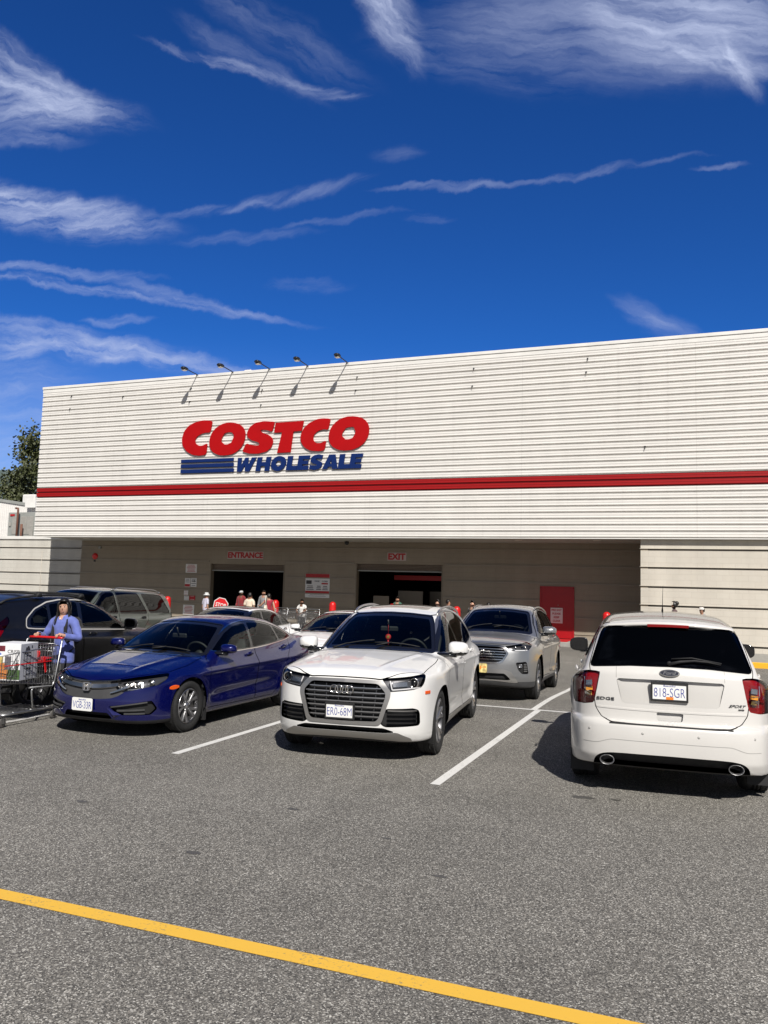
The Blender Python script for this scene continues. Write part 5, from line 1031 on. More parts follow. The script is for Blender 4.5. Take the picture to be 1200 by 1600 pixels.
def white_crossover():
    S = dict(xf=2.36, xr=-2.32, zc=.75, axles=(1.412, -1.412), rw=.39, arch=.43, tw=.265,
        H=[(2.3, .9), (2.1, 1.02), (1.8, 1.07), (1.4, 1.11), (1.1, 1.14), (.5, 1.15), (-1, 1.17), (-1.9, 1.20), (-2.15, 1.19), (-2.4, 1.13)],
        B=[(2.4, .27), (2.1, .23), (1.7, .23), (0, .24), (-1.8, .25), (-2.1, .26), (-2.4, .28)],
        plan=[(2.3, .885), (1.9, .935), (1.5, .955), (1.0, .95), (0, .945), (-1.0, .955), (-1.5, .962), (-1.9, .945), (-2.32, .905)],
        sec=[(.15, -.08), (.28, -.03), (.4, -.01), (.55, -.01), (.7, -.004), (.85, 0), (.98, -.012), (1.08, -.05), (1.18, -.10), (1.3, -.17)],
        crown=[(0, 0), (.4, .012), (.6, .03), (.75, .06), (.85, .10), (.97, .18)],
        R=[(1.4, 1.0), (1.15, 1.115), (.9, 1.245), (.6, 1.41), (.35, 1.545), (.15, 1.63), (-.1, 1.68), (-.5, 1.70), (-.9, 1.697), (-1.4, 1.672), (-1.7, 1.64), (-1.84, 1.615), (-1.90, 1.55), (-2.02, 1.40), (-2.15, 1.23), (-2.185, 1.16), (-2.2, 1.05), (-2.21, .9), (-2.3, .2)],
        gz=[(.9, .915), (1.1, .87), (1.2, .84), (1.35, .775), (1.5, .70), (1.62, .63), (1.8, .5)], gx=[(1.4, -.10), (.9, -.03), (.3, 0), (-.8, 0), (-1.5, -.03), (-2.3, -.10)],
        pf=[(.15, -.14), (.25, -.06), (.33, -.015), (.42, 0), (.6, .0), (.8, -.012), (.95, -.05), (1.1, -.2)], cf=[(0, 0), (.3, .012), (.5, .04), (.65, .10), (.76, .19), (.84, .31), (.90, .5), (.94, .8), (1., 1.3)],
        pr=[(.2, .10), (.3, .05), (.38, .01), (.55, 0), (.64, .006), (.685, .03), (.70, .075), (.75, .08), (.85, .085), (1.0, .095), (1.15, .12), (1.3, .2)], cr=[(0, 0), (.3, .008), (.5, .03), (.65, .065), (.78, .14), (.86, .26), (.91, .42), (.95, .7), (1., 1.1)],
        ks=.08, kroof=.09, kf=.08, kr=.05, kb=.04, flare=.014, kwf=.24, kwr=.10, cabx=1.2, gbot=.95, rcrown=.05,
        mats=car_mats(paint('pearl white paint', (.62, .605, .58), coat=.8, rough=.3)))
    c = Car(S, 'crossover', 'white crossover seen from behind with dual exhausts and dark rear window'); M = c.M; sh = c.sh; r = c.root
    c.feat('windshield', poly_yz([(0, 1.15), (.45, 1.145), (.70, 1.125), (.715, 1.15), (.665, 1.28), (.595, 1.48), (.54, 1.57), (.25, 1.60), (0, 1.61)], n=.03, xlim=-.15), 'glass', M['glass'], ring=.012, ringmat=M['gloss_black'], frit=.03)
    fd = [(.80, 1.16), (.55, 1.33), (.25, 1.51), (.02, 1.585), (-.15, 1.60), (-.17, 1.18)]; rd = [(-.235, 1.18), (-.235, 1.605), (-.6, 1.61), (-1.1, 1.575), (-1.22, 1.21)]; qd = [(-1.29, 1.215), (-1.18, 1.56), (-1.5, 1.50), (-1.74, 1.36), (-1.78, 1.25)]
    for q in (fd,): c.feat('window', poly_side(q, .03), 'glass', M['glass'], 'sep')
    for q in (rd, qd): c.feat('window', poly_side(q, .03), 'glass', M['tint'], 'sep')
    rwin = [(0, 1.212), (.35, 1.205), (.70, 1.178), (.722, 1.19), (.665, 1.38), (.62, 1.53), (.585, 1.552), (.3, 1.575), (0, 1.582)]
    c.feat('rear_window', poly_yz(rwin, False, .015, -1.55), 'glass', M['tint2'], ring=.006, ringmat=M['gloss_black'], off=.006)
    c.feat('roof_panel', poly_top([(0, .05), (.40, .03), (.57, -.1), (.63, -.6), (.63, -1.45), (.60, -1.68), (0, -1.70)], .03, 1.4), 'paint', M['roof_grey'], off=.002)
    tl = [(.80, 1.135), (.95, 1.14), (1.27, 1.10), (1.42, 1.02), (1.36, .86), (1.28, .81), (1.0, .815), (.85, .835), (.815, .98)]
    lm, _ = c.feat('taillight', poly_wrap(tl, S['xr'], False, .025, lim=1.0), 'lamp', M['redlamp'], 'sep', depth=.03, lens=M['lens_soft'])
    valance = [(0, .412), (.40, .408), (.53, .402), (.62, .385), (.675, .34), (.69, .28), (.69, .1), (0, .1)]
    vl, _ = c.feat('valance', poly_yz(valance, False, .03, -1.6), 'recess', M['dark'], depth=.05)
    rc, ro = sh.split(c.rest, poly_yz([(0, 1.088), (.455, 1.083), (.478, 1.07), (.43, .87), (.41, .855), (0, .85)], False, .015, -1.5)(sh.V, sh.N)); c.rest = ro; fo = lambda V: .034*sstep(.845, 1.05, V[:, 2])*sstep(.50, .43, np.abs(V[:, 1]))+.001
    pr_ = sh.emit('plate_recess', rc, M['paint'], r, 'both', fo); mb = MB(); top = [(-.47+.94*t/40, 1.083-.004*abs(t-20)/20) for t in range(41)]; P, NN = sh.rear(top)
    for t in range(40):
        d0 = .036*float(sstep(.50, .43, abs(top[t][0])))+.001; d1 = .036*float(sstep(.50, .43, abs(top[t+1][0])))+.001
        mb.add([P[t]+[0, 0, .004], P[t+1]+[0, 0, .004], P[t+1]+[d1, 0, .004], P[t]+[d0, 0, .004]], [(0, 1, 2, 3)])
    mb.build('recess_lip', M['paint'], r)
    c.feat('grab_recess', poly_yz([(0, .792), (.118, .789), (.108, .718), (0, .717)], False, .01, -1.5), 'recess', M['paint'], depth=.028)
    c.feat('badge_panel_seam', lambda V, N: np.maximum(np.abs(V[:, 1]-.478)-.0025, np.maximum(np.abs(V[:, 2]-1.125)-.075, V[:, 0]+1.5)), 'paint', M['sensor'], off=.001) if 0 else None
    gate = [(0, 1.60), (.58, 1.555), (.655, 1.53), (.735, 1.19), (.70, 1.0), (.672, .80), (.615, .715), (.53, .682), (0, .676)]
    gt, gp = c.feat('tailgate', poly_yz(gate, False, .02, -1.5), 'panel', M['paint'])
    c.finish(False)
    # lamp innards
    for sd in (0, 1):
        g = 1-2*sd
        for (za, zb, m, w) in ((1.045, 1.00, 'lampgrey', .032), (.985, .95, 'amberglow', .034), (.935, .90, 'gold', .03)):
            mb = MB(); P, NN = sh.rear([(g*.738, za), (g*.736, (za+zb)/2), (g*.734, zb)], -.006); mb.bar(P, w, .008, [Vector(n) for n in NN]); mb.build('reflector', M[m], lm[sd])
        mb = MB(); P, NN = sh.rear([(g*.742, 1.075-.20*t/6) for t in range(7)], .0035); mb.bar(P, .040, .004, [Vector(n) for n in NN]); mb.build('lens_window', M['lens'], lm[sd])
        # exhaust
        P, NN = sh.rear([(g*.562, .335)]); mb = MB(); x0 = P[0][0]; rings = []
        for dx, k in ((.20, .92), (-.012, .98), (-.02, 1.), (-.014, .90), (.15, .84)): rings.append([(x0+dx, g*.562+.066*k*math.cos(a), .330+.045*k*math.sin(a)) for a in [2*math.pi*j/24 for j in range(24)]])
        mb.loft(rings, cap=False); mb.build('exhaust_tip', M['steel'], r)
        mb = MB(); mb.add([(x0+.07, g*.562+.060*math.cos(a), .33+.041*math.sin(a)) for a in [2*math.pi*j/20 for j in range(20)]], [list(range(20))]); mb.build('exhaust_bore', M['dark'], r)
        mb = MB(); mb.prism([(-1.82, .34), (-1.84, .13), (-1.80, .13), (-1.79, .34)], g*.70, g*.925, lambda u, v, d: (u, d, v)); mb.build('mud_flap', M['dark'], r)
        for yy, zz in ((.72, .605), (.243, .598)):
            P, NN = sh.rear([(g*yy, zz)]); mb = MB(); mb.lathe([(0, -.0012), (.012, -.001), (.014, .004)], 12, 'x', tuple(P[0])); mb.build('parking_sensor', M['sensor'], r)
    # step pad, crease, spoiler lamp, wiper
    mb = MB(); P, NN = sh.rear([(-.54+1.08*t/24, .672+.004*(1-((t-12)/12)**2)) for t in range(25)], .001); mb.bar(P, .008, .006, [Vector(n) for n in NN]); mb.build('step_pad', M['dark'], r)
    mb = MB(); q = [(-.78+1.56*t/60, 0) for t in range(61)]; zz = lambda y: .528-.045*sstep(.50, .68, abs(y)); P, NN = sh.rear([(y, zz(y)) for y, _ in q], .0005); mb.bar(P, .0025, .0015, [Vector(n) for n in NN]); mb.build('bumper_seam', M['sensor'], r)
    mb = MB(); P, NN = sh.rear([(-.66+1.32*t/40, .808-.006*(1-((t-20)/20)**2)) for t in range(41)], -.004); mb.bar(P, .010, .009, [Vector(n) for n in NN]); mb.build('crease', M['paint'], gt[0])
    # spoiler
    mb = MB(); rings = []
    for t in range(25):
        y = -.60+1.2*t/24; x = -1.86+.10*(y/.6)**2; z = 1.612-.045*(y/.6)**2; rings.append([(x+.16, y, z+.022), (x-.02, y, z+.008), (x-.045, y, z-.012), (x-.035, y, z-.032), (x+.03, y, z-.035), (x+.12, y, z-.02)])
    mb.loft(rings); mb.build('spoiler', M['paint'], gt[0], recalc=True)
    mb = MB(); mb.bar([(-1.897+.02*(abs(y)/.2)**2*.3, y, 1.583-.004*(y/.2)**2) for y in np.linspace(-.19, .19, 13)], .014, .01, (-1, 0, -.2)); mb.build('brake_lamp', M['redlamp'], gt[0])
    mb = MB(); P, NN = sh.rear([(.0, 1.225), (-.10, 1.25), (-.22, 1.262), (-.34, 1.255), (-.45, 1.235)], .02); mb.tube(P, [.016, .013, .010, .008, .005], 8, flat=.6); P, NN = sh.rear([(-.02, 1.275), (-.2, 1.29), (-.46, 1.25)], .012); mb.tube(P, .007, 6); P, NN = sh.rear([(0, 1.235)], .01); mb.lathe([(0, -.022), (.016, -.018), (.022, 0)], 14, 'x', tuple(P[0])); mb.build('wiper', M['dark'], gt[0])
    # grab pocket lining and plate hood shadow lip
    mb = MB(); P, NN = sh.rear([(0, .76)], -.045); x0 = P[0][0]; mb.box((x0+.022, 0, .768), (.004, .20, .036)); mb.build('grab_pocket', M['dark'], gt[0])
    for sg in (-1, 1):
        mb = MB(); P, NN = sh.rear([(sg*.48, 1.19-.10*t/6) for t in range(7)], .0005); mb.bar(P, .0022, .0015, [Vector(n) for n in NN]); mb.build('gate_seam', M['sensor'], gt[0])
    # oval badge
    P, NN = sh.rear([(0, 1.15)], .004); p = Vector(P[0]); nn = Vector(NN[0]); w_ = Vector((0, -1, 0)); h_ = nn.cross(w_).normalized() if nn.cross(w_).z > 0 else -nn.cross(w_).normalized()
    el = lambda a, b, d: [p+w_*(a*math.cos(t))+h_*(b*math.sin(t))+nn*d for t in [2*math.pi*j/36 for j in range(36)]]
    mb = MB(); mb.loft([el(.090, .036, -.01), el(.090, .036, .006), el(.082, .029, .009)]); bd = mb.build('emblem', M['chrome'], gt[0]); mb = MB(); mb.loft([el(.081, .028, .006), el(.078, .026, .0105)]); fld = mb.build('emblem_field', M['navy'], gt[0])
    M4 = Matrix.Translation(p+nn*.0125) @ Matrix(((w_.x, h_.x, nn.x, 0), (w_.y, h_.y, nn.y, 0), (w_.z, h_.z, nn.z, 0), (0, 0, 0, 1)))
    fill_text('emblem_script', 'Ford', .118, .034, M['chrome'], gt[0], M4, shear=.35, ext=.002)
    def badge(s_, y, z, w, h, **k):
        P, NN = sh.rear([(y, z)], .004); n_ = Vector(NN[0]); a_ = Vector((0, -1, 0)); a_ = (a_-n_*a_.dot(n_)).normalized(); b_ = n_.cross(a_); q_ = Vector(P[0])
        fill_text('badge', s_, w, h, M['rimdark'], gt[0], Matrix.Translation(q_) @ Matrix(((a_.x, b_.x, n_.x, 0), (a_.y, b_.y, n_.y, 0), (a_.z, b_.z, n_.z, 0), (0, 0, 0, 1))), ext=.006, **k)
    badge('EDGE', .578, .887, .165, .026, bold=.0); badge('SPORT', -.585, .886, .155, .024, bold=0, shear=.5); badge('AWD', -.615, .854, .055, .014, bold=.03)
    pl, fr, M4 = c.plate(False, .004, .985, '818-SGR', tilt=-.06)
    mb = MB(); mb.prism([(-.03, -.074), (.035, -.074), (.035, -.045), (-.03, -.045)], .003, .005, fr); mb.build('plate_sticker', M['orange'], pl)
    c.handles([(-.02, 1.03, None), (-1.05, 1.045, None)], M['paint'], .09)
    c.mirrors(.70, 1.215, 1.0, (.12, .115, .088), cap=M['gloss_black'])
    c.wheels(dict(n=5, w=.05, tip=1.3, dish=.02, rim=.285, hub=.06, mat=M['rim']), .93)
    c.interior(.75, 1.12, .0, -.95, .65)
    mb = MB(); mb.tube([(-.42, 0, 1.70), (-.46, 0, 1.76), (-.62, 0, 1.985)], [.012, .004, .002], 6); mb.build('antenna', M['dark'], r)
    return c
def silver_suv():
    S = dict(xf=2.33, xr=-2.575, zc=.72, axles=(1.40, -1.40), rw=.37, arch=.41, tw=.235, res=.8,
        H=[(2.35, .86), (2.25, .96), (2.1, 1.01), (1.8, 1.06), (1.4, 1.10), (1.05, 1.135), (.5, 1.14), (-1, 1.18), (-2.0, 1.2), (-2.4, 1.15), (-2.6, 1.1)],
        B=[(2.4, .27), (2.1, .22), (1.7, .22), (0, .24), (-1.8, .26), (-2.3, .32), (-2.6, .4)],
        plan=[(2.3, .87), (1.9, .92), (1.5, .938), (1.0, .93), (0, .925), (-1.0, .935), (-1.5, .94), (-2.0, .92), (-2.58, .85)],
        sec=[(.15, -.10), (.28, -.04), (.4, -.01), (.55, -.012), (.7, -.01), (.86, 0), (.95, -.006), (1.02, -.04), (1.12, -.10), (1.25, -.18)],
        crown=[(0, 0), (.4, .014), (.6, .035), (.75, .07), (.85, .11), (.95, .18)],
        R=[(1.35, .99), (1.15, 1.095), (.9, 1.235), (.6, 1.405), (.35, 1.535), (.15, 1.61), (-.1, 1.655), (-.5, 1.685), (-.9, 1.69), (-1.5, 1.67), (-1.9, 1.63), (-2.15, 1.57), (-2.3, 1.4), (-2.42, 1.2), (-2.5, 1.0), (-2.6, .7)],
        gz=[(.9, .895), (1.1, .86), (1.2, .825), (1.35, .76), (1.5, .68), (1.6, .62), (1.8, .5)], gx=[(1.4, -.10), (.9, -.03), (.3, 0), (-.8, 0), (-1.6, -.03), (-2.5, -.10)],
        pf=[(.15, -.14), (.25, -.06), (.33, -.02), (.42, 0), (.6, .0), (.8, -.02), (.9, -.045), (1.0, -.10), (1.1, -.2)], cf=[(0, 0), (.3, .015), (.5, .05), (.65, .115), (.76, .21), (.84, .33), (.90, .52), (.94, .8), (1., 1.3)],
        pr=[(.2, .10), (.35, .03), (.5, 0), (.7, .02), (.9, .03), (1.05, .04), (1.3, .12)], cr=[(0, 0), (.4, .02), (.65, .07), (.8, .16), (.88, .32), (.94, .6), (1., 1.)],
        ks=.075, kroof=.10, kf=.07, kr=.08, kb=.03, flare=.016, kwf=.24, kwr=.15, cabx=1.2,
        extra=lambda x, y, z: .014*np.exp(-((z-(.90-.02*x))/.028)**2)*sstep(-2.4, -1.9, x)*(1-sstep(1.5, 1.9, x))-.022*np.exp(-((z-.47)/.08)**2)*sstep(-1.05, -.7, x)*(1-sstep(.7, 1.0, x)),
        mats=car_mats(paint('silver paint', (.335, .34, .345), .75, .36, .15)))
    c = Car(S, 'suv', 'silver grey SUV with a six sided slatted chrome grille, parked behind the front row'); M = c.M; sh = c.sh; r = c.root
    c.feat('windshield', poly_yz([(0, 1.155), (.45, 1.145), (.665, 1.125), (.69, 1.14), (.64, 1.28), (.56, 1.485), (.52, 1.53), (.25, 1.56), (0, 1.57)], n=.03, xlim=-.15), 'glass', M['tint3'], ring=.012, ringmat=M['gloss_black'], frit=.035)
    fd = [(.70, 1.155), (.48, 1.31), (.22, 1.46), (.0, 1.53), (-.2, 1.555), (-.22, 1.17)]; rd = [(-.29, 1.17), (-.29, 1.56), (-.7, 1.565), (-1.15, 1.54), (-1.27, 1.20)]; qd = [(-1.35, 1.21), (-1.24, 1.53), (-1.7, 1.48), (-2.0, 1.38), (-2.03, 1.28)]
    for q, m in ((fd, 'glass'), (rd, 'tint'), (qd, 'tint')): c.feat('window', poly_side(q, .03), 'glass', M[m], 'sep', ring=.014, ringmat=M['gloss_black'])
    c.feat('sunroof', poly_top([(0, .0), (.42, -.03), (.46, -.1), (.46, -1.3), (.4, -1.36), (0, -1.38)], .03, 1.4), 'glass', M['gloss_black'], off=.002)
    go = [(0, .935), (.34, .932), (.43, .915), (.50, .80), (.41, .655), (.33, .625), (0, .615)]; gi = [(0, .908), (.32, .906), (.40, .892), (.463, .80), (.385, .675), (.31, .65), (0, .642)]
    rec, _ = c.feat('grille', poly_yz(gi, True, .02, 1.8), 'recess', M['gloss_black'], depth=.05)
    c.feat('grille_frame', poly_yz(go, True, .02, 1.8), 'paint', M['chrome'], off=-.010, skirt=.02, parent=rec[0])
    mb = MB()
    for z in (.872, .828, .784, .740, .696):
        hw = np.interp(z, [.642, .675, .80, .892], [.32, .385, .46, .40])-.004; q = [(-hw+2*hw*t/24, z) for t in range(25)]; P, NN = sh.front(q, -.028); mb.bar(P, .010, .024, [Vector(n) for n in NN])
    mb.build('grille_bar', M['chrome'], rec[0])
    hl = [(.515, .92), (.60, .848), (.75, .845), (1.10, .868), (1.29, .945), (1.33, .985), (1.28, 1.0), (.9, .968)]
    lm, _ = c.feat('headlight', poly_wrap(hl, S['xf'], n=.015, lim=.95), 'lamp', M['lamp2'], 'sep', depth=.05, wall=M['lampdark'], lens=M['lens'])
    fg = [(.71, .655), (.80, .66), (1.02, .675), (1.09, .47), (.88, .465), (.78, .53)]
    fl, _ = c.feat('fog_lamp', poly_wrap(fg, S['xf'], n=.015, lim=.8), 'recess', M['dark'], 'sep', depth=.04)
    c.feat('lower_grille', poly_yz([(0, .465), (.44, .468), (.54, .375), (.50, .36), (0, .365)], True, .012, 1.7), 'recess', M['dark'], depth=.05)
    c.feat('skid_plate', poly_yz([(0, .53), (.42, .54), (.55, .50), (.66, .325), (.60, .315), (.36, .335), (0, .345)], True, .02, 1.7), 'paint', M['satin'], off=-.004, skirt=.01)
    c.feat('cladding', lambda V, N: np.maximum(V[:, 2]-.335, -3-V[:, 0]), 'paint', M['cladding'], off=.001)
    for sd in (0, 1):
        g = 1-2*sd
        P, NN = sh.front([(g*.735, .905)], -.03); mb = MB(); mb.lathe([(0, .016), (.03, .010), (.036, -.01)], 16, 'x', tuple(P[0])); mb.build('projector', M['lens'], lm[sd]); mb = MB(); mb.lathe([(.036, -.005), (.042, .012), (.054, .014), (.056, -.01)], 16, 'x', tuple(P[0])); mb.build('bezel', M['chrome'], lm[sd])
        mb = MB(); P, NN = sh.front([(g*.60, .895)], -.03); mb.lathe([(0, .0), (.028, .01), (.034, .012), (.036, -.01)], 14, 'x', tuple(P[0])); mb.build('reflector', M['lampgrey'], lm[sd])
        mb = MB(); P, NN = sh.front([(g*(.60+.19*t/8), .858+.008*t/8) for t in range(9)], -.006); mb.bar(P, .007, .006, [Vector(n) for n in NN]); mb.build('light_strip', M['white'], lm[sd])
        mb = MB()
        for z in (.63, .60, .57, .54, .51): P, NN = sh.front([(g*(.75+.05*t/3), z) for t in range(4)], -.02); mb.bar(P, .008, .012, [Vector(n) for n in NN])
        mb.build('lamp_fin', M['satin'], fl[sd])
        mb = MB(); P, NN = sh.front([(g*.70, .60)], -.02); mb.lathe([(0, .0), (.024, .006), (.03, .01), (.032, -.01)], 14, 'x', tuple(P[0])); mb.build('reflector', M['lampgrey'], fl[sd])
    # slanted H in an oval
    P, NN = sh.front([(-.0, .815)], .012); p = Vector(P[0]); mb = MB(); mb.tube([p+Vector((-.1*.05*math.sin(a), .088*math.cos(a), .046*math.sin(a))) for a in [2*math.pi*j/28 for j in range(28)]], .008, 8, loop=True)
    for sg in (-1, 1): mb.tube([p+Vector((0, sg*.034-.012, -.036)), p+Vector((0, sg*.034+.014, .036))], .010, 6)
    mb.tube([p+Vector((0, -.036, -.008)), p+Vector((0, .036, .008))], .009, 6); mb.build('emblem', M['chrome'], rec[0])
    c.plate(True, .0, .545, 'JJP', frame=False, extra=1, txtmat=M['orange'], base=M['plate_gold'])
    hood = [(0, 2.235), (.40, 2.215), (.52, 2.17), (.70, 2.0), (.78, 1.75), (.80, 1.3), (.76, .98), (.6, 1.01), (0, 1.12)]
    c.feat('hood', poly_top(hood, .03, .8), 'panel', M['paint'])
    d1 = [(.90, 1.05), (.97, .6), (.93, .38), (-.22, .36), (-.25, .5), (-.25, 1.58), (.05, 1.555), (.3, 1.46), (.55, 1.31)]; d2 = [(-.27, .4), (-.9, .37), (-1.0, .5), (-1.1, .8), (-1.30, 1.0), (-1.33, 1.2), (-1.2, 1.57), (-.7, 1.60), (-.27, 1.59)]
    dr1, p1 = c.feat('door', poly_side(d1, 0, -2), 'panel', M['paint'], 'sep'); dr2, p2 = c.feat('door', poly_side(d2, 0, -2), 'panel', M['paint'], 'sep')
    c.feat('taillight', poly_wrap([(.5, 1.1), (1.0, 1.12), (1.3, 1.1), (1.2, .95), (.6, .95)], S['xr'], False, .03), 'lamp', M['red'], 'sep', depth=.02, lens=M['redglass'])
    c.finish()
    for p in (p1, p2): c.line(p)
    c.handles([(-.02, 1.0, dr1), (-1.05, 1.02, dr2)], M['chrome'], .09)
    c.mirrors(.60, 1.19, .985, (.11, .13, .082))
    c.wheels(dict(n=5, split=.17, w=.026, tip=1.3, dish=.02, rim=.245, hub=.06, mat=M['rim']), .905)
    c.interior(.75, 1.12, .0, -.95, .62)
    for sd in (1, -1):
        q = []
        for t in range(17): T, n2 = sh.top([(-.05-1.95*t/16, sd*.60)]); q.append(T[0]+np.array([0, 0, .04*math.sin(math.pi*t/16)**.35]))
        mb = MB(); mb.tube(q, .016, 8); mb.build('roof_rail', M['satin'], r)
    c.wipers(0.93)
    return c
# ---------------------------------------------------------------- the other parked cars
def white_sedan(label, emblem, res=.7, glassm='tint3'):
    S = dict(xf=2.36, xr=-2.45, zc=.62, axles=(1.40, -1.40), rw=.335, arch=.375, tw=.22, res=res,
        H=[(2.36, .62), (2.28, .71), (2.1, .785), (1.8, .85), (1.5, .905), (1.2, .945), (1.0, .97), (.5, .985), (-1, 1.01), (-1.6, 1.03), (-2.0, 1.04), (-2.25, 1.035), (-2.4, 1.0), (-2.5, .95)],
        B=[(2.36, .20), (2.0, .17), (0, .18), (-1.8, .2), (-2.3, .27), (-2.5, .33)], plan=[(2.36, .86), (1.9, .90), (1.5, .918), (0, .912), (-1.5, .922), (-1.95, .90), (-2.45, .82)],
        sec=[(.10, -.10), (.2, -.05), (.3, -.02), (.42, -.012), (.55, -.006), (.7, 0), (.79, -.004), (.86, -.03), (.95, -.085), (1.03, -.14), (1.13, -.22)], crown=[(0, 0), (.4, .014), (.6, .035), (.74, .065), (.84, .12), (.94, .22)],
        R=[(1.3, .85), (1.12, .93), (.95, 1.02), (.7, 1.14), (.45, 1.255), (.2, 1.35), (0, 1.405), (-.2, 1.43), (-.5, 1.44), (-.85, 1.43), (-1.15, 1.39), (-1.45, 1.31), (-1.75, 1.20), (-2.0, 1.09), (-2.15, 1.0), (-2.4, .75)],
        gz=[(.75, .88), (.9, .83), (1.0, .795), (1.15, .72), (1.3, .63), (1.39, .56), (1.5, .45)], gx=[(1.3, -.10), (.8, -.03), (.3, 0), (-.6, 0), (-1.2, -.03), (-1.8, -.10), (-2.3, -.2)],
        pf=[(.12, -.10), (.2, -.04), (.3, -.01), (.42, 0), (.52, -.006), (.62, -.025), (.7, -.06), (.77, -.14), (.87, -.3)], cf=[(0, 0), (.25, .02), (.45, .07), (.6, .14), (.7, .22), (.78, .34), (.85, .50), (.9, .75), (.95, 1.2)],
        pr=[(.2, .10), (.35, .02), (.5, 0), (.7, .02), (.9, .05), (1.02, .03), (1.1, .06)], cr=[(0, 0), (.4, .02), (.6, .06), (.72, .12), (.8, .22), (.87, .42), (.95, .9)],
        ks=.06, kroof=.10, kf=.07, kr=.07, kb=.03, flare=.012, kwf=.26, kwr=.2, cabx=1.1, gbot=.82, rcrown=.045, rvm=.40,
        extra=lambda x, y, z: .012*np.exp(-((z-.78)/.03)**2)*sstep(-2.2, -1.8, x)*(1-sstep(1.4, 1.9, x)),
        mats=car_mats(paint('bright white paint', (.80, .80, .80), coat=.8, rough=.3)))
    c = Car(S, 'sedan', label); M = c.M; sh = c.sh; r = c.root
    c.feat('windshield', poly_yz([(0, .965), (.45, .955), (.72, .935), (.735, .955), (.685, 1.08), (.60, 1.26), (.56, 1.32), (.3, 1.35), (0, 1.36)], n=.03, xlim=-.15), 'glass', M[glassm], ring=.010, ringmat=M['gloss_black'], frit=.03)
    fd = [(.72, .99), (.50, 1.10), (.25, 1.215), (.02, 1.285), (-.34, 1.33), (-.24, .99)]; rd = [(-.31, .99), (-.415, 1.33), (-.75, 1.325), (-1.15, 1.265), (-1.2, 1.05), (-1.12, 1.03)]; qd = [(-1.26, 1.05), (-1.21, 1.25), (-1.45, 1.17), (-1.66, 1.085), (-1.62, 1.065)]
    dlo = [(.82, .97), (.52, 1.125), (.27, 1.24), (.02, 1.315), (-.36, 1.36), (-.78, 1.352), (-1.18, 1.285), (-1.47, 1.195), (-1.76, 1.08), (-1.6, 1.05), (-1.0, 1.01), (-.2, .97)]
    for q in (fd, rd, qd): c.feat('window', poly_side(q, .03), 'glass', M['glass'], 'sep')
    c.feat('window_surround', poly_side(dlo, 1), 'paint', M['gloss_black'], 'sep', off=.002, ring=.012, ringmat=M['chrome'], ringname='window_trim')
    c.feat('rear_window', poly_yz([(0, 1.12), (.5, 1.11), (.62, 1.13), (.56, 1.23), (.48, 1.33), (.3, 1.36), (0, 1.365)], False, .04, -.9), 'glass', M['glass'], ring=.012, ringmat=M['gloss_black'])
    c.feat('roof_panel', poly_top([(0, .08), (.42, .05), (.53, -.05), (.53, -1.0), (.47, -1.08), (0, -1.1)], .03, 1.2), 'glass', M['gloss_black'], off=.002)
    hl = [(.44, .665), (.60, .60), (.95, .62), (1.25, .70), (1.33, .755), (1.1, .755), (.75, .725)]
    lm, _ = c.feat('headlight', poly_wrap(hl, S['xf'], n=.02, lim=1.), 'lamp', M['lamp2'], 'sep', depth=.05, wall=M['lampdark'], lens=M['lens'])
    rec, _ = c.feat('grille', poly_yz([(0, .655), (.30, .655), (.43, .62), (.38, .50), (.30, .40), (0, .39)], True, .03, 1.8), 'recess', M['gloss_black'], depth=.04, ring=.02, ringmat=M['chrome'], ringname='grille_frame')
    c.feat('lower_grille', poly_yz([(0, .33), (.50, .33), (.60, .27), (.5, .22), (0, .22)], True, .02, 1.8), 'recess', M['dark'], depth=.04)
    mb = MB()
    for z in (.61, .57, .53, .49, .45):
        P, NN = sh.front([(-.36+.72*t/20, z) for t in range(21)], -.02); mb.bar(P, .007, .02, [Vector(n) for n in NN])
    mb.build('grille_bar', M['satin'], rec[0])
    for sd in (0, 1):
        g = 1-2*sd
        P, NN = sh.front([(g*.66, .67)], -.03); mb = MB(); mb.lathe([(0, .012), (.03, .008), (.04, -.01)], 14, 'x', tuple(P[0])); mb.build('projector', M['lampgrey'], lm[sd])
        mb = MB(); P, NN = sh.front([(g*(.52+.28*t/8), .622+.035*t/8) for t in range(9)], -.008); mb.bar(P, .007, .006, [Vector(n) for n in NN]); mb.build('light_strip', M['white'], lm[sd])
    if emblem:
        P, NN = sh.top([(2.265, 0)], .012); p = Vector(P[0]); mb = MB(); tv = Vector((-.75, 0, .66))
        mb.tube([p+Vector((0, .08*math.cos(a), 0))+tv*(.042*math.sin(a)) for a in [2*math.pi*j/28 for j in range(28)]], .007, 8, loop=True)
        for sg in (-1, 1): mb.tube([p+Vector((0, sg*.03-.010, 0))-tv*.034, p+Vector((0, sg*.03+.012, 0))+tv*.034], .008, 6)
        mb.tube([p+Vector((0, -.034, 0))-tv*.008, p+Vector((0, .034, 0))+tv*.008], .008, 6); mb.build('emblem', M['chrome'], r)
    hood = [(0, 2.26), (.40, 2.20), (.62, 2.0), (.78, 1.7), (.80, 1.3), (.77, .95), (.6, .98), (0, 1.08)]
    c.feat('hood', poly_top(hood, .03, .6), 'panel', M['paint'])
    d1 = [(.92, .88), (.97, .43), (.95, .25), (-.275, .235), (-.30, .45), (-.325, .95), (-.385, 1.345), (0, 1.305), (.27, 1.23), (.55, 1.105)]; d2 = [(-.335, .95), (-.295, .235), (-.85, .235), (-.98, .32), (-1.05, .52), (-1.27, .80), (-1.57, .98), (-1.62, 1.07), (-1.45, 1.185), (-1.16, 1.285), (-.8, 1.337), (-.4, 1.35)]
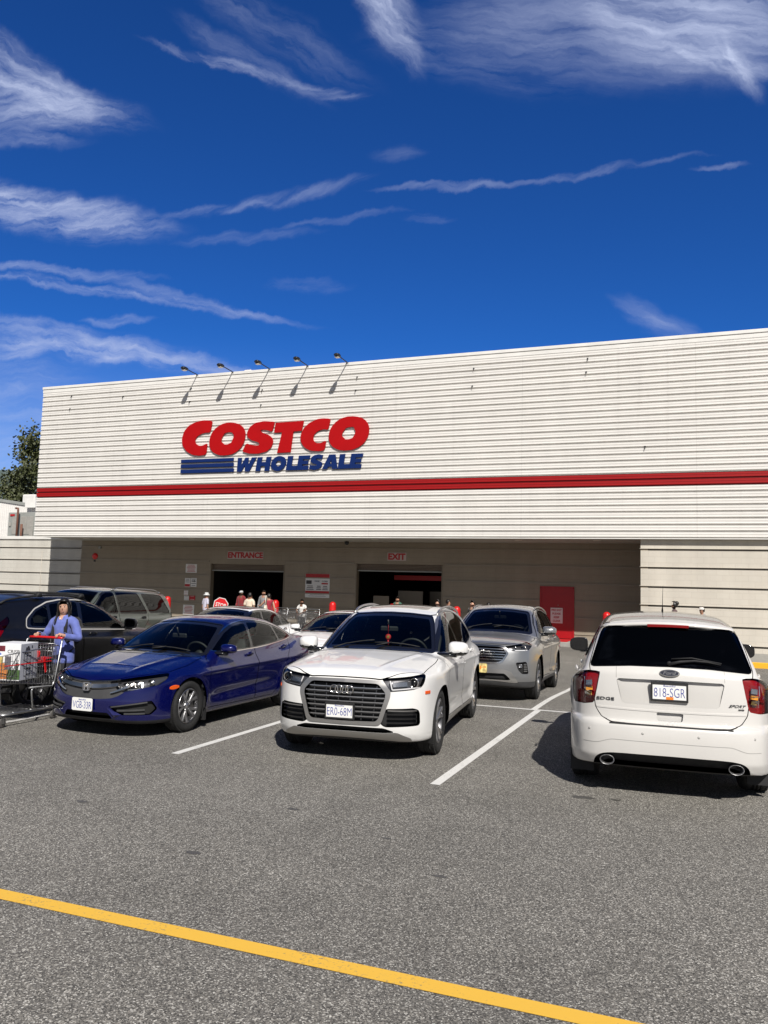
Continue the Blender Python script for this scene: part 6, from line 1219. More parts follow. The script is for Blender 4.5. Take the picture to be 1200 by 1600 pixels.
    dr1, p1 = c.feat('door', poly_side(d1, 0, -2), 'panel', M['paint'], 'sep'); dr2, p2 = c.feat('door', poly_side(d2, 0, -2), 'panel', M['paint'], 'sep')
    c.feat('taillight', poly_wrap([(.45, .98), (1.0, .98), (1.2, .90), (1.0, .80), (.6, .82)], S['xr'], False, .03), 'lamp', M['red'], 'sep', depth=.02, lens=M['redglass'])
    c.finish()
    for p in (p1, p2): c.line(p)
    c.handles([(-.14, .885, dr1), (-1.25, .92, dr2)], M['chrome'], .085); c.mirrors(.62, 1.02, .955, (.10, .115, .065))
    c.wheels(dict(n=5, split=.2, w=.026, tip=1.4, dish=.02, rim=.235, hub=.05, mat=M['rim']), .885); c.interior(.74, .94, -.08, -.98, .44, .36, htop=.55)
    c.wipers(1.0)
    return c

def black_suv():
    S = dict(xf=2.30, xr=-2.28, zc=.74, axles=(1.38, -1.36), rw=.365, arch=.405, tw=.235, res=.85,
        H=[(2.3, .84), (2.2, .95), (2.0, 1.01), (1.6, 1.06), (1.1, 1.10), (.5, 1.13), (-1, 1.19), (-1.8, 1.22), (-2.2, 1.18), (-2.4, 1.1)], B=[(2.3, .27), (2.1, .22), (0, .24), (-1.8, .27), (-2.2, .34), (-2.4, .4)],
        plan=[(2.3, .87), (1.9, .915), (1.5, .932), (0, .925), (-1.0, .935), (-1.5, .94), (-1.9, .92), (-2.3, .86)], sec=[(.15, -.09), (.28, -.03), (.4, -.01), (.55, -.012), (.72, -.008), (.9, 0), (1.0, -.01), (1.08, -.045), (1.18, -.10), (1.3, -.18)],
        crown=[(0, 0), (.4, .012), (.6, .03), (.75, .06), (.85, .10), (.95, .18)],
        R=[(1.4, .97), (1.2, 1.06), (.95, 1.19), (.6, 1.37), (.35, 1.49), (.15, 1.555), (-.1, 1.605), (-.5, 1.635), (-.9, 1.635), (-1.4, 1.61), (-1.75, 1.57), (-1.9, 1.53), (-2.02, 1.40), (-2.12, 1.22), (-2.2, 1.05), (-2.3, .7)],
        gz=[(.9, .895), (1.1, .855), (1.2, .825), (1.35, .755), (1.5, .675), (1.6, .61), (1.75, .5)], gx=[(1.4, -.10), (.9, -.03), (.3, 0), (-.8, 0), (-1.6, -.03), (-2.3, -.10)],
        pf=[(.15, -.14), (.25, -.06), (.33, -.015), (.42, 0), (.6, .0), (.8, -.02), (.9, -.045), (1.0, -.10), (1.1, -.2)], cf=[(0, 0), (.3, .012), (.5, .04), (.65, .10), (.76, .19), (.84, .31), (.90, .5), (.94, .8), (1., 1.3)],
        pr=[(.2, .10), (.35, .03), (.5, 0), (.7, .02), (.9, .03), (1.05, .04), (1.3, .12)], cr=[(0, 0), (.4, .02), (.65, .06), (.8, .14), (.88, .3), (.94, .6), (1., 1.)],
        ks=.075, kroof=.10, kf=.08, kr=.07, kb=.03, flare=.016, kwf=.24, kwr=.12, cabx=1.2, gbot=.95,
        extra=lambda x, y, z: .012*np.exp(-((z-(.98-.02*x))/.03)**2)*sstep(-2.2, -1.8, x)*(1-sstep(1.5, 1.9, x))-.02*np.exp(-((z-.5)/.08)**2)*sstep(-1.05, -.7, x)*(1-sstep(.7, 1.0, x)),
        mats=car_mats(paint('black paint', (.004, .004, .004), .0, .35, 0, .22)))
    c = Car(S, 'suv', 'black SUV with roof bars and chrome window line, parked nose in behind the woman with the cart'); M = c.M; sh = c.sh; r = c.root
    c.feat('windshield', poly_yz([(0, 1.12), (.45, 1.11), (.68, 1.09), (.70, 1.11), (.65, 1.25), (.575, 1.43), (.52, 1.505), (.25, 1.53), (0, 1.54)], n=.03, xlim=-.15), 'glass', M['glass'], ring=.012, ringmat=M['gloss_black'], frit=.03)
    fd = [(.95, 1.095), (.60, 1.27), (.30, 1.415), (.05, 1.495), (-.25, 1.52), (-.35, 1.14)]; rd = [(-.43, 1.145), (-.33, 1.525), (-.6, 1.525), (-.92, 1.49), (-.98, 1.17)]; qd = [(-1.04, 1.175), (-.98, 1.48), (-1.2, 1.40), (-1.36, 1.28), (-1.38, 1.19)]
    dlo = [(1.12, 1.06), (.62, 1.30), (.32, 1.44), (.05, 1.52), (-.3, 1.545), (-.65, 1.55), (-.95, 1.515), (-1.22, 1.425), (-1.42, 1.29), (-1.46, 1.17), (-1.3, 1.155), (-.35, 1.115)]
    for q in (fd, rd, qd): c.feat('window', poly_side(q, .03), 'glass', M['glass'], 'sep')
    c.feat('window_surround', poly_side(dlo, .03), 'paint', M['gloss_black'], 'sep', off=.002, ring=.016, ringmat=M['trim_grey'], ringname='window_trim')
    c.feat('rear_window', poly_yz([(0, 1.2), (.5, 1.19), (.66, 1.18), (.62, 1.32), (.55, 1.47), (.3, 1.5), (0, 1.51)], False, .04, -1.4), 'glass', M['tint'], ring=.012, ringmat=M['gloss_black'])
    tl = [(.62, 1.00), (.80, .97), (.95, 1.12), (1.20, 1.30), (1.30, 1.42), (1.22, 1.42), (1.08, 1.30), (.80, 1.10)]
    lm, _ = c.feat('taillight', poly_wrap([(.45, 1.10), (.9, 1.02), (1.15, 1.0), (1.2, 1.1), (1.32, 1.26), (1.28, 1.34), (1.05, 1.2), (.75, 1.16)], S['xr'], False, .02), 'lamp', M['redbright'], 'sep', depth=.02, lens=M['redglass'])
    c.feat('headlight', poly_wrap([(.5, .90), (.9, .80), (1.2, .87), (1.25, .96), (.9, .95)], S['xf'], n=.02), 'lamp', M['lamp2'], 'sep', depth=.04, lens=M['lens'])
    c.feat('grille', poly_yz([(0, .85), (.42, .85), (.45, .6), (.3, .45), (0, .45)], True, .03, 1.8), 'recess', M['gloss_black'], depth=.04)
    c.feat('cladding', lambda V, N: V[:, 2]-.36, 'paint', M['cladding'], off=.001)
    c.feat('tailgate', poly_yz([(0, 1.55), (.6, 1.5), (.74, 1.15), (.72, .8), (.6, .65), (0, .64)], False, 0, -1.7), 'panel', M['paint'])
    c.feat('hood', poly_top([(0, 2.2), (.42, 2.17), (.62, 2.05), (.76, 1.75), (.79, 1.3), (.76, 1.05), (.55, 1.09), (0, 1.16)], .03, .8), 'panel', M['paint'])
    d1 = [(1.02, 1.05), (1.0, .42), (.95, .36), (-.33, .36), (-.36, .5), (-.40, 1.10), (-.28, 1.54), (.1, 1.515), (.35, 1.44), (.65, 1.30)]; d2 = [(-.38, .5), (-.35, .36), (-.85, .36), (-.98, .45), (-1.05, .66), (-1.22, .90), (-1.42, 1.1), (-1.46, 1.25), (-1.2, 1.44), (-.9, 1.53), (-.31, 1.55), (-.42, 1.10)]
    dr1, p1 = c.feat('door', poly_side(d1, 0, -2), 'panel', M['paint'], 'sep'); dr2, p2 = c.feat('door', poly_side(d2, 0, -2), 'panel', M['paint'], 'sep')
    c.finish()
    for p in (p1, p2): c.line(p)
    c.handles([(-.17, 1.02, dr1), (-1.15, 1.05, dr2)], M['paint'], .09); c.mirrors(.66, 1.17, .985, (.11, .125, .085), cap=M['gloss_black'])
    c.wheels(dict(n=5, split=.17, w=.026, tip=1.3, dish=.02, rim=.245, hub=.06, mat=M['rimdark']), .90); c.interior(.75, 1.09, .0, -.95, .62)
    for sd in (1, -1):
        q = []
        for t in range(17): T, n2 = sh.top([(.0-1.75*t/16, sd*.575)]); q.append(T[0]+np.array([0, 0, .045*math.sin(math.pi*t/16)**.3]))
        mb = MB(); mb.tube(q, .016, 8); mb.build('roof_rail', M['dark'], r)
    for xx in (-.15, -1.05):
        T, _ = sh.top([(xx, .575)]); z = T[0][2]+.075; mb = MB(); mb.tube([(xx, -.62, z), (xx, -.3, z+.012), (xx, .3, z+.012), (xx, .62, z)], .022, 8, flat=.6)
        for sd in (1, -1): mb.loft([rrect(xx, sd*.59, z-.05, .13, .08, 6), rrect(xx, sd*.60, z-.01, .09, .07, 6), rrect(xx, sd*.60, z+.02, .05, .06, 6)])
        mb.build('roof_bar', M['dark'], r)
    return c

def green_suv():
    S = dict(xf=2.28, xr=-2.45, zc=.80, axles=(1.44, -1.44), rw=.37, arch=.42, tw=.24, res=.7,
        H=[(2.3, .92), (2.2, 1.03), (2.0, 1.08), (1.6, 1.11), (1.1, 1.14), (.5, 1.15), (-1, 1.17), (-2.2, 1.18), (-2.5, 1.14)], B=[(2.3, .34), (2.0, .32), (0, .34), (-2.0, .38), (-2.5, .45)],
        plan=[(2.3, .87), (1.9, .915), (1.5, .925), (0, .92), (-1.5, .925), (-2.0, .92), (-2.45, .88)], sec=[(.2, -.08), (.33, -.03), (.5, -.01), (.7, 0), (.95, 0), (1.06, -.012), (1.14, -.05), (1.25, -.10), (1.35, -.16)],
        crown=[(0, 0), (.5, .012), (.7, .03), (.8, .05), (.95, .12)],
        R=[(1.2, 1.08), (1.05, 1.15), (.8, 1.33), (.55, 1.51), (.38, 1.62), (.2, 1.69), (-.1, 1.73), (-.6, 1.75), (-1.4, 1.75), (-2.0, 1.73), (-2.2, 1.70), (-2.3, 1.60), (-2.35, 1.4), (-2.4, 1.1), (-2.45, .8)],
        gz=[(.95, .90), (1.1, .875), (1.2, .855), (1.4, .79), (1.6, .715), (1.7, .67), (1.85, .58)], gx=[(1.4, -.10), (.9, -.03), (.3, 0), (-1.6, 0), (-2.4, -.05)],
        pf=[(.25, -.10), (.35, -.04), (.45, 0), (.7, 0), (.85, -.02), (1.0, -.07), (1.15, -.2)], cf=[(0, 0), (.4, .02), (.6, .06), (.75, .14), (.84, .25), (.90, .42), (.94, .8), (1., 1.3)],
        pr=[(.3, .10), (.45, .02), (.6, 0), (.9, .03), (1.1, .05), (1.3, .09), (1.7, .2)], cr=[(0, 0), (.5, .01), (.7, .04), (.8, .09), (.88, .2), (.94, .5), (1., 1.)],
        ks=.06, kroof=.10, kf=.07, kr=.06, kb=.03, flare=.02, kwf=.2, kwr=.06, cabx=1.1, gbot=.98,
        mats=car_mats(paint('sage green paint', (.10, .115, .10), .4, .38, .1)))
    c = Car(S, 'suv', 'sage green boxy SUV with roof rails, parked behind the black SUV'); M = c.M; sh = c.sh; r = c.root
    c.feat('windshield', poly_yz([(0, 1.165), (.45, 1.155), (.70, 1.14), (.72, 1.16), (.67, 1.35), (.61, 1.55), (.57, 1.62), (.25, 1.65), (0, 1.66)], n=.03, xlim=-.15), 'glass', M['glass'], ring=.012, ringmat=M['gloss_black'])
    fd = [(.66, 1.18), (.42, 1.40), (.22, 1.57), (.08, 1.62), (-.14, 1.63), (-.18, 1.17)]; rd = [(-.27, 1.17), (-.24, 1.63), (-.62, 1.635), (-1.02, 1.63), (-1.25, 1.19), (-1.2, 1.17)]; qd = [(-1.36, 1.19), (-1.16, 1.63), (-1.7, 1.63), (-1.95, 1.61), (-2.22, 1.20)]
    c.feat('window', poly_side(fd, .03), 'glass', M['glass'], 'sep', ring=.02, ringmat=M['gloss_black']); c.feat('window', poly_side(rd, .03), 'glass', M['tint'], 'sep', ring=.02, ringmat=M['gloss_black']); c.feat('window', poly_side(qd, .05), 'glass', M['tint'], 'sep', ring=.014, ringmat=M['gloss_black'])
    c.feat('rear_window', poly_yz([(0, 1.19), (.6, 1.18), (.70, 1.2), (.64, 1.45), (.6, 1.62), (0, 1.64)], False, .04, -1.9), 'glass', M['tint'], ring=.012, ringmat=M['gloss_black'])
    c.feat('taillight', poly_wrap([(.70, 1.20), (.80, 1.22), (.98, 1.16), (1.0, .80), (.80, .78), (.72, .80)], S['xr'], False, .02), 'lamp', M['red'], 'sep', depth=.02, lens=M['redglass'])
    c.feat('headlight', poly_wrap([(.5, .97), (.55, .80), (1.0, .80), (1.1, .97)], S['xf'], n=.03), 'lamp', M['lampgrey'], 'sep', depth=.04, lens=M['lens'])
    c.feat('grille', poly_yz([(0, .95), (.42, .95), (.40, .72), (0, .70)], True, .03, 1.8), 'recess', M['gloss_black'], depth=.04, ring=.02, ringmat=M['chrome'], ringname='grille_frame')
    d1 = [(.90, 1.1), (.97, .6), (.93, .44), (-.16, .42), (-.21, .6), (-.21, 1.66), (.1, 1.645), (.25, 1.58), (.45, 1.42)]; d2 = [(-.23, .6), (-.2, .42), (-.85, .44), (-.98, .6), (-1.1, .82), (-1.28, 1.05), (-1.30, 1.2), (-1.08, 1.66), (-.23, 1.665)]
    dr1, p1 = c.feat('door', poly_side(d1, 0, -2), 'panel', M['paint'], 'sep'); dr2, p2 = c.feat('door', poly_side(d2, 0, -2), 'panel', M['paint'], 'sep')
    c.feat('tailgate', poly_yz([(0, 1.70), (.63, 1.66), (.74, 1.2), (.72, .62), (0, .6)], False, 0, -1.9), 'panel', M['paint'])
    c.feat('cladding', lambda V, N: V[:, 2]-.46, 'paint', M['cladding'], off=.001)
    c.finish()
    for p in (p1, p2): c.line(p)
    c.handles([(-.02, 1.06, dr1), (-1.08, 1.06, dr2)], M['dark'], .08, .022); c.mirrors(.62, 1.22, .985, (.11, .12, .09), cap=M['dark'])
    c.wheels(dict(n=5, w=.05, tip=1.3, dish=.02, rim=.24, hub=.06, mat=M['rim']), .90); c.interior(.62, 1.12, .0, -.95, .68, third=-1.75)
    for sd in (1, -1):
        q = []
        for t in range(17): T, n2 = sh.top([(-.25-1.75*t/16, sd*.60)]); q.append(T[0]+np.array([0, 0, .055*min(1, 4*math.sin(math.pi*t/16))]))
        mb = MB(); mb.tube(q, .014, 8)
        for t in (0, 16): mb.ball(q[t]+np.array([0, 0, .015]), .03, 8, 6, (2, .8, .8))
        mb.build('roof_rail', M['satin'], r)
    return c
# ---------------------------------------------------------------- the cars in their places
def place(c, x, y, deg, label, fwd=1.41, bwd=-1.41):
    rz = math.radians(deg); r = c.root; r['label'] = label; r['group'] = 'cars parked in front of the store'
    zf, zr = gz(y+math.sin(rz)*fwd), gz(y+math.sin(rz)*bwd); r.rotation_mode = 'XYZ'; p = math.atan2(zr-zf, fwd-bwd)
    r.matrix_world = Matrix.Translation((x, y, (zf+zr)/2)) @ Matrix.Rotation(rz, 4, 'Z') @ Matrix.Rotation(p, 4, 'Y')
    return r
c = white_suv(); place(c, -3.844, 10.413, -83.19, 'white SUV with four linked rings on its grille, parked nose out in the front row')
c.charm.matrix_world = c.root.matrix_world.copy()
place(blue_sedan(), -6.87, 10.198, -90.1, 'dark blue sedan with a winged chrome grille, parked nose out beside the loaded cart')
place(white_crossover(), -.412, 10.335, 94.18, 'white crossover seen from behind with twin exhausts and a black rear window')
place(silver_suv(), -3.613, 15.937, -87.08, 'silver grey SUV with a slatted chrome grille, parked behind the front row')
place(white_sedan('', False), -10.0, 16.05, -90, 'white sedan with a black glass roof, mostly hidden behind the blue sedan')
place(white_sedan('', True), -7.3, 16.6, -90, 'white sedan with an oval badge, between the blue sedan and the white SUV')
place(black_suv(), -9.8, 10.55, 90, 'black SUV with roof bars and a chrome window line, nose in behind the woman')
place(green_suv(), -13.4, 15.2, -90, 'sage green boxy SUV with roof rails, parked beyond the black SUV')
# ---------------------------------------------------------------- lettering and signs on the store
LY = YF-.075
def letters(name, polys, mat, label, cat, th=.055):
    r = thing(name, label, cat, (polys[0][0][0][0], LY, polys[0][0][0][1])); ox, oz = r.location.x, r.location.z
    for outer, hole in polys:
        bm = bmesh.new(); vs = [bm.verts.new((x-ox, 0, z-oz)) for x, z in outer]; ed = [bm.edges.new((vs[i], vs[(i+1) % len(vs)])) for i in range(len(vs))]
        if hole: hv = [bm.verts.new((x-ox, 0, z-oz)) for x, z in hole]; ed += [bm.edges.new((hv[i], hv[(i+1) % len(hv)])) for i in range(len(hv))]
        bmesh.ops.triangle_fill(bm, edges=ed, use_beauty=True)
        g = bmesh.ops.extrude_face_region(bm, geom=bm.faces[:]); bmesh.ops.translate(bm, vec=(0, th, 0), verts=[v for v in g['geom'] if isinstance(v, bmesh.types.BMVert)]); bmesh.ops.recalc_face_normals(bm, faces=bm.faces)
        me = bpy.data.meshes.new('letter'); bm.to_mesh(me); bm.free(); me.materials.append(mat); link('letter', me, r)
    return r
def smooth_poly(p, n=1): return chaikin(p, n, .2)
cos_ = [(rnd(BK['C1'], .10, 3), None), (BK['O1'], BK['O1h']), (rnd(BK['S'], .08, 3), None), (BK['T'], None), (rnd(BK['C2'], .10, 3), None), (BK['O2'], BK['O2h'])]
letters('store_lettering', cos_, T['logo_red'], 'big slanted red letters spelling the store name, upper row on the white siding', 'sign')
# lower row: nine heavy slanted blue letters in a unit box (x 0..1, z 0..1)
GL = {'W': (1.55, [(0, 1), (.30, 1), (.36, .42), (.60, 1), (.84, 1), (.92, .42), (1.12, 1), (1.48, 1), (1.08, 0), (.74, 0), (.66, .48), (.46, 0), (.10, 0)], None),
    'H': (1.12, [(0, 0), (0, 1), (.36, 1), (.36, .64), (.70, .64), (.70, 1), (1.06, 1), (1.06, 0), (.70, 0), (.70, .36), (.36, .36), (.36, 0)], None),
    'O': (1.20, [(.57+.57*math.cos(a), .5+.53*math.sin(a)) for a in [2*math.pi*i/24 for i in range(24)]], [(.57+.21*math.cos(a), .5+.20*math.sin(a)) for a in [2*math.pi*i/10 for i in range(10)]]),
    'L': (.80, [(0, 0), (0, 1), (.38, 1), (.38, .30), (.80, .30), (.80, 0)], None), 'E': (.88, [(0, 0), (0, 1), (.84, 1), (.84, .74), (.36, .74), (.36, .62), (.78, .62), (.78, .39), (.36, .39), (.36, .27), (.84, .27), (.84, 0)], None),
    'S': (.98, [(.90, .98), (.86, .70), (.62, .76), (.42, .74), (.42, .66), (.70, .58), (.92, .46), (.94, .24), (.78, .04), (.44, -.03), (.02, .04), (.06, .34), (.32, .25), (.54, .26), (.54, .34), (.24, .43), (.04, .58), (.06, .84), (.28, 1.0), (.60, 1.04)], None),
    'A': (1.12, [(0, 0), (.36, 1), (.80, 1), (1.12, 0), (.74, 0), (.70, .16), (.42, .16), (.36, 0)], [(.48, .36), (.65, .36), (.57, .66)])}
word = 'WHOLESALE'; tw_ = sum(GL[c][0] for c in word)+.02*8; (wx0, wz1), (wx1, _), _, (_, wz0) = BK['wh']; cx_ = 0; polys = []
sc_ = (wx1-wx0-.12)/tw_
for c in word:
    w_, o_, h_ = GL[c]; f = lambda p: [(wx0+(cx_+x)*sc_+.24*(z-.0)*(wz1-wz0)*.6, wz0+z*(wz1-wz0)) for x, z in p]; polys.append((f(o_), f(h_) if h_ else None)); cx_ += w_+.02
letters('store_lettering', polys, T['logo_blue'], 'smaller slanted blue letters reading WHOLESALE, lower row on the white siding', 'sign', .055)
r = thing('sign_bar_set', 'three long blue bars left of the blue store lettering', 'sign', (BK['bars'][0][0][0], LY, 7.1))
for b in BK['bars']:
    x0 = b[0][0]; x1 = b[1][0]; z1 = (b[0][1]+b[1][1])/2; z0 = (b[2][1]+b[3][1])/2; mb = MB(); mb.box(((x1-x0)/2, .03, (z0+z1)/2-7.1), (x1-x0, .055, z1-z0), bev=.01); mb.build('bar', T['logo_blue'], r)
# flood lamps on arms above the lettering
def flood_lamp():
    r = thing('flood_lamp', '', 'lamp', (0, 0, 0)); mb = MB(); mb.tube([(0, .06, -.05), (0, -.02, .02), (0, -.35, .03), (0, -.80, .055)], .022, 8); mb.box((0, .05, -.03), (.12, .06, .10)); mb.build('arm', T['lampblack'], r)
    mb = MB(); mb.loft([rrect2(0, -.72, .06, .05, .05, 8), rrect2(0, -.80, .05, .09, .075, 8), rrect2(0, -.95, .045, .12, .085, 8), rrect2(0, -1.08, .04, .11, .07, 8), rrect2(0, -1.12, .04, .07, .04, 8)]); h = mb.build('lamp_head', T['lampblack'], r)
    mb = MB(); mb.box((0, -.96, -.045), (.17, .20, .02), bev=.008); mb.build('lamp_lens', T['lens'], h); return r
names = ['leftmost of the five black flood lamps on the white parapet', 'second black flood lamp from the left on the white parapet', 'middle black flood lamp of the five on the parapet', 'fourth black flood lamp from the left on the parapet', 'rightmost of the five black flood lamps on the parapet']
lamp0 = flood_lamp(); LX = np.linspace(BK['lampbase'][0][0], BK['lampbase'][4][0], 5)
for i in range(5):
    o = lamp0 if i == 0 else copy_tree(lamp0); o.location = (LX[i], YF-.06, ZT-.02); o['label'] = names[i]; o['group'] = 'flood lamps along the parapet'
mb = MB(); mb.box((-18.35, YF+.6, ZT+.08), (.36, .3, .22), bev=.03); mb.tube([(-18.35, YF+.6, ZT-.2), (-18.35, YF+.6, ZT+.1)], .05, 8); tag(mb.build('roof_box', T['coping']), 'small white box on the parapet behind the second flood lamp', 'box')
# small dark fixings left on the siding
for i, (x, z) in enumerate([(-20.9, 10.35), (-20.95, 9.75), (-17.3, 10.05), (-17.33, 9.4), (-12.9, 10.3), (-12.95, 9.75), (-27.6, 10.4), (-27.65, 9.8), (-24.6, 10.2), (-8.0, 10.3), (-8.05, 9.6), (-3.7, 10.35), (-3.75, 9.85), (-1.7, 7.0)]):
    mb = MB(); mb.tube([(x, YF+.02, z+.09), (x, YF-.05, z+.07), (x, YF-.06, z)], .014, 6); mb.box((x, YF-.005, z+.10), (.05, .03, .05)); o = tag(mb.build('wall_hook', T['lampblack']), 'small dark hook left on the upper white siding', 'hook', 'dark hooks on the siding')
# wall signs in the recess
SY = YW-.012
def M_wall(x, y, z): return Matrix.Translation((x, y, z)) @ Matrix.Rotation(math.pi/2, 4, 'X')
def board(name, box_, mat, label, cat='sign', th=.02, y=SY):
    x0, z0, x1, z1 = box_; r = thing(name, label, cat, ((x0+x1)/2, y, (z0+z1)/2)); mb = MB(); mb.box((0, 0, 0), (x1-x0, th, z1-z0), bev=.004); mb.build('panel', mat, r); return r, x1-x0, z1-z0
def put_text(r, s, w, h, dx, dz, mat, bold=.02, name='lettering'): return fill_text(name, s, w, h, mat, r, Matrix.Translation((dx, -.0125, dz)) @ Matrix.Rotation(math.pi/2, 4, 'X'), bold=bold, ext=.004)
def lines(r, w, zs, x0, mat, h=.018, name='text_line'):
    mb = MB()
    for i, z in enumerate(zs): ww = w*(.75+.25*math.sin(i*2.3)**2); mb.box((x0, -.0125, z), (ww, .003, h))
    return mb.build(name, mat, r)
r, w, h = board('entrance_sign', (-20.68, 3.03, -18.75, 3.38), T['sign_pink'], 'pale sign with dark red letters ENTRANCE above the left opening'); put_text(r, 'ENTRANCE', w*.97, h*.80, 0, 0, T['sign_red'], .045)
r, w, h = board('exit_sign', (-12.60, 3.05, -11.73, 3.40), T['sign_pink'], 'pale sign with dark red letters EXIT above the right opening'); put_text(r, 'EXIT', w*.92, h*.80, 0, 0, T['sign_red'], .045)
r, w, h = board('hours_board', (-16.54, 1.34, -15.33, 2.41), T['sign_white'], 'white opening hours board with red header between entrance and exit')
mb = MB(); mb.box((0, -.012, h*.40), (w*.98, .006, h*.19)); mb.box((0, -.012, -h*.27), (w*.98, .006, h*.10)); mb.box((w*.30, -.012, h*.09), (w*.26, .006, h*.06)); mb.build('red_band', T['sign_red'], r); put_text(r, 'WAREHOUSE HOURS', w*.92, h*.115, 0, h*.40, T['sign_white'])
mb = MB(); mb.box((-w*.35, -.012, h*.14), (w*.22, .006, h*.15)); mb.build('picture', T['sign_text'], r); put_text(r, 'HOURS', w*.2, h*.05, -.02, h*.19, T['sign_text']); put_text(r, 'CLOSED', w*.24, h*.05, w*.30, h*.19, T['sign_text'])
lines(r, w*.30, [-h*.02, -h*.09, -h*.16], -w*.30, T['sign_text'], .03); lines(r, w*.20, [-h*.02, -h*.09, -h*.16], w*.06, T['sign_text'], .03); lines(r, w*.22, [-h*.02, -h*.09, -h*.16], w*.32, T['sign_text'], .03); lines(r, w*.8, [-h*.38, -h*.44], 0, T['sign_text'], .012)
r, w, h = board('fire_exit_sign', (-5.52, .64, -5.04, 1.25), T['sign_white'], 'white notice on the red door reading FIRE EXIT PLEASE KEEP CLEAR', y=YW-.022)
for i, s_ in enumerate(('FIRE EXIT', 'PLEASE', 'KEEP', 'CLEAR')): put_text(r, s_, w*(.84 if i == 0 else .68 if i == 1 else .46 if i == 2 else .62), h*.13, 0, h*(.36-.235*i), T['sign_red'], .03)
nb = [('s1', (-22.98, 2.33, -22.35, 2.75), 'largest pale notice at the top, left of the entrance', 6), ('s2', (-22.99, 1.65, -22.68, 2.07), 'pale notice with a red foot, left one of the pair below the top notice', 3), ('s3', (-22.65, 1.66, -22.33, 2.08), 'pale notice with dark lines, right one of the pair below the top notice', 4), ('s4', (-23.01, 1.25, -22.78, 1.48), 'tiny pale notice alone above the small red one', 3), ('s5', (-22.99, 1.01, -22.73, 1.22), 'small pale notice left of the small red notice', 3), ('s6', (-22.69, 1.03, -22.37, 1.24), 'small red notice left of the entrance', 2), ('s7', (-23.02, .33, -22.40, .80), 'lowest pale notice with red lines, left of the entrance', 6)]
for k, b, lab, n in nb:
    r, w, h = board('wall_notice', b, T['sign_red'] if k == 's6' else T['sign_white'], lab); r['group'] = 'notices left of the entrance'
    lines(r, w*.8, [h*(.36-.72*i/(max(n-1, 1))) for i in range(n)] if k not in ('s2',) else [h*.36, h*.2, h*.05], 0, T['sign_white'] if k == 's6' else (T['sign_red'] if k in ('s1', 's7', 's4') else T['sign_text']), h*.05)
    if k == 's2': mb = MB(); mb.box((0, -.012, -h*.32), (w*.92, .006, h*.28)); mb.build('red_band', T['sign_red'], r)
    if k == 's3': mb = MB(); mb.prism([(-w*.35, h*.2), (w*.1, h*.2), (w*.1, h*.28), (w*.35, h*.16), (w*.1, h*.04), (w*.1, h*.12), (-w*.35, h*.12)], -.012, -.016, lambda u, v, d: (u, d, v)); mb.build('arrow', T['sign_text'], r)
r = thing('alarm_bell', 'round red alarm bell on the shaded wall at the far left', 'bell', (-28.45, YW, 3.06)); mb = MB(); mb.lathe([(0, -.11), (.06, -.11), (.13, -.08), (.165, -.03), (.16, 0)], 24, 'y'); mb.build('bell', T['bollard'], r, recalc=True); mb = MB(); mb.box((0, -.03, -.24), (.08, .06, .09), bev=.01); mb.build('box', T['lampblack'], r)
mb = MB(); mb.box((-28.15, YW-.05, 3.50), (.14, .10, .14), bev=.02); tag(mb.build('junction_box', T['grey_metal']), 'small grey box high on the shaded wall beside the alarm bell', 'box')
r = thing('camera_dome', 'small dome camera hanging from the soffit between entrance and exit', 'camera', (-14.3, 32.4, ZB)); mb = MB(); mb.lathe([(0, -.16), (.07, -.14), (.10, -.08), (.10, -.02), (.08, 0)], 16, 'z'); mb.build('dome', T['lampblack'], r, recalc=True)
for i, x in enumerate(np.linspace(-27.5, -3.5, 9)):
    mb = MB(); mb.lathe([(0, .004), (.11, .004), (.15, -.0), (.16, .02)], 18, 'z', (x, 31.2, ZB-.0)); tag(mb.build('soffit_lamp', T['lens']), 'round unlit lamp set in the soffit over the entrance', 'lamp', 'unlit lamps in the soffit')

# ---------------------------------------------------------------- bollards, stop sign
def bollard():
    r = thing('bollard', '', 'bollard'); mb = MB(); mb.lathe([(.14, 0), (.14, 1.20), (.135, 1.27), (.11, 1.33), (.06, 1.37), (0, 1.38)], 20, 'z'); mb.build('post', T['bollard'], r, recalc=True); mb = MB(); mb.lathe([(.20, 0), (.19, .04), (.145, .05)], 20, 'z'); mb.build('base', T['concrete'], r, recalc=True); return r
b0 = bollard()
for i, (x, y, lab) in enumerate([(-16.28, 29.8, 'tall red bollard at the right side of the entrance'), (-8.43, 29.5, 'red bollard between the exit and the silver SUV'), (-2.93, 29.0, 'red bollard whose top shows over the white crossover'), (-13.78, 30., 'red bollard top above the second white sedan'), (-11.21, 30., 'red bollard top above the white four-ring SUV roof'), (-21.4, 29.5, 'red bollard behind the sage green SUV tail')]):
    o = b0 if i == 0 else copy_tree(b0); o.location = (x, y, gz(y) if i != 2 else gz(y)); o['label'] = lab; o['group'] = 'red bollards in front of the store'
r = thing('stop_sign', 'red octagonal STOP sign on a post beyond the first white sedan', 'sign', (-18.4, 29.0, gz(29))); mb = MB(); mb.tube([(0, .03, 0), (0, .03, 1.35)], .025, 8); mb.lathe([(.22, 0), (.2, .05), (.03, .07)], 16, 'z'); mb.build('post', T['post'], r)
oc = [(.30*math.cos(math.pi/8+i*math.pi/4)/math.cos(math.pi/8), .30*math.sin(math.pi/8+i*math.pi/4)/math.cos(math.pi/8)) for i in range(8)]
M2 = Matrix.Translation((0, 0, 1.10)) @ Matrix.Rotation(math.radians(12), 4, 'Y') @ Matrix.Rotation(math.radians(20), 4, 'Z'); fr = lambda u, v, d: M2 @ Vector((u, d, v))
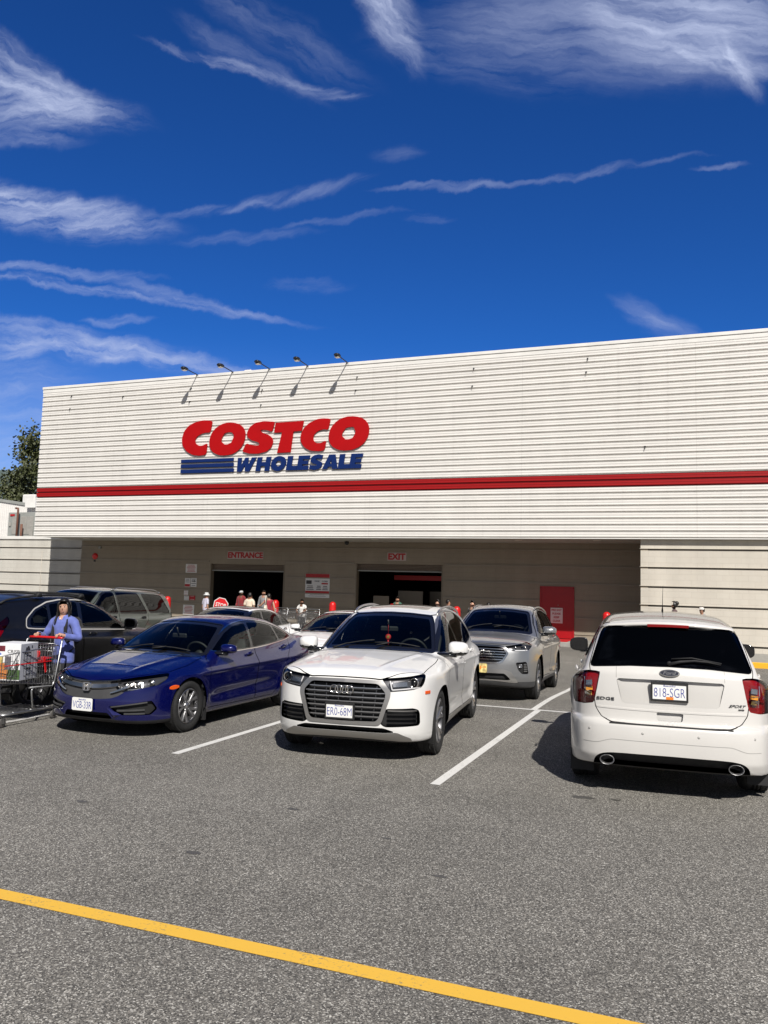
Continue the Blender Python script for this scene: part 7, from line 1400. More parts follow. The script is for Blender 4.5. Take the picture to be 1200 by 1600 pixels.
mb = MB(); mb.prism(oc, .0, -.008, fr); pn = mb.build('panel', T['sign_white'], r, recalc=True); mb = MB(); mb.prism([(u*.91, v*.91) for u, v in oc], -.008, -.011, fr); mb.build('red_face', T['stop'], pn, recalc=True)
fill_text('lettering', 'STOP', .44, .17, T['sign_white'], pn, M2 @ Matrix.Translation((0, -.013, 0)) @ Matrix.Rotation(math.pi/2, 4, 'X'), bold=.02, ext=.003)

# ---------------------------------------------------------------- beyond the wing: roof unit, neighbour, tree, hill
r = thing('rooftop_unit', 'grey rooftop air unit with a rusty pipe on the left wing', 'air unit', (-38.4, 38, 3.6)); mb = MB(); mb.box((0, .6, 1.5), (2.3, 1.3, 1.5), bev=.02); mb.box((0, .6, .55), (2.5, 1.4, .25)); mb.build('cabinet', T['grey_metal'], r)
mb = MB()
for x in (-.55, .1, .62): mb.box((x, -.065, 1.45), (.5, .02, 1.1), bev=.01)
mb.box((.75, -.09, 1.05), (.28, .06, .8), bev=.02); mb.box((-.95, -.09, 1.5), (.14, .06, .24), bev=.02); mb.build('panel', T['concrete'], r); mb = MB(); mb.tube([(-.05, -.4, .2), (-.05, -.4, 2.35), (-.05, -.4, 2.45), (-.25, -.4, 2.47)], .06, 8); mb.tube([(.25, -.35, .2), (.25, -.35, 1.5)], .07, 8); mb.build('pipe', T['pipe'], r)
mb = MB(); mb.box((-.8, -.08, 2.08), (.34, .02, .12)); mb.build('label_plate', T['sign_red'], r)
r = thing('neighbour_building', 'white ribbed metal building with a sloping roof edge beyond the left wing', 'building', (-66, 62, 0)); mb = MB()
pr = []
for k in range(120): pr += [(-14+k*.25, 0), (-14+k*.25+.17, 0), (-14+k*.25+.19, .03), (-14+k*.25+.23, .03)]
def zt_(x): return 9.5-.13*(x)
mb.v = [(x, d, 0) for x, d in pr]+[(x, d, zt_(x)) for x, d in pr]; n = len(pr); mb.f = [[i, i+1, n+i+1, n+i] for i in range(n-1)]; mb.sm = [False]*len(mb.f); mb.mi = [0]*len(mb.f); mb.build('wall', T['white_siding'], r)
mb = MB(); mb.prism([(-14, zt_(-14)), (16, zt_(16)), (16, zt_(16)+.28), (-14, zt_(-14)+.28)], -.12, .25, lambda u, v, d: (u, d, v)); mb.build('roof_edge', T['grey_metal'], r)
mb = MB(); mb.box((.5, 4, 9.8), (1.7, 1.4, 1.6), bev=.1); mb.build('roof_vent', T['coping'], r); mb = MB(); mb.box((4.9, -.3, 9.2), (1.3, 1, .9)); mb.build('parapet_block', T['coping'], r)
def tree(x, y, zc, ztop, rad, label, seed, n=5200, base=0):
    rn = random.Random(seed); r = thing('leafy_tree', label, 'tree', (x, y, base)); H = ztop-base; mb = MB(); mb.tube([(0, 0, 0), (.1, 0, H*.3), (-.1, .1, H*.6), (0, 0, H*.92)], [.38, .30, .18, .05], 10)
    tips = []
    for k in range(34):
        z0 = H*(.22+.68*k/34); a = rn.uniform(0, 6.283); L_ = rad*(1.05-.75*(k/34)**1.3)*rn.uniform(.65, 1.15); d = Vector((math.cos(a), math.sin(a), rn.uniform(.25, .7))); p0 = Vector((0, 0, z0)); p1 = p0+d*L_*.5; p2 = p0+d*L_+Vector((0, 0, L_*.1)); mb.tube([p0, p1, p2], [.09, .06, .02], 6)
        tips += [(p1, .35), (p1+(p2-p1)*.5, .5), (p2, .6)]
    mb.build('trunk', T['bark'], r, recalc=True); tips += [(Vector((0, 0, H*.96)), .5), (Vector((0, 0, H*.88)), .6)]
    mb = MB(); vs = []; fs = []
    for i in range(n):
        c_, s_ = rn.choice(tips); q = Vector((rn.gauss(0, 1), rn.gauss(0, 1), rn.gauss(0, .8)))*s_*rad*.26; p = c_+q; u = Vector((rn.gauss(0, 1), rn.gauss(0, 1), rn.gauss(0, 1))).normalized(); w = u.orthogonal().normalized(); sz = rn.uniform(.12, .26)
        o_ = len(vs); vs += [p-u*sz, p+w*sz*.6, p+u*sz, p-w*sz*.6]; fs.append((o_, o_+1, o_+2, o_+3))
    mb.add(vs, fs); mb.build('crown', T['leaf'], r); return r
tree(-75.0, 75, 0, 20.6, 3.9, 'tall dark leafy tree rising behind the rooftop unit beside the store corner', 3, 7000)
tree(-80.5, 78, 0, 14.6, 3.6, 'lower dark tree at the left edge in front of the hill', 5, 4200)
mb = MB(); rn = random.Random(2); n = 60; vs = []
for i in range(n):
    x = -1400+i*24; h = 40+75*math.exp(-((x+680)/220)**2)+rn.uniform(-3, 3); vs += [(x, 560, -5), (x, 600, h*.6), (x, 640, h)]
mb.add(vs, [(i*3+j, (i+1)*3+j, (i+1)*3+j+1, i*3+j+1) for i in range(n-1) for j in range(2)], True); tag(mb.build('hill', T['hill']), kind='structure')
# ---------------------------------------------------------------- people: one skinned body, clothes as shells over it
CLOTH = {}
def cloth(name, col, rough=.8):
    if name not in CLOTH: CLOTH[name] = pbr(name, col, rough, noise=.18, nscale=18, bump=.15, bscale=40, sheen=.2)
    return CLOTH[name]
SKIN = {k: pbr('skin '+k, c, .5, noise=.06, nscale=25) for k, c in dict(fair=(.52, .30, .21), tan=(.38, .20, .13), brown=(.17, .085, .05)).items()}
HAIR = pbr('dark hair', (.010, .008, .007), .4, noise=.4, nscale=60); EYE = pbr('eye', (.02, .015, .012), .15); LIP = pbr('lip', (.42, .16, .13), .45)
def skin_mesh(nodes, edges, subs=2, name='body'):
    me = bpy.data.meshes.new(name); keys = list(nodes); me.from_pydata([nodes[k][0] for k in keys], [(keys.index(a), keys.index(b)) for a, b in edges], [])
    o = bpy.data.objects.new(name, me); COL.objects.link(o); o.modifiers.new('s', 'SKIN'); sk = me.skin_vertices[0].data
    for i, k in enumerate(keys): r = nodes[k][1]; sk[i].radius = r if isinstance(r, tuple) else (r, r); sk[i].use_root = (i == 0)
    m = o.modifiers.new('u', 'SUBSURF'); m.levels = m.render_levels = subs
    dg = bpy.context.evaluated_depsgraph_get(); dg.update(); out = bpy.data.meshes.new_from_object(o.evaluated_get(dg)); bpy.data.objects.remove(o); bpy.data.meshes.remove(me)
    out.polygons.foreach_set('use_smooth', [True]*len(out.polygons)); return out
def shell(me, keep, off, mat, name, parent, wav=0.):
    n = len(me.vertices); co = np.empty(n*3); me.vertices.foreach_get('co', co); co = co.reshape(-1, 3); no = np.array([v.normal[:] for v in me.vertices]); F = [list(p.vertices) for p in me.polygons if keep(p.center)]
    if not F: return None
    us = sorted({i for f in F for i in f}); mp = {a: i for i, a in enumerate(us)}; V = co[us]; d = np.full(len(us), off)
    if wav: d = d+wav*np.sin(V[:, 2]*55+V[:, 0]*30)*.5+wav*np.sin(V[:, 1]*60+V[:, 2]*25)*.5
    V = V+no[us]*d[:, None]; m2 = bpy.data.meshes.new(name); m2.from_pydata(V.tolist(), [], [[mp[i] for i in f] for f in F]); m2.polygons.foreach_set('use_smooth', [True]*len(F)); m2.materials.append(mat); o = link(name, m2, parent); s = o.modifiers.new('t', 'SOLIDIFY'); s.thickness = .006; s.offset = 1; return o
def person(label, loc, rz, h=1.68, skin='fair', shirt=('shirt', (.5, .5, .5)), trousers=('trousers', (.03, .03, .035)), hair='short', hat=None, lh=None, rh=None, le=None, re_=None, stride=.0, lean=0., head_turn=0., sleeves='long', fingers=False, group=None, shirt_z=.50, collar=False, rad=1., subs=2):
    """pose in units of a 1.75 m figure facing +x; lh/rh: wrist positions, le/re_: elbows"""
    k = h/1.75; r = thing('person', label, 'person', loc, rz, group)
    V3 = lambda x, y, z: (x*k, y*k, z*k)
    lx = lean
    J = dict(pelvis=((0, 0, .95), (.125, .155)), waist=((lx*.3, 0, 1.08), (.105, .135)), chest=((lx*.7, 0, 1.27), (.115, .160)), upper=((lx*.9, 0, 1.40), (.090, .130)), neck=((lx+.01, 0, 1.49), (.047, .047)), skull=((lx+.03, 0, 1.59), (.092, .080)), crown=((lx+.02, 0, 1.67), (.092, .082)))
    E = [('pelvis', 'waist'), ('waist', 'chest'), ('chest', 'upper'), ('upper', 'neck'), ('neck', 'skull'), ('skull', 'crown')]
    for s, sd, W, El in (('l', 1, lh, le), ('r', -1, rh, re_)):
        st = stride*sd
        J['hip'+s] = ((0, sd*.09, .90), .095); J['knee'+s] = ((st*.5+.02, sd*.10, .50), .062); J['calf'+s] = ((st*.75, sd*.10, .33), .058); J['ankle'+s] = ((st-.02, sd*.10, .09), .040); J['toe'+s] = ((st+.16, sd*.12, .035), (.045, .030))
        E += [('pelvis', 'hip'+s), ('hip'+s, 'knee'+s), ('knee'+s, 'calf'+s), ('calf'+s, 'ankle'+s), ('ankle'+s, 'toe'+s)]
        sh = (lx*.9, sd*.175, 1.405); W = W or (.06+lx, sd*.26, .85); El = El or ((sh[0]+W[0])/2-.06, sd*.255, (sh[2]+W[2])/2-.02)
        J['sho'+s] = (sh, .054); J['elb'+s] = (El, .040); J['wri'+s] = (W, .030); E += [('upper', 'sho'+s), ('sho'+s, 'elb'+s), ('elb'+s, 'wri'+s)]
        d = (Vector(W)-Vector(El)).normalized(); J['pal'+s] = (tuple(Vector(W)+d*.075), (.038, .020)); E.append(('wri'+s, 'pal'+s))
    nodes = {a: (V3(*b[0]), tuple(q*k*rad for q in b[1]) if isinstance(b[1], tuple) else b[1]*k*rad) for a, b in J.items()}
    me = skin_mesh(nodes, E, subs); me.materials.append(SKIN[skin]); body = link('body', me, r)
    P_ = {a: Vector(b[0]) for a, b in nodes.items()}
    def seg(c, a, b): u = P_[b]-P_[a]; t = max(0, min(1, (c-P_[a]).dot(u)/u.length_squared)); return (c-P_[a]-u*t).length, t
    def near(c):
        best = min(((seg(c, a, b), a, b) for a, b in E), key=lambda q: q[0][0]); return best[1], best[2], best[0][1]
    cache = {}
    def reg(c):
        key = (round(c.x, 5), round(c.y, 5), round(c.z, 5))
        if key not in cache: cache[key] = near(c)
        return cache[key]
    def is_shirt(c):
        a, b, t = reg(c)
        if a in ('pelvis', 'waist', 'chest', 'upper') and b in ('waist', 'chest', 'upper') or b[:3] == 'sho': return c.z > shirt_z*h and not (b == 'neck' and t > .4)
        if a[:3] == 'sho': return sleeves != 'none' and (sleeves == 'long' or t < .62)
        if a[:3] == 'elb': return sleeves == 'long' and t < .92
        if a == 'pelvis' and b[:3] == 'hip' or a[:3] == 'hip': return c.z > shirt_z*h
        return b == 'neck' and t < .35
    def is_tr(c):
        a, b, t = reg(c); return (a == 'pelvis' or a[:3] in ('hip', 'kne') or (a[:3] == 'cal' and t < .95)) and c.z < .62*h
    def is_shoe(c): a, b, t = reg(c); return b[:3] == 'toe' or (b[:3] == 'ank' and c.z < .10*k)
    shell(me, is_tr, .010, cloth(*trousers), 'trousers', r, .003); shell(me, is_shirt, .012, cloth(*shirt), 'shirt', r, .006); shell(me, is_shoe, .006, cloth('shoes', (.03, .03, .03)), 'shoes', r)
    # head details, in a frame turned on the neck
    hc = P_['skull'].lerp(P_['crown'], .35); Mh = Matrix.Translation(hc) @ Matrix.Rotation(head_turn, 4, 'Z'); f = lambda x, y, z: tuple(Mh @ Vector((x*k, y*k, z*k)))
    mb = MB(); mb.loft([[f(.070, .008*math.cos(a), .018+.010*math.sin(a)-.0) for a in [2*math.pi*i/8 for i in range(8)]] if j == 0 else [f(.0835, .010*math.cos(a), -.026+.007*math.sin(a)) if j == 1 else f(.070, .008*math.cos(a), -.034+.004*math.sin(a)) for a in [2*math.pi*i/8 for i in range(8)]] for j in range(3)]); 
    for sd in (1, -1): mb.ball(f(.004, sd*.076, -.012), .026*k, 8, 6, (.7, .35, 1.1))
    mb.build('nose_and_ears', SKIN[skin], body)
    mb = MB()
    for sd in (1, -1): mb.ball(f(.069, sd*.031, .006), .010*k, 8, 6, (.6, 1.3, .75)); mb.tube([f(.078, sd*.014, .028), f(.077, sd*.034, .034), f(.066, sd*.052, .028)], .0035*k, 5)
    mb.build('eyes', EYE, body); mb = MB(); mb.tube([f(.070, .022, -.063), f(.076, .008, -.061), f(.076, -.008, -.061), f(.070, -.022, -.063)], .0035*k, 6); mb.build('mouth', LIP, body)
    def hair_shell(front, low, grow=1.10, tail=0., fz=.66):
        mb = MB(); nu, nv = 22, 14; vs = []; keep = {}
        for i in range(nv+1):
            th = math.pi*i/nv
            for j in range(nu):
                ph = 2*math.pi*j/nu; x, y, z = math.sin(th)*math.cos(ph), math.sin(th)*math.sin(ph), math.cos(th); g = 1+.03*math.sin(ph*9+z*6); lowr = low-(tail if x < .15 else 0)
                zz = z if z > -.3 else -.3+(z+.3)*(1+tail*3 if x < .3 else 1); wide = 1 if z > -.3 else 1.0-.15*(-.3-z)
                vs.append(f((x*.094*g*wide-.006)*grow, y*.086*g*wide*grow, zz*.118*grow+.012)); keep[i*nu+j] = not (x > front and z < fz) and zz > lowr*3 and not (x > .05 and z < -.15)
        fs = [q for i in range(nv) for j in range(nu) for q in [(i*nu+j, (i+1)*nu+j, (i+1)*nu+(j+1) % nu, i*nu+(j+1) % nu)] if all(keep[a] for a in q)]
        mb.add(vs, fs, True); o = mb.build('hair', HAIR, body); s = o.modifiers.new('t', 'SOLIDIFY'); s.thickness = .008; s.offset = 1; return o
    if hair == 'short': hair_shell(.30, -.16, 1.04)
    elif hair == 'long': hair_shell(.40, -.5, 1.06, .9, .60)
    if hair == 'long':
        for sd in (1, -1):
            mb = MB(); mb.loft([[f(cx+.022*math.cos(t), sd*cy+.017*math.sin(t), z) for t in [2*math.pi*i/10 for i in range(10)]] for z, cx, cy in ((.085, .035, .055), (.05, .045, .073), (.0, .035, .082), (-.06, .02, .085), (-.13, .025, .092), (-.21, .05, .10), (-.27, .06, .10))]); mb.build('hair_lock', HAIR, body)
        mb = MB(); mb.loft([[f(-.045+a*math.cos(t)-.0, b*math.sin(t), z) for t in [2*math.pi*i/14 for i in range(14)]] for z, a, b in ((.02, .07, .098), (-.06, .06, .100), (-.14, .05, .098), (-.22, .042, .085), (-.30, .025, .05))]); mb.build('hair_length', HAIR, body)
    if hair == 'bun': hair_shell(.30, -.2, 1.22); mb = MB(); mb.ball(f(-.095, 0, .085), .075*k, 12, 8); mb.build('hair_bun', HAIR, body)
    if hat:
        hm = cloth(*hat[1:]); mb = MB()
        if hat[0] == 'bucket': mb.lathe([(0, .135*k), (.07*k, .13*k), (.095*k, .09*k), (.105*k, .05*k), (.155*k, .015*k), (.155*k, .008*k), (.1*k, .045*k)], 20, 'z', tuple(hc))
        else: mb.lathe([(0, .130*k), (.06*k, .122*k), (.095*k, .08*k), (.100*k, .035*k), (.094*k, .03*k)], 20, 'z', tuple(hc)); mb.loft([[f(.08, -.07, .045), f(.08, .07, .045), f(.08, .07, .037), f(.08, -.07, .037)], [f(.16, -.05, .04), f(.16, .05, .04), f(.16, .05, .033), f(.16, -.05, .033)], [f(.18, -.02, .035), f(.18, .02, .035), f(.18, .02, .03), f(.18, -.02, .03)]])
        mb.build('hat', hm, r)
    # fingers and thumb: short chains rooted in the palm
    for s, sd in (('l', 1), ('r', -1)):
        w, p = P_['wri'+s], P_['pal'+s]; d = (p-w).normalized(); up = Vector((0, 0, 1)); side = d.cross(up)
        if side.length < .1: side = Vector((0, 1, 0))
        side.normalize(); dn = d.cross(side); dn = dn if dn.z < 0 else -dn
        if abs(d.z) > .8: side, dn = Vector((1, 0, 0)), Vector((0, -sd, 0))
        nd = {'root': (tuple(w.lerp(p, .55)), .012*k)}; ed = []
        for q, (o_, L_) in enumerate(((-.026, .062), (-.009, .072), (.009, .068), (.025, .052))):
            a = p+side*o_*k*1.05; cur = 1.0 if fingers else .45
            nd['a%d' % q] = (tuple(a), .0095*k); nd['b%d' % q] = (tuple(a+(d*(1-.25*cur)+dn*.35*cur)*L_*.5*k), .0085*k); nd['c%d' % q] = (tuple(a+(d*(.95-.6*cur)+dn*.75*cur)*L_*.95*k), .007*k); ed += [('root', 'a%d' % q), ('a%d' % q, 'b%d' % q), ('b%d' % q, 'c%d' % q)]
        a = w.lerp(p, .35); nd['t0'] = (tuple(a-side*sd*.030*k+d*.01*k), .011*k); nd['t1'] = (tuple(a-side*sd*.046*k+d*.045*k+dn*.02*k), .009*k); ed += [('root', 't0'), ('t0', 't1')]
        m2 = skin_mesh(nd, ed, 1, 'fingers'); m2.materials.append(SKIN[skin]); link('fingers', m2, body)
    return r, P_, k

# ---------------------------------------------------------------- shopping carts
CW = pbr('cart wire', (.34, .345, .35), .32, .85); CRED = pbr('cart red plastic', (.55, .012, .014), .35); CGREY = pbr('caster rubber', (.10, .095, .09), .6)
def shopping_cart(label):
    """x forward, handle at the back (x = -.5)"""
    r = thing('shopping_cart', label, 'shopping cart'); W0, W1 = .29, .22
    xb, xf, zb0, zb1, zt0, zt1 = -.42, .52, .46, .56, .98, .90
    def yw(x): return W0+(W1-W0)*(x-xb)/(xf-xb)
    def zl(x): return zb0+(zb1-zb0)*(x-xb)/(xf-xb)
    def zu(x): return zt0+(zt1-zt0)*(x-xb)/(xf-xb)
    mb = MB(); rw = .0032
    for sd in (1, -1):
        for x in np.linspace(xb, xf, 24): y = yw(x); mb.tube([(x+.03*(1 if x < .3 else .3), sd*y, zu(x)), (x, sd*y*.94, zl(x))], rw, 4, cap=False)
        for t in (.25, .5, .75): mb.tube([(x+.015, sd*yw(x)*(.94+.06*t), zl(x)+(zu(x)-zl(x))*t) for x in np.linspace(xb, xf, 6)], rw*1.2, 5, cap=False)
    for y in np.linspace(-1, 1, 14): mb.tube([(xf+.02, y*W1, zt1), (xf, y*W1*.94, zb1), (xb, y*W0*.94, zb0), (xb+.05, y*W0, zt0-.02)], rw, 4, cap=False)
    for x in np.linspace(xb, xf, 12): mb.tube([(x, -yw(x)*.94, zl(x)), (x, yw(x)*.94, zl(x))], rw, 4, cap=False)
    for t in (.33, .66): mb.tube([(xf+.02*t, -W1, zb1+(zt1-zb1)*t), (xf+.02*t, W1, zb1+(zt1-zb1)*t)], rw, 5, cap=False); mb.tube([(xb+.05*t, -W0, zb0+(zt0-zb0)*t), (xb+.05*t, W0, zb0+(zt0-zb0)*t)], rw, 5, cap=False)
    mb.build('basket', CW, r)
    mb = MB(); rim = [(xb, W0, zt0), (xf+.02, W1, zt1), (xf+.02, -W1, zt1), (xb, -W0, zt0)]; mb.tube(rim+[rim[0]], .008, 8)
    for sd in (1, -1):
        mb.tube([(-.53, sd*.27, 1.06), (-.50, sd*.285, 1.03), (-.40, sd*.285, .52), (-.37, sd*.27, .44), (.05, sd*.25, .46)], .013, 8); mb.tube([(-.02, sd*.25, .46), (.0, sd*.25, .42), (-.03, sd*.255, .20), (-.10, sd*.26, .165), (-.38, sd*.27, .15)], .013, 8)
        mb.tube([(-.44, sd*.28, .155), (-.1, sd*.26, .16), (.25, sd*.23, .16), (.46, sd*.20, .155)], .014, 8)
    mb.tube([(.46, -.20, .155), (.50, -.15, .155), (.50, .15, .155), (.46, .20, .155)], .014, 8)
    for y in np.linspace(-.2, .2, 8): mb.tube([(-.42, y*1.2, .165), (.46, y*.9, .165)], .004, 5)
    for x in (-.4, -.1, .2): mb.tube([(x, -.24, .16), (x, .24, .16)], .005, 5)
    mb.build('frame', CW, r)
    mb = MB(); mb.tube([(-.535, -.27, 1.065), (-.545, -.2, 1.07), (-.545, .2, 1.07), (-.535, .27, 1.065)], .017, 10); mb.build('handle', CRED, r)
    mb = MB(); mb.box((-.28, 0, .80), (.24, .46, .015), (0, .12, 0), bev=.006); mb.box((-.16, 0, .87), (.016, .44, .10), (0, .2, 0), bev=.006)
    for sd in (1, -1): mb.box((-.20, sd*.27, .74), (.035, .012, .22), (0, .25, 0), bev=.005)
    mb.build('child_seat', CRED, r); mb = MB(); mb.bar([(x, -yw(x)-.006, zl(x)+(zu(x)-zl(x))*.62) for x in np.linspace(-.3, .5, 6)], .007, .006, (0, -1, 0)); mb.bar([(x, yw(x)+.006, zl(x)+(zu(x)-zl(x))*.62) for x in np.linspace(-.3, .5, 6)], .007, .006, (0, 1, 0)); mb.build('side_strip', CRED, r)
    mb = MB()
    for t in np.linspace(-.24, .24, 12): mb.tube([(-.40, t, .78), (-.40, t, 1.0)], .003, 4)
    for z in (.80, .90, 1.0): mb.tube([(-.40, -.26, z), (-.40, .26, z)], .005, 5)
    mb.build('seat_gate', CW, r)
    for x, y in ((.44, .18), (.44, -.18), (-.42, .26), (-.42, -.26)):
        mb = MB(); mb.lathe([(.02, -.014), (.055, -.014), (.062, -.008), (.062, .008), (.055, .014), (.02, .014)], 18, 'y', (x-.02, y, .062)); c = mb.build('caster', CGREY, r, recalc=True)
        mb = MB()
        for sd in (1, -1): mb.prism([(x-.045, .05), (x+.005, .05), (x+.02, .14), (x-.03, .14)], y+sd*.018, y+sd*.022, lambda u, v, d: (u, d, v))
        mb.box((x-.0, y, .142), (.06, .05, .012)); mb.build('fork', CW, c)
    return r
CX, CY, CA = -8.36, 8.34, math.radians(-85)
cart = shopping_cart('grey wire shopping cart with red handle holding a tall printed carton, pushed by the woman'); cart.location = (CX, CY, 0); cart.rotation_euler = (0, 0, CA)
# carton in the cart
BW = pbr('carton white', (.74, .74, .75), .6, noise=.04); BG = pbr('carton grey', (.50, .51, .55), .6, noise=.08)
r = thing('printed_carton', 'tall white carton printed CRISPi and dark appliance drawings, standing in the cart', 'box'); r.location = cart.location+Vector((.02, .02, .565)); r.rotation_euler = (0, 0, CA+math.radians(10)); bx, by, bz = .42, .36, .47
mb = MB(); mb.box((.10, 0, bz/2), (bx, by, bz), bev=.004); mb.build('carton', BW, r)
mb = MB(); mb.box((.10-.0, by/2+.001, bz/2), (bx-.012, .002, bz-.012)); sp_ = mb.build('side_print', BG, r)
x1 = .10+bx/2+.0015; M5 = Matrix.Translation((x1, 0, 0)) @ Matrix(((0, 0, 1, 0), (1, 0, 0, 0), (0, 1, 0, 0), (0, 0, 0, 1)))
fill_text('carton_print', 'CRISPi', .17, .042, pbr('carton ink', (.03, .03, .035), .6), r, M5 @ Matrix.Translation((.09, bz-.10, 0)), ext=.002)
def facepatch(y0, z0, y1, z1, col, nm, d=0.): mb = MB(); mb.box((x1-.0005+d, (y0+y1)/2, (z0+z1)/2), (.002, y1-y0, z1-z0)); return mb.build(nm, pbr('print '+nm, col, .6, noise=.5, nscale=30), r)
facepatch(-.19, bz-.10, -.03, bz-.03, (.16, .02, .03), 'red_logo'); facepatch(-.19, .02, .02, .22, (.55, .20, .05), 'food_photo'); facepatch(.02, .015, .185, .14, (.05, .10, .03), 'salad_photo'); facepatch(-.19, .22, -.05, .30, (.65, .50, .15), 'chips_photo'); facepatch(-.02, .14, .06, .31, (.13, .12, .14), 'jar_photo'); facepatch(.12, .14, .165, .23, (.12, .13, .12), 'cup_photo'); facepatch(-.19, .31, -.08, .35, (.12, .20, .5), 'blue_photo')
ink = pbr('drawing ink', (.04, .04, .05), .6)
mb = MB(); yy = by/2+.0025
for i, (xx, zz, w, h) in enumerate(((.06, .37, .12, .05), (.07, .405, .05, .03), (.065, .335, .16, .022), (.08, .30, .15, .016), (.10, .20, .13, .03), (.10, .13, .14, .026), (.10, .06, .13, .02), (.16, .40, .03, .04))): mb.add([(.10+(-.5+0)*0-(xx-.10)-w/2, yy, zz), (.10-(xx-.10)+w/2, yy, zz), (.10-(xx-.10)+w/2*.7, yy, zz+h), (.10-(xx-.10)-w/2*.8, yy, zz+h*.8)], [(0, 1, 2, 3)])
mb.build('drawings', ink, r)

# ---------------------------------------------------------------- the people
blue = ('blue denim shirt', (.12, .155, .44)); dk = ('dark trousers', (.012, .012, .015))
WX, WY = -8.44, 9.26
# woman pushing the cart: hands on the handle (handle centre is behind the cart)
w, PP, k_ = person('woman in an open blue shirt with black backpack straps pushing a loaded cart', (WX, WY, 0), math.radians(-86), 1.60, 'fair', blue, dk, 'long', lh=(.33, .22, 1.20), rh=(.33, -.22, 1.20), le=(.07, .32, 1.14), re_=(.07, -.32, 1.14), stride=.14, lean=.03, head_turn=math.radians(18), fingers=True, shirt_z=.43, rad=1.0)
mb = MB()
for sd in (1, -1): mb.bar([(.02*k_, sd*.085*k_, 1.475*k_), (.098*k_, sd*.10*k_, 1.42*k_), (.135*k_, sd*.11*k_, 1.30*k_), (.14*k_, sd*.12*k_, 1.17*k_), (.10*k_, sd*.160*k_, 1.08*k_)], .024, .016, [Vector((.3, 0, 1)), Vector((.7, 0, .7)), Vector((1, 0, .1)), Vector((1, sd*.2, 0)), Vector((1, sd*.8, 0))])
mb.box((-.17*k_, 0, 1.24*k_), (.13, .28, .40), bev=.05); bp_ = tag(mb.build('backpack', cloth('backpack black', (.008, .008, .009))), 'black backpack worn by the woman with the cart', 'backpack'); bp_.location = (WX, WY, 0); bp_.rotation_euler = (0, 0, math.radians(-86))
mb = MB(); mb.bar([(.128*k_, 0, 1.32*k_), (.118*k_, 0, 1.38*k_), (.085*k_, 0, 1.445*k_)], [.008, .028, .042], .012, (1, 0, .3)); mb.build('undershirt', cloth('white cotton', (.75, .75, .73)), w)
mb = MB()
for sd in (1, -1): mb.add([(.075*k_, sd*.02*k_, 1.475*k_), (.03*k_, sd*.07*k_, 1.50*k_), (.09*k_, sd*.085*k_, 1.435*k_), (.145*k_, sd*.05*k_, 1.37*k_), (.125*k_, sd*.028*k_, 1.41*k_)], [(0, 1, 2, 3, 4)])
cl = mb.build('collar', cloth(*blue), w); s_ = cl.modifiers.new('t', 'SOLIDIFY'); s_.thickness = .012
ZS = gz(28.6)
def far(label, x, y, z, deg, h, **kw): return person(label, (x, y, z), math.radians(deg), h, group='shoppers near the store', subs=1, **kw)
far('person in a pale lavender shirt and bucket hat left of the entrance', -19.2, 29.1, gz(29.1), 60, 1.60, skin='tan', shirt=('lavender shirt', (.50, .48, .58)), trousers=('white trousers', (.68, .67, .65)), hat=('bucket', 'pale hat', (.55, .56, .55)), sleeves='short')
far('person in a dark red top and pale cap beside the stop sign', -19.0, 31.6, PZ, -90, 1.55, skin='brown', shirt=('dark red top', (.22, .015, .02)), hat=('cap', 'pale hat', (.55, .56, .55)))
far('person in a cream shirt seen from behind at the entrance', -16.75, 28.5, gz(28.5), 88, 1.66, skin='tan', shirt=('cream shirt', (.72, .60, .47)), sleeves='short', trousers=('beige trousers', (.3, .25, .2)))
far('grey haired person facing out beyond the cream shirt', -17.75, 31.4, PZ, -80, 1.60, skin='tan', shirt=('grey shirt', (.22, .22, .23)))
far('person in a maroon top reaching an arm left, pale bag at the side', -16.1, 28.9, gz(28.9), 120, 1.64, skin='fair', shirt=('maroon top', (.28, .012, .03)), sleeves='none', lh=(.30, .40, 1.22), le=(.16, .36, 1.20))
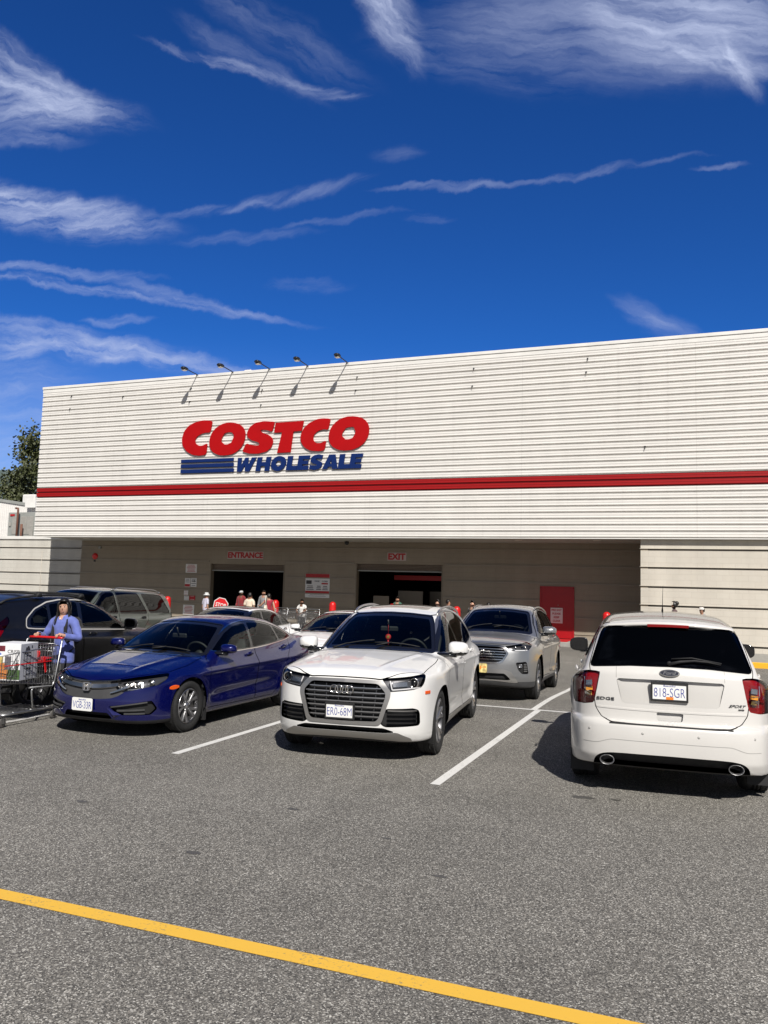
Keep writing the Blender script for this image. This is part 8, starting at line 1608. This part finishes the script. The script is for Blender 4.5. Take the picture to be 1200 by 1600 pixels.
mb = MB(); mb.loft([rrect(0, 0, -.32, .10, .30, 8), rrect(0, 0, -.15, .14, .34, 8), rrect(0, 0, .04, .06, .30, 8)]); mb.tube([(0, -.12, .03), (.02, -.08, .42), (.02, .08, .42), (0, .12, .03)], .016, 6); o = tag(mb.build('tote_bag', cloth('canvas', (.70, .64, .52)), recalc=True), 'pale canvas tote bag hanging from the maroon shopper', 'bag'); o.location = (-16.08, 28.62, 1.0); o.rotation_euler = (0, 0, .3)
far('man in a white shirt behind a row of carts near the hours board', -14.75, 29.2, gz(29.2), -95, 1.46, skin='brown', shirt=('white tee', (.66, .65, .62)), sleeves='short', lh=(.28, .08, 1.05), rh=(.28, -.08, 1.05))
far('dark haired person whose head shows over the white four-ring SUV', -8.95, 28.8, gz(28.8), -150, 1.62, skin='fair', shirt=('brown top', (.12, .06, .04)), head_turn=.3)
far('person in black just behind the dark haired shopper', -9.0, 30.2, gz(30), 30, 1.62, skin='tan', shirt=('black top', (.012, .012, .014)))
far('person in sunglasses beyond the silver SUV roof', -7.5, 28.3, gz(28.3), -120, 1.64, skin='fair', shirt=('black top', (.012, .012, .014)))
far('person of whom only dark hair shows above the silver SUV', -7.0, 28.6, gz(28.6), 90, 1.57, skin='tan', shirt=('black top', (.012, .012, .014)))
far('woman with dark hair in a bun walking past the cream wall', -.69, 27.6, PZ, 175, 1.65, skin='brown', shirt=('patterned dark top', (.10, .06, .06)), hair='bun')
far('bearded man in a white cap and grey shirt by the cream wall', .19, 27.4, PZ, -150, 1.52, skin='tan', shirt=('grey tee', (.33, .33, .35)), hat=('cap', 'white cap', (.70, .66, .62)), lean=.08)
far('person in a green top standing inside the exit doorway', -11.35, 31.0, PZ, -90, 1.50, skin='tan', shirt=('green top', (.04, .12, .08)))
# parked carts by the hours board and one by the cream wall
for i, (x, y, a, lab) in enumerate([(-14.2, 28.6, 180, 'empty wire cart nearest the red bollard, left one of the row'), (-15.1, 28.7, 178, 'empty wire cart standing beside the man in white'), (-15.75, 28.8, 176, 'empty wire cart at the end of the row by the entrance')]):
    c = copy_tree(cart)
    for ch in list(c.children):
        if ch.name.startswith(('side_strip', 'child_seat')): bpy.data.objects.remove(ch)
    for ch in c.children:
        if ch.name.startswith('handle'): ch.data = ch.data.copy(); ch.data.materials[0] = CW
    c.location = (x, y, gz(y)); c.rotation_euler = (0, 0, math.radians(a+90)); c['label'] = lab; c['group'] = 'empty carts near the entrance'
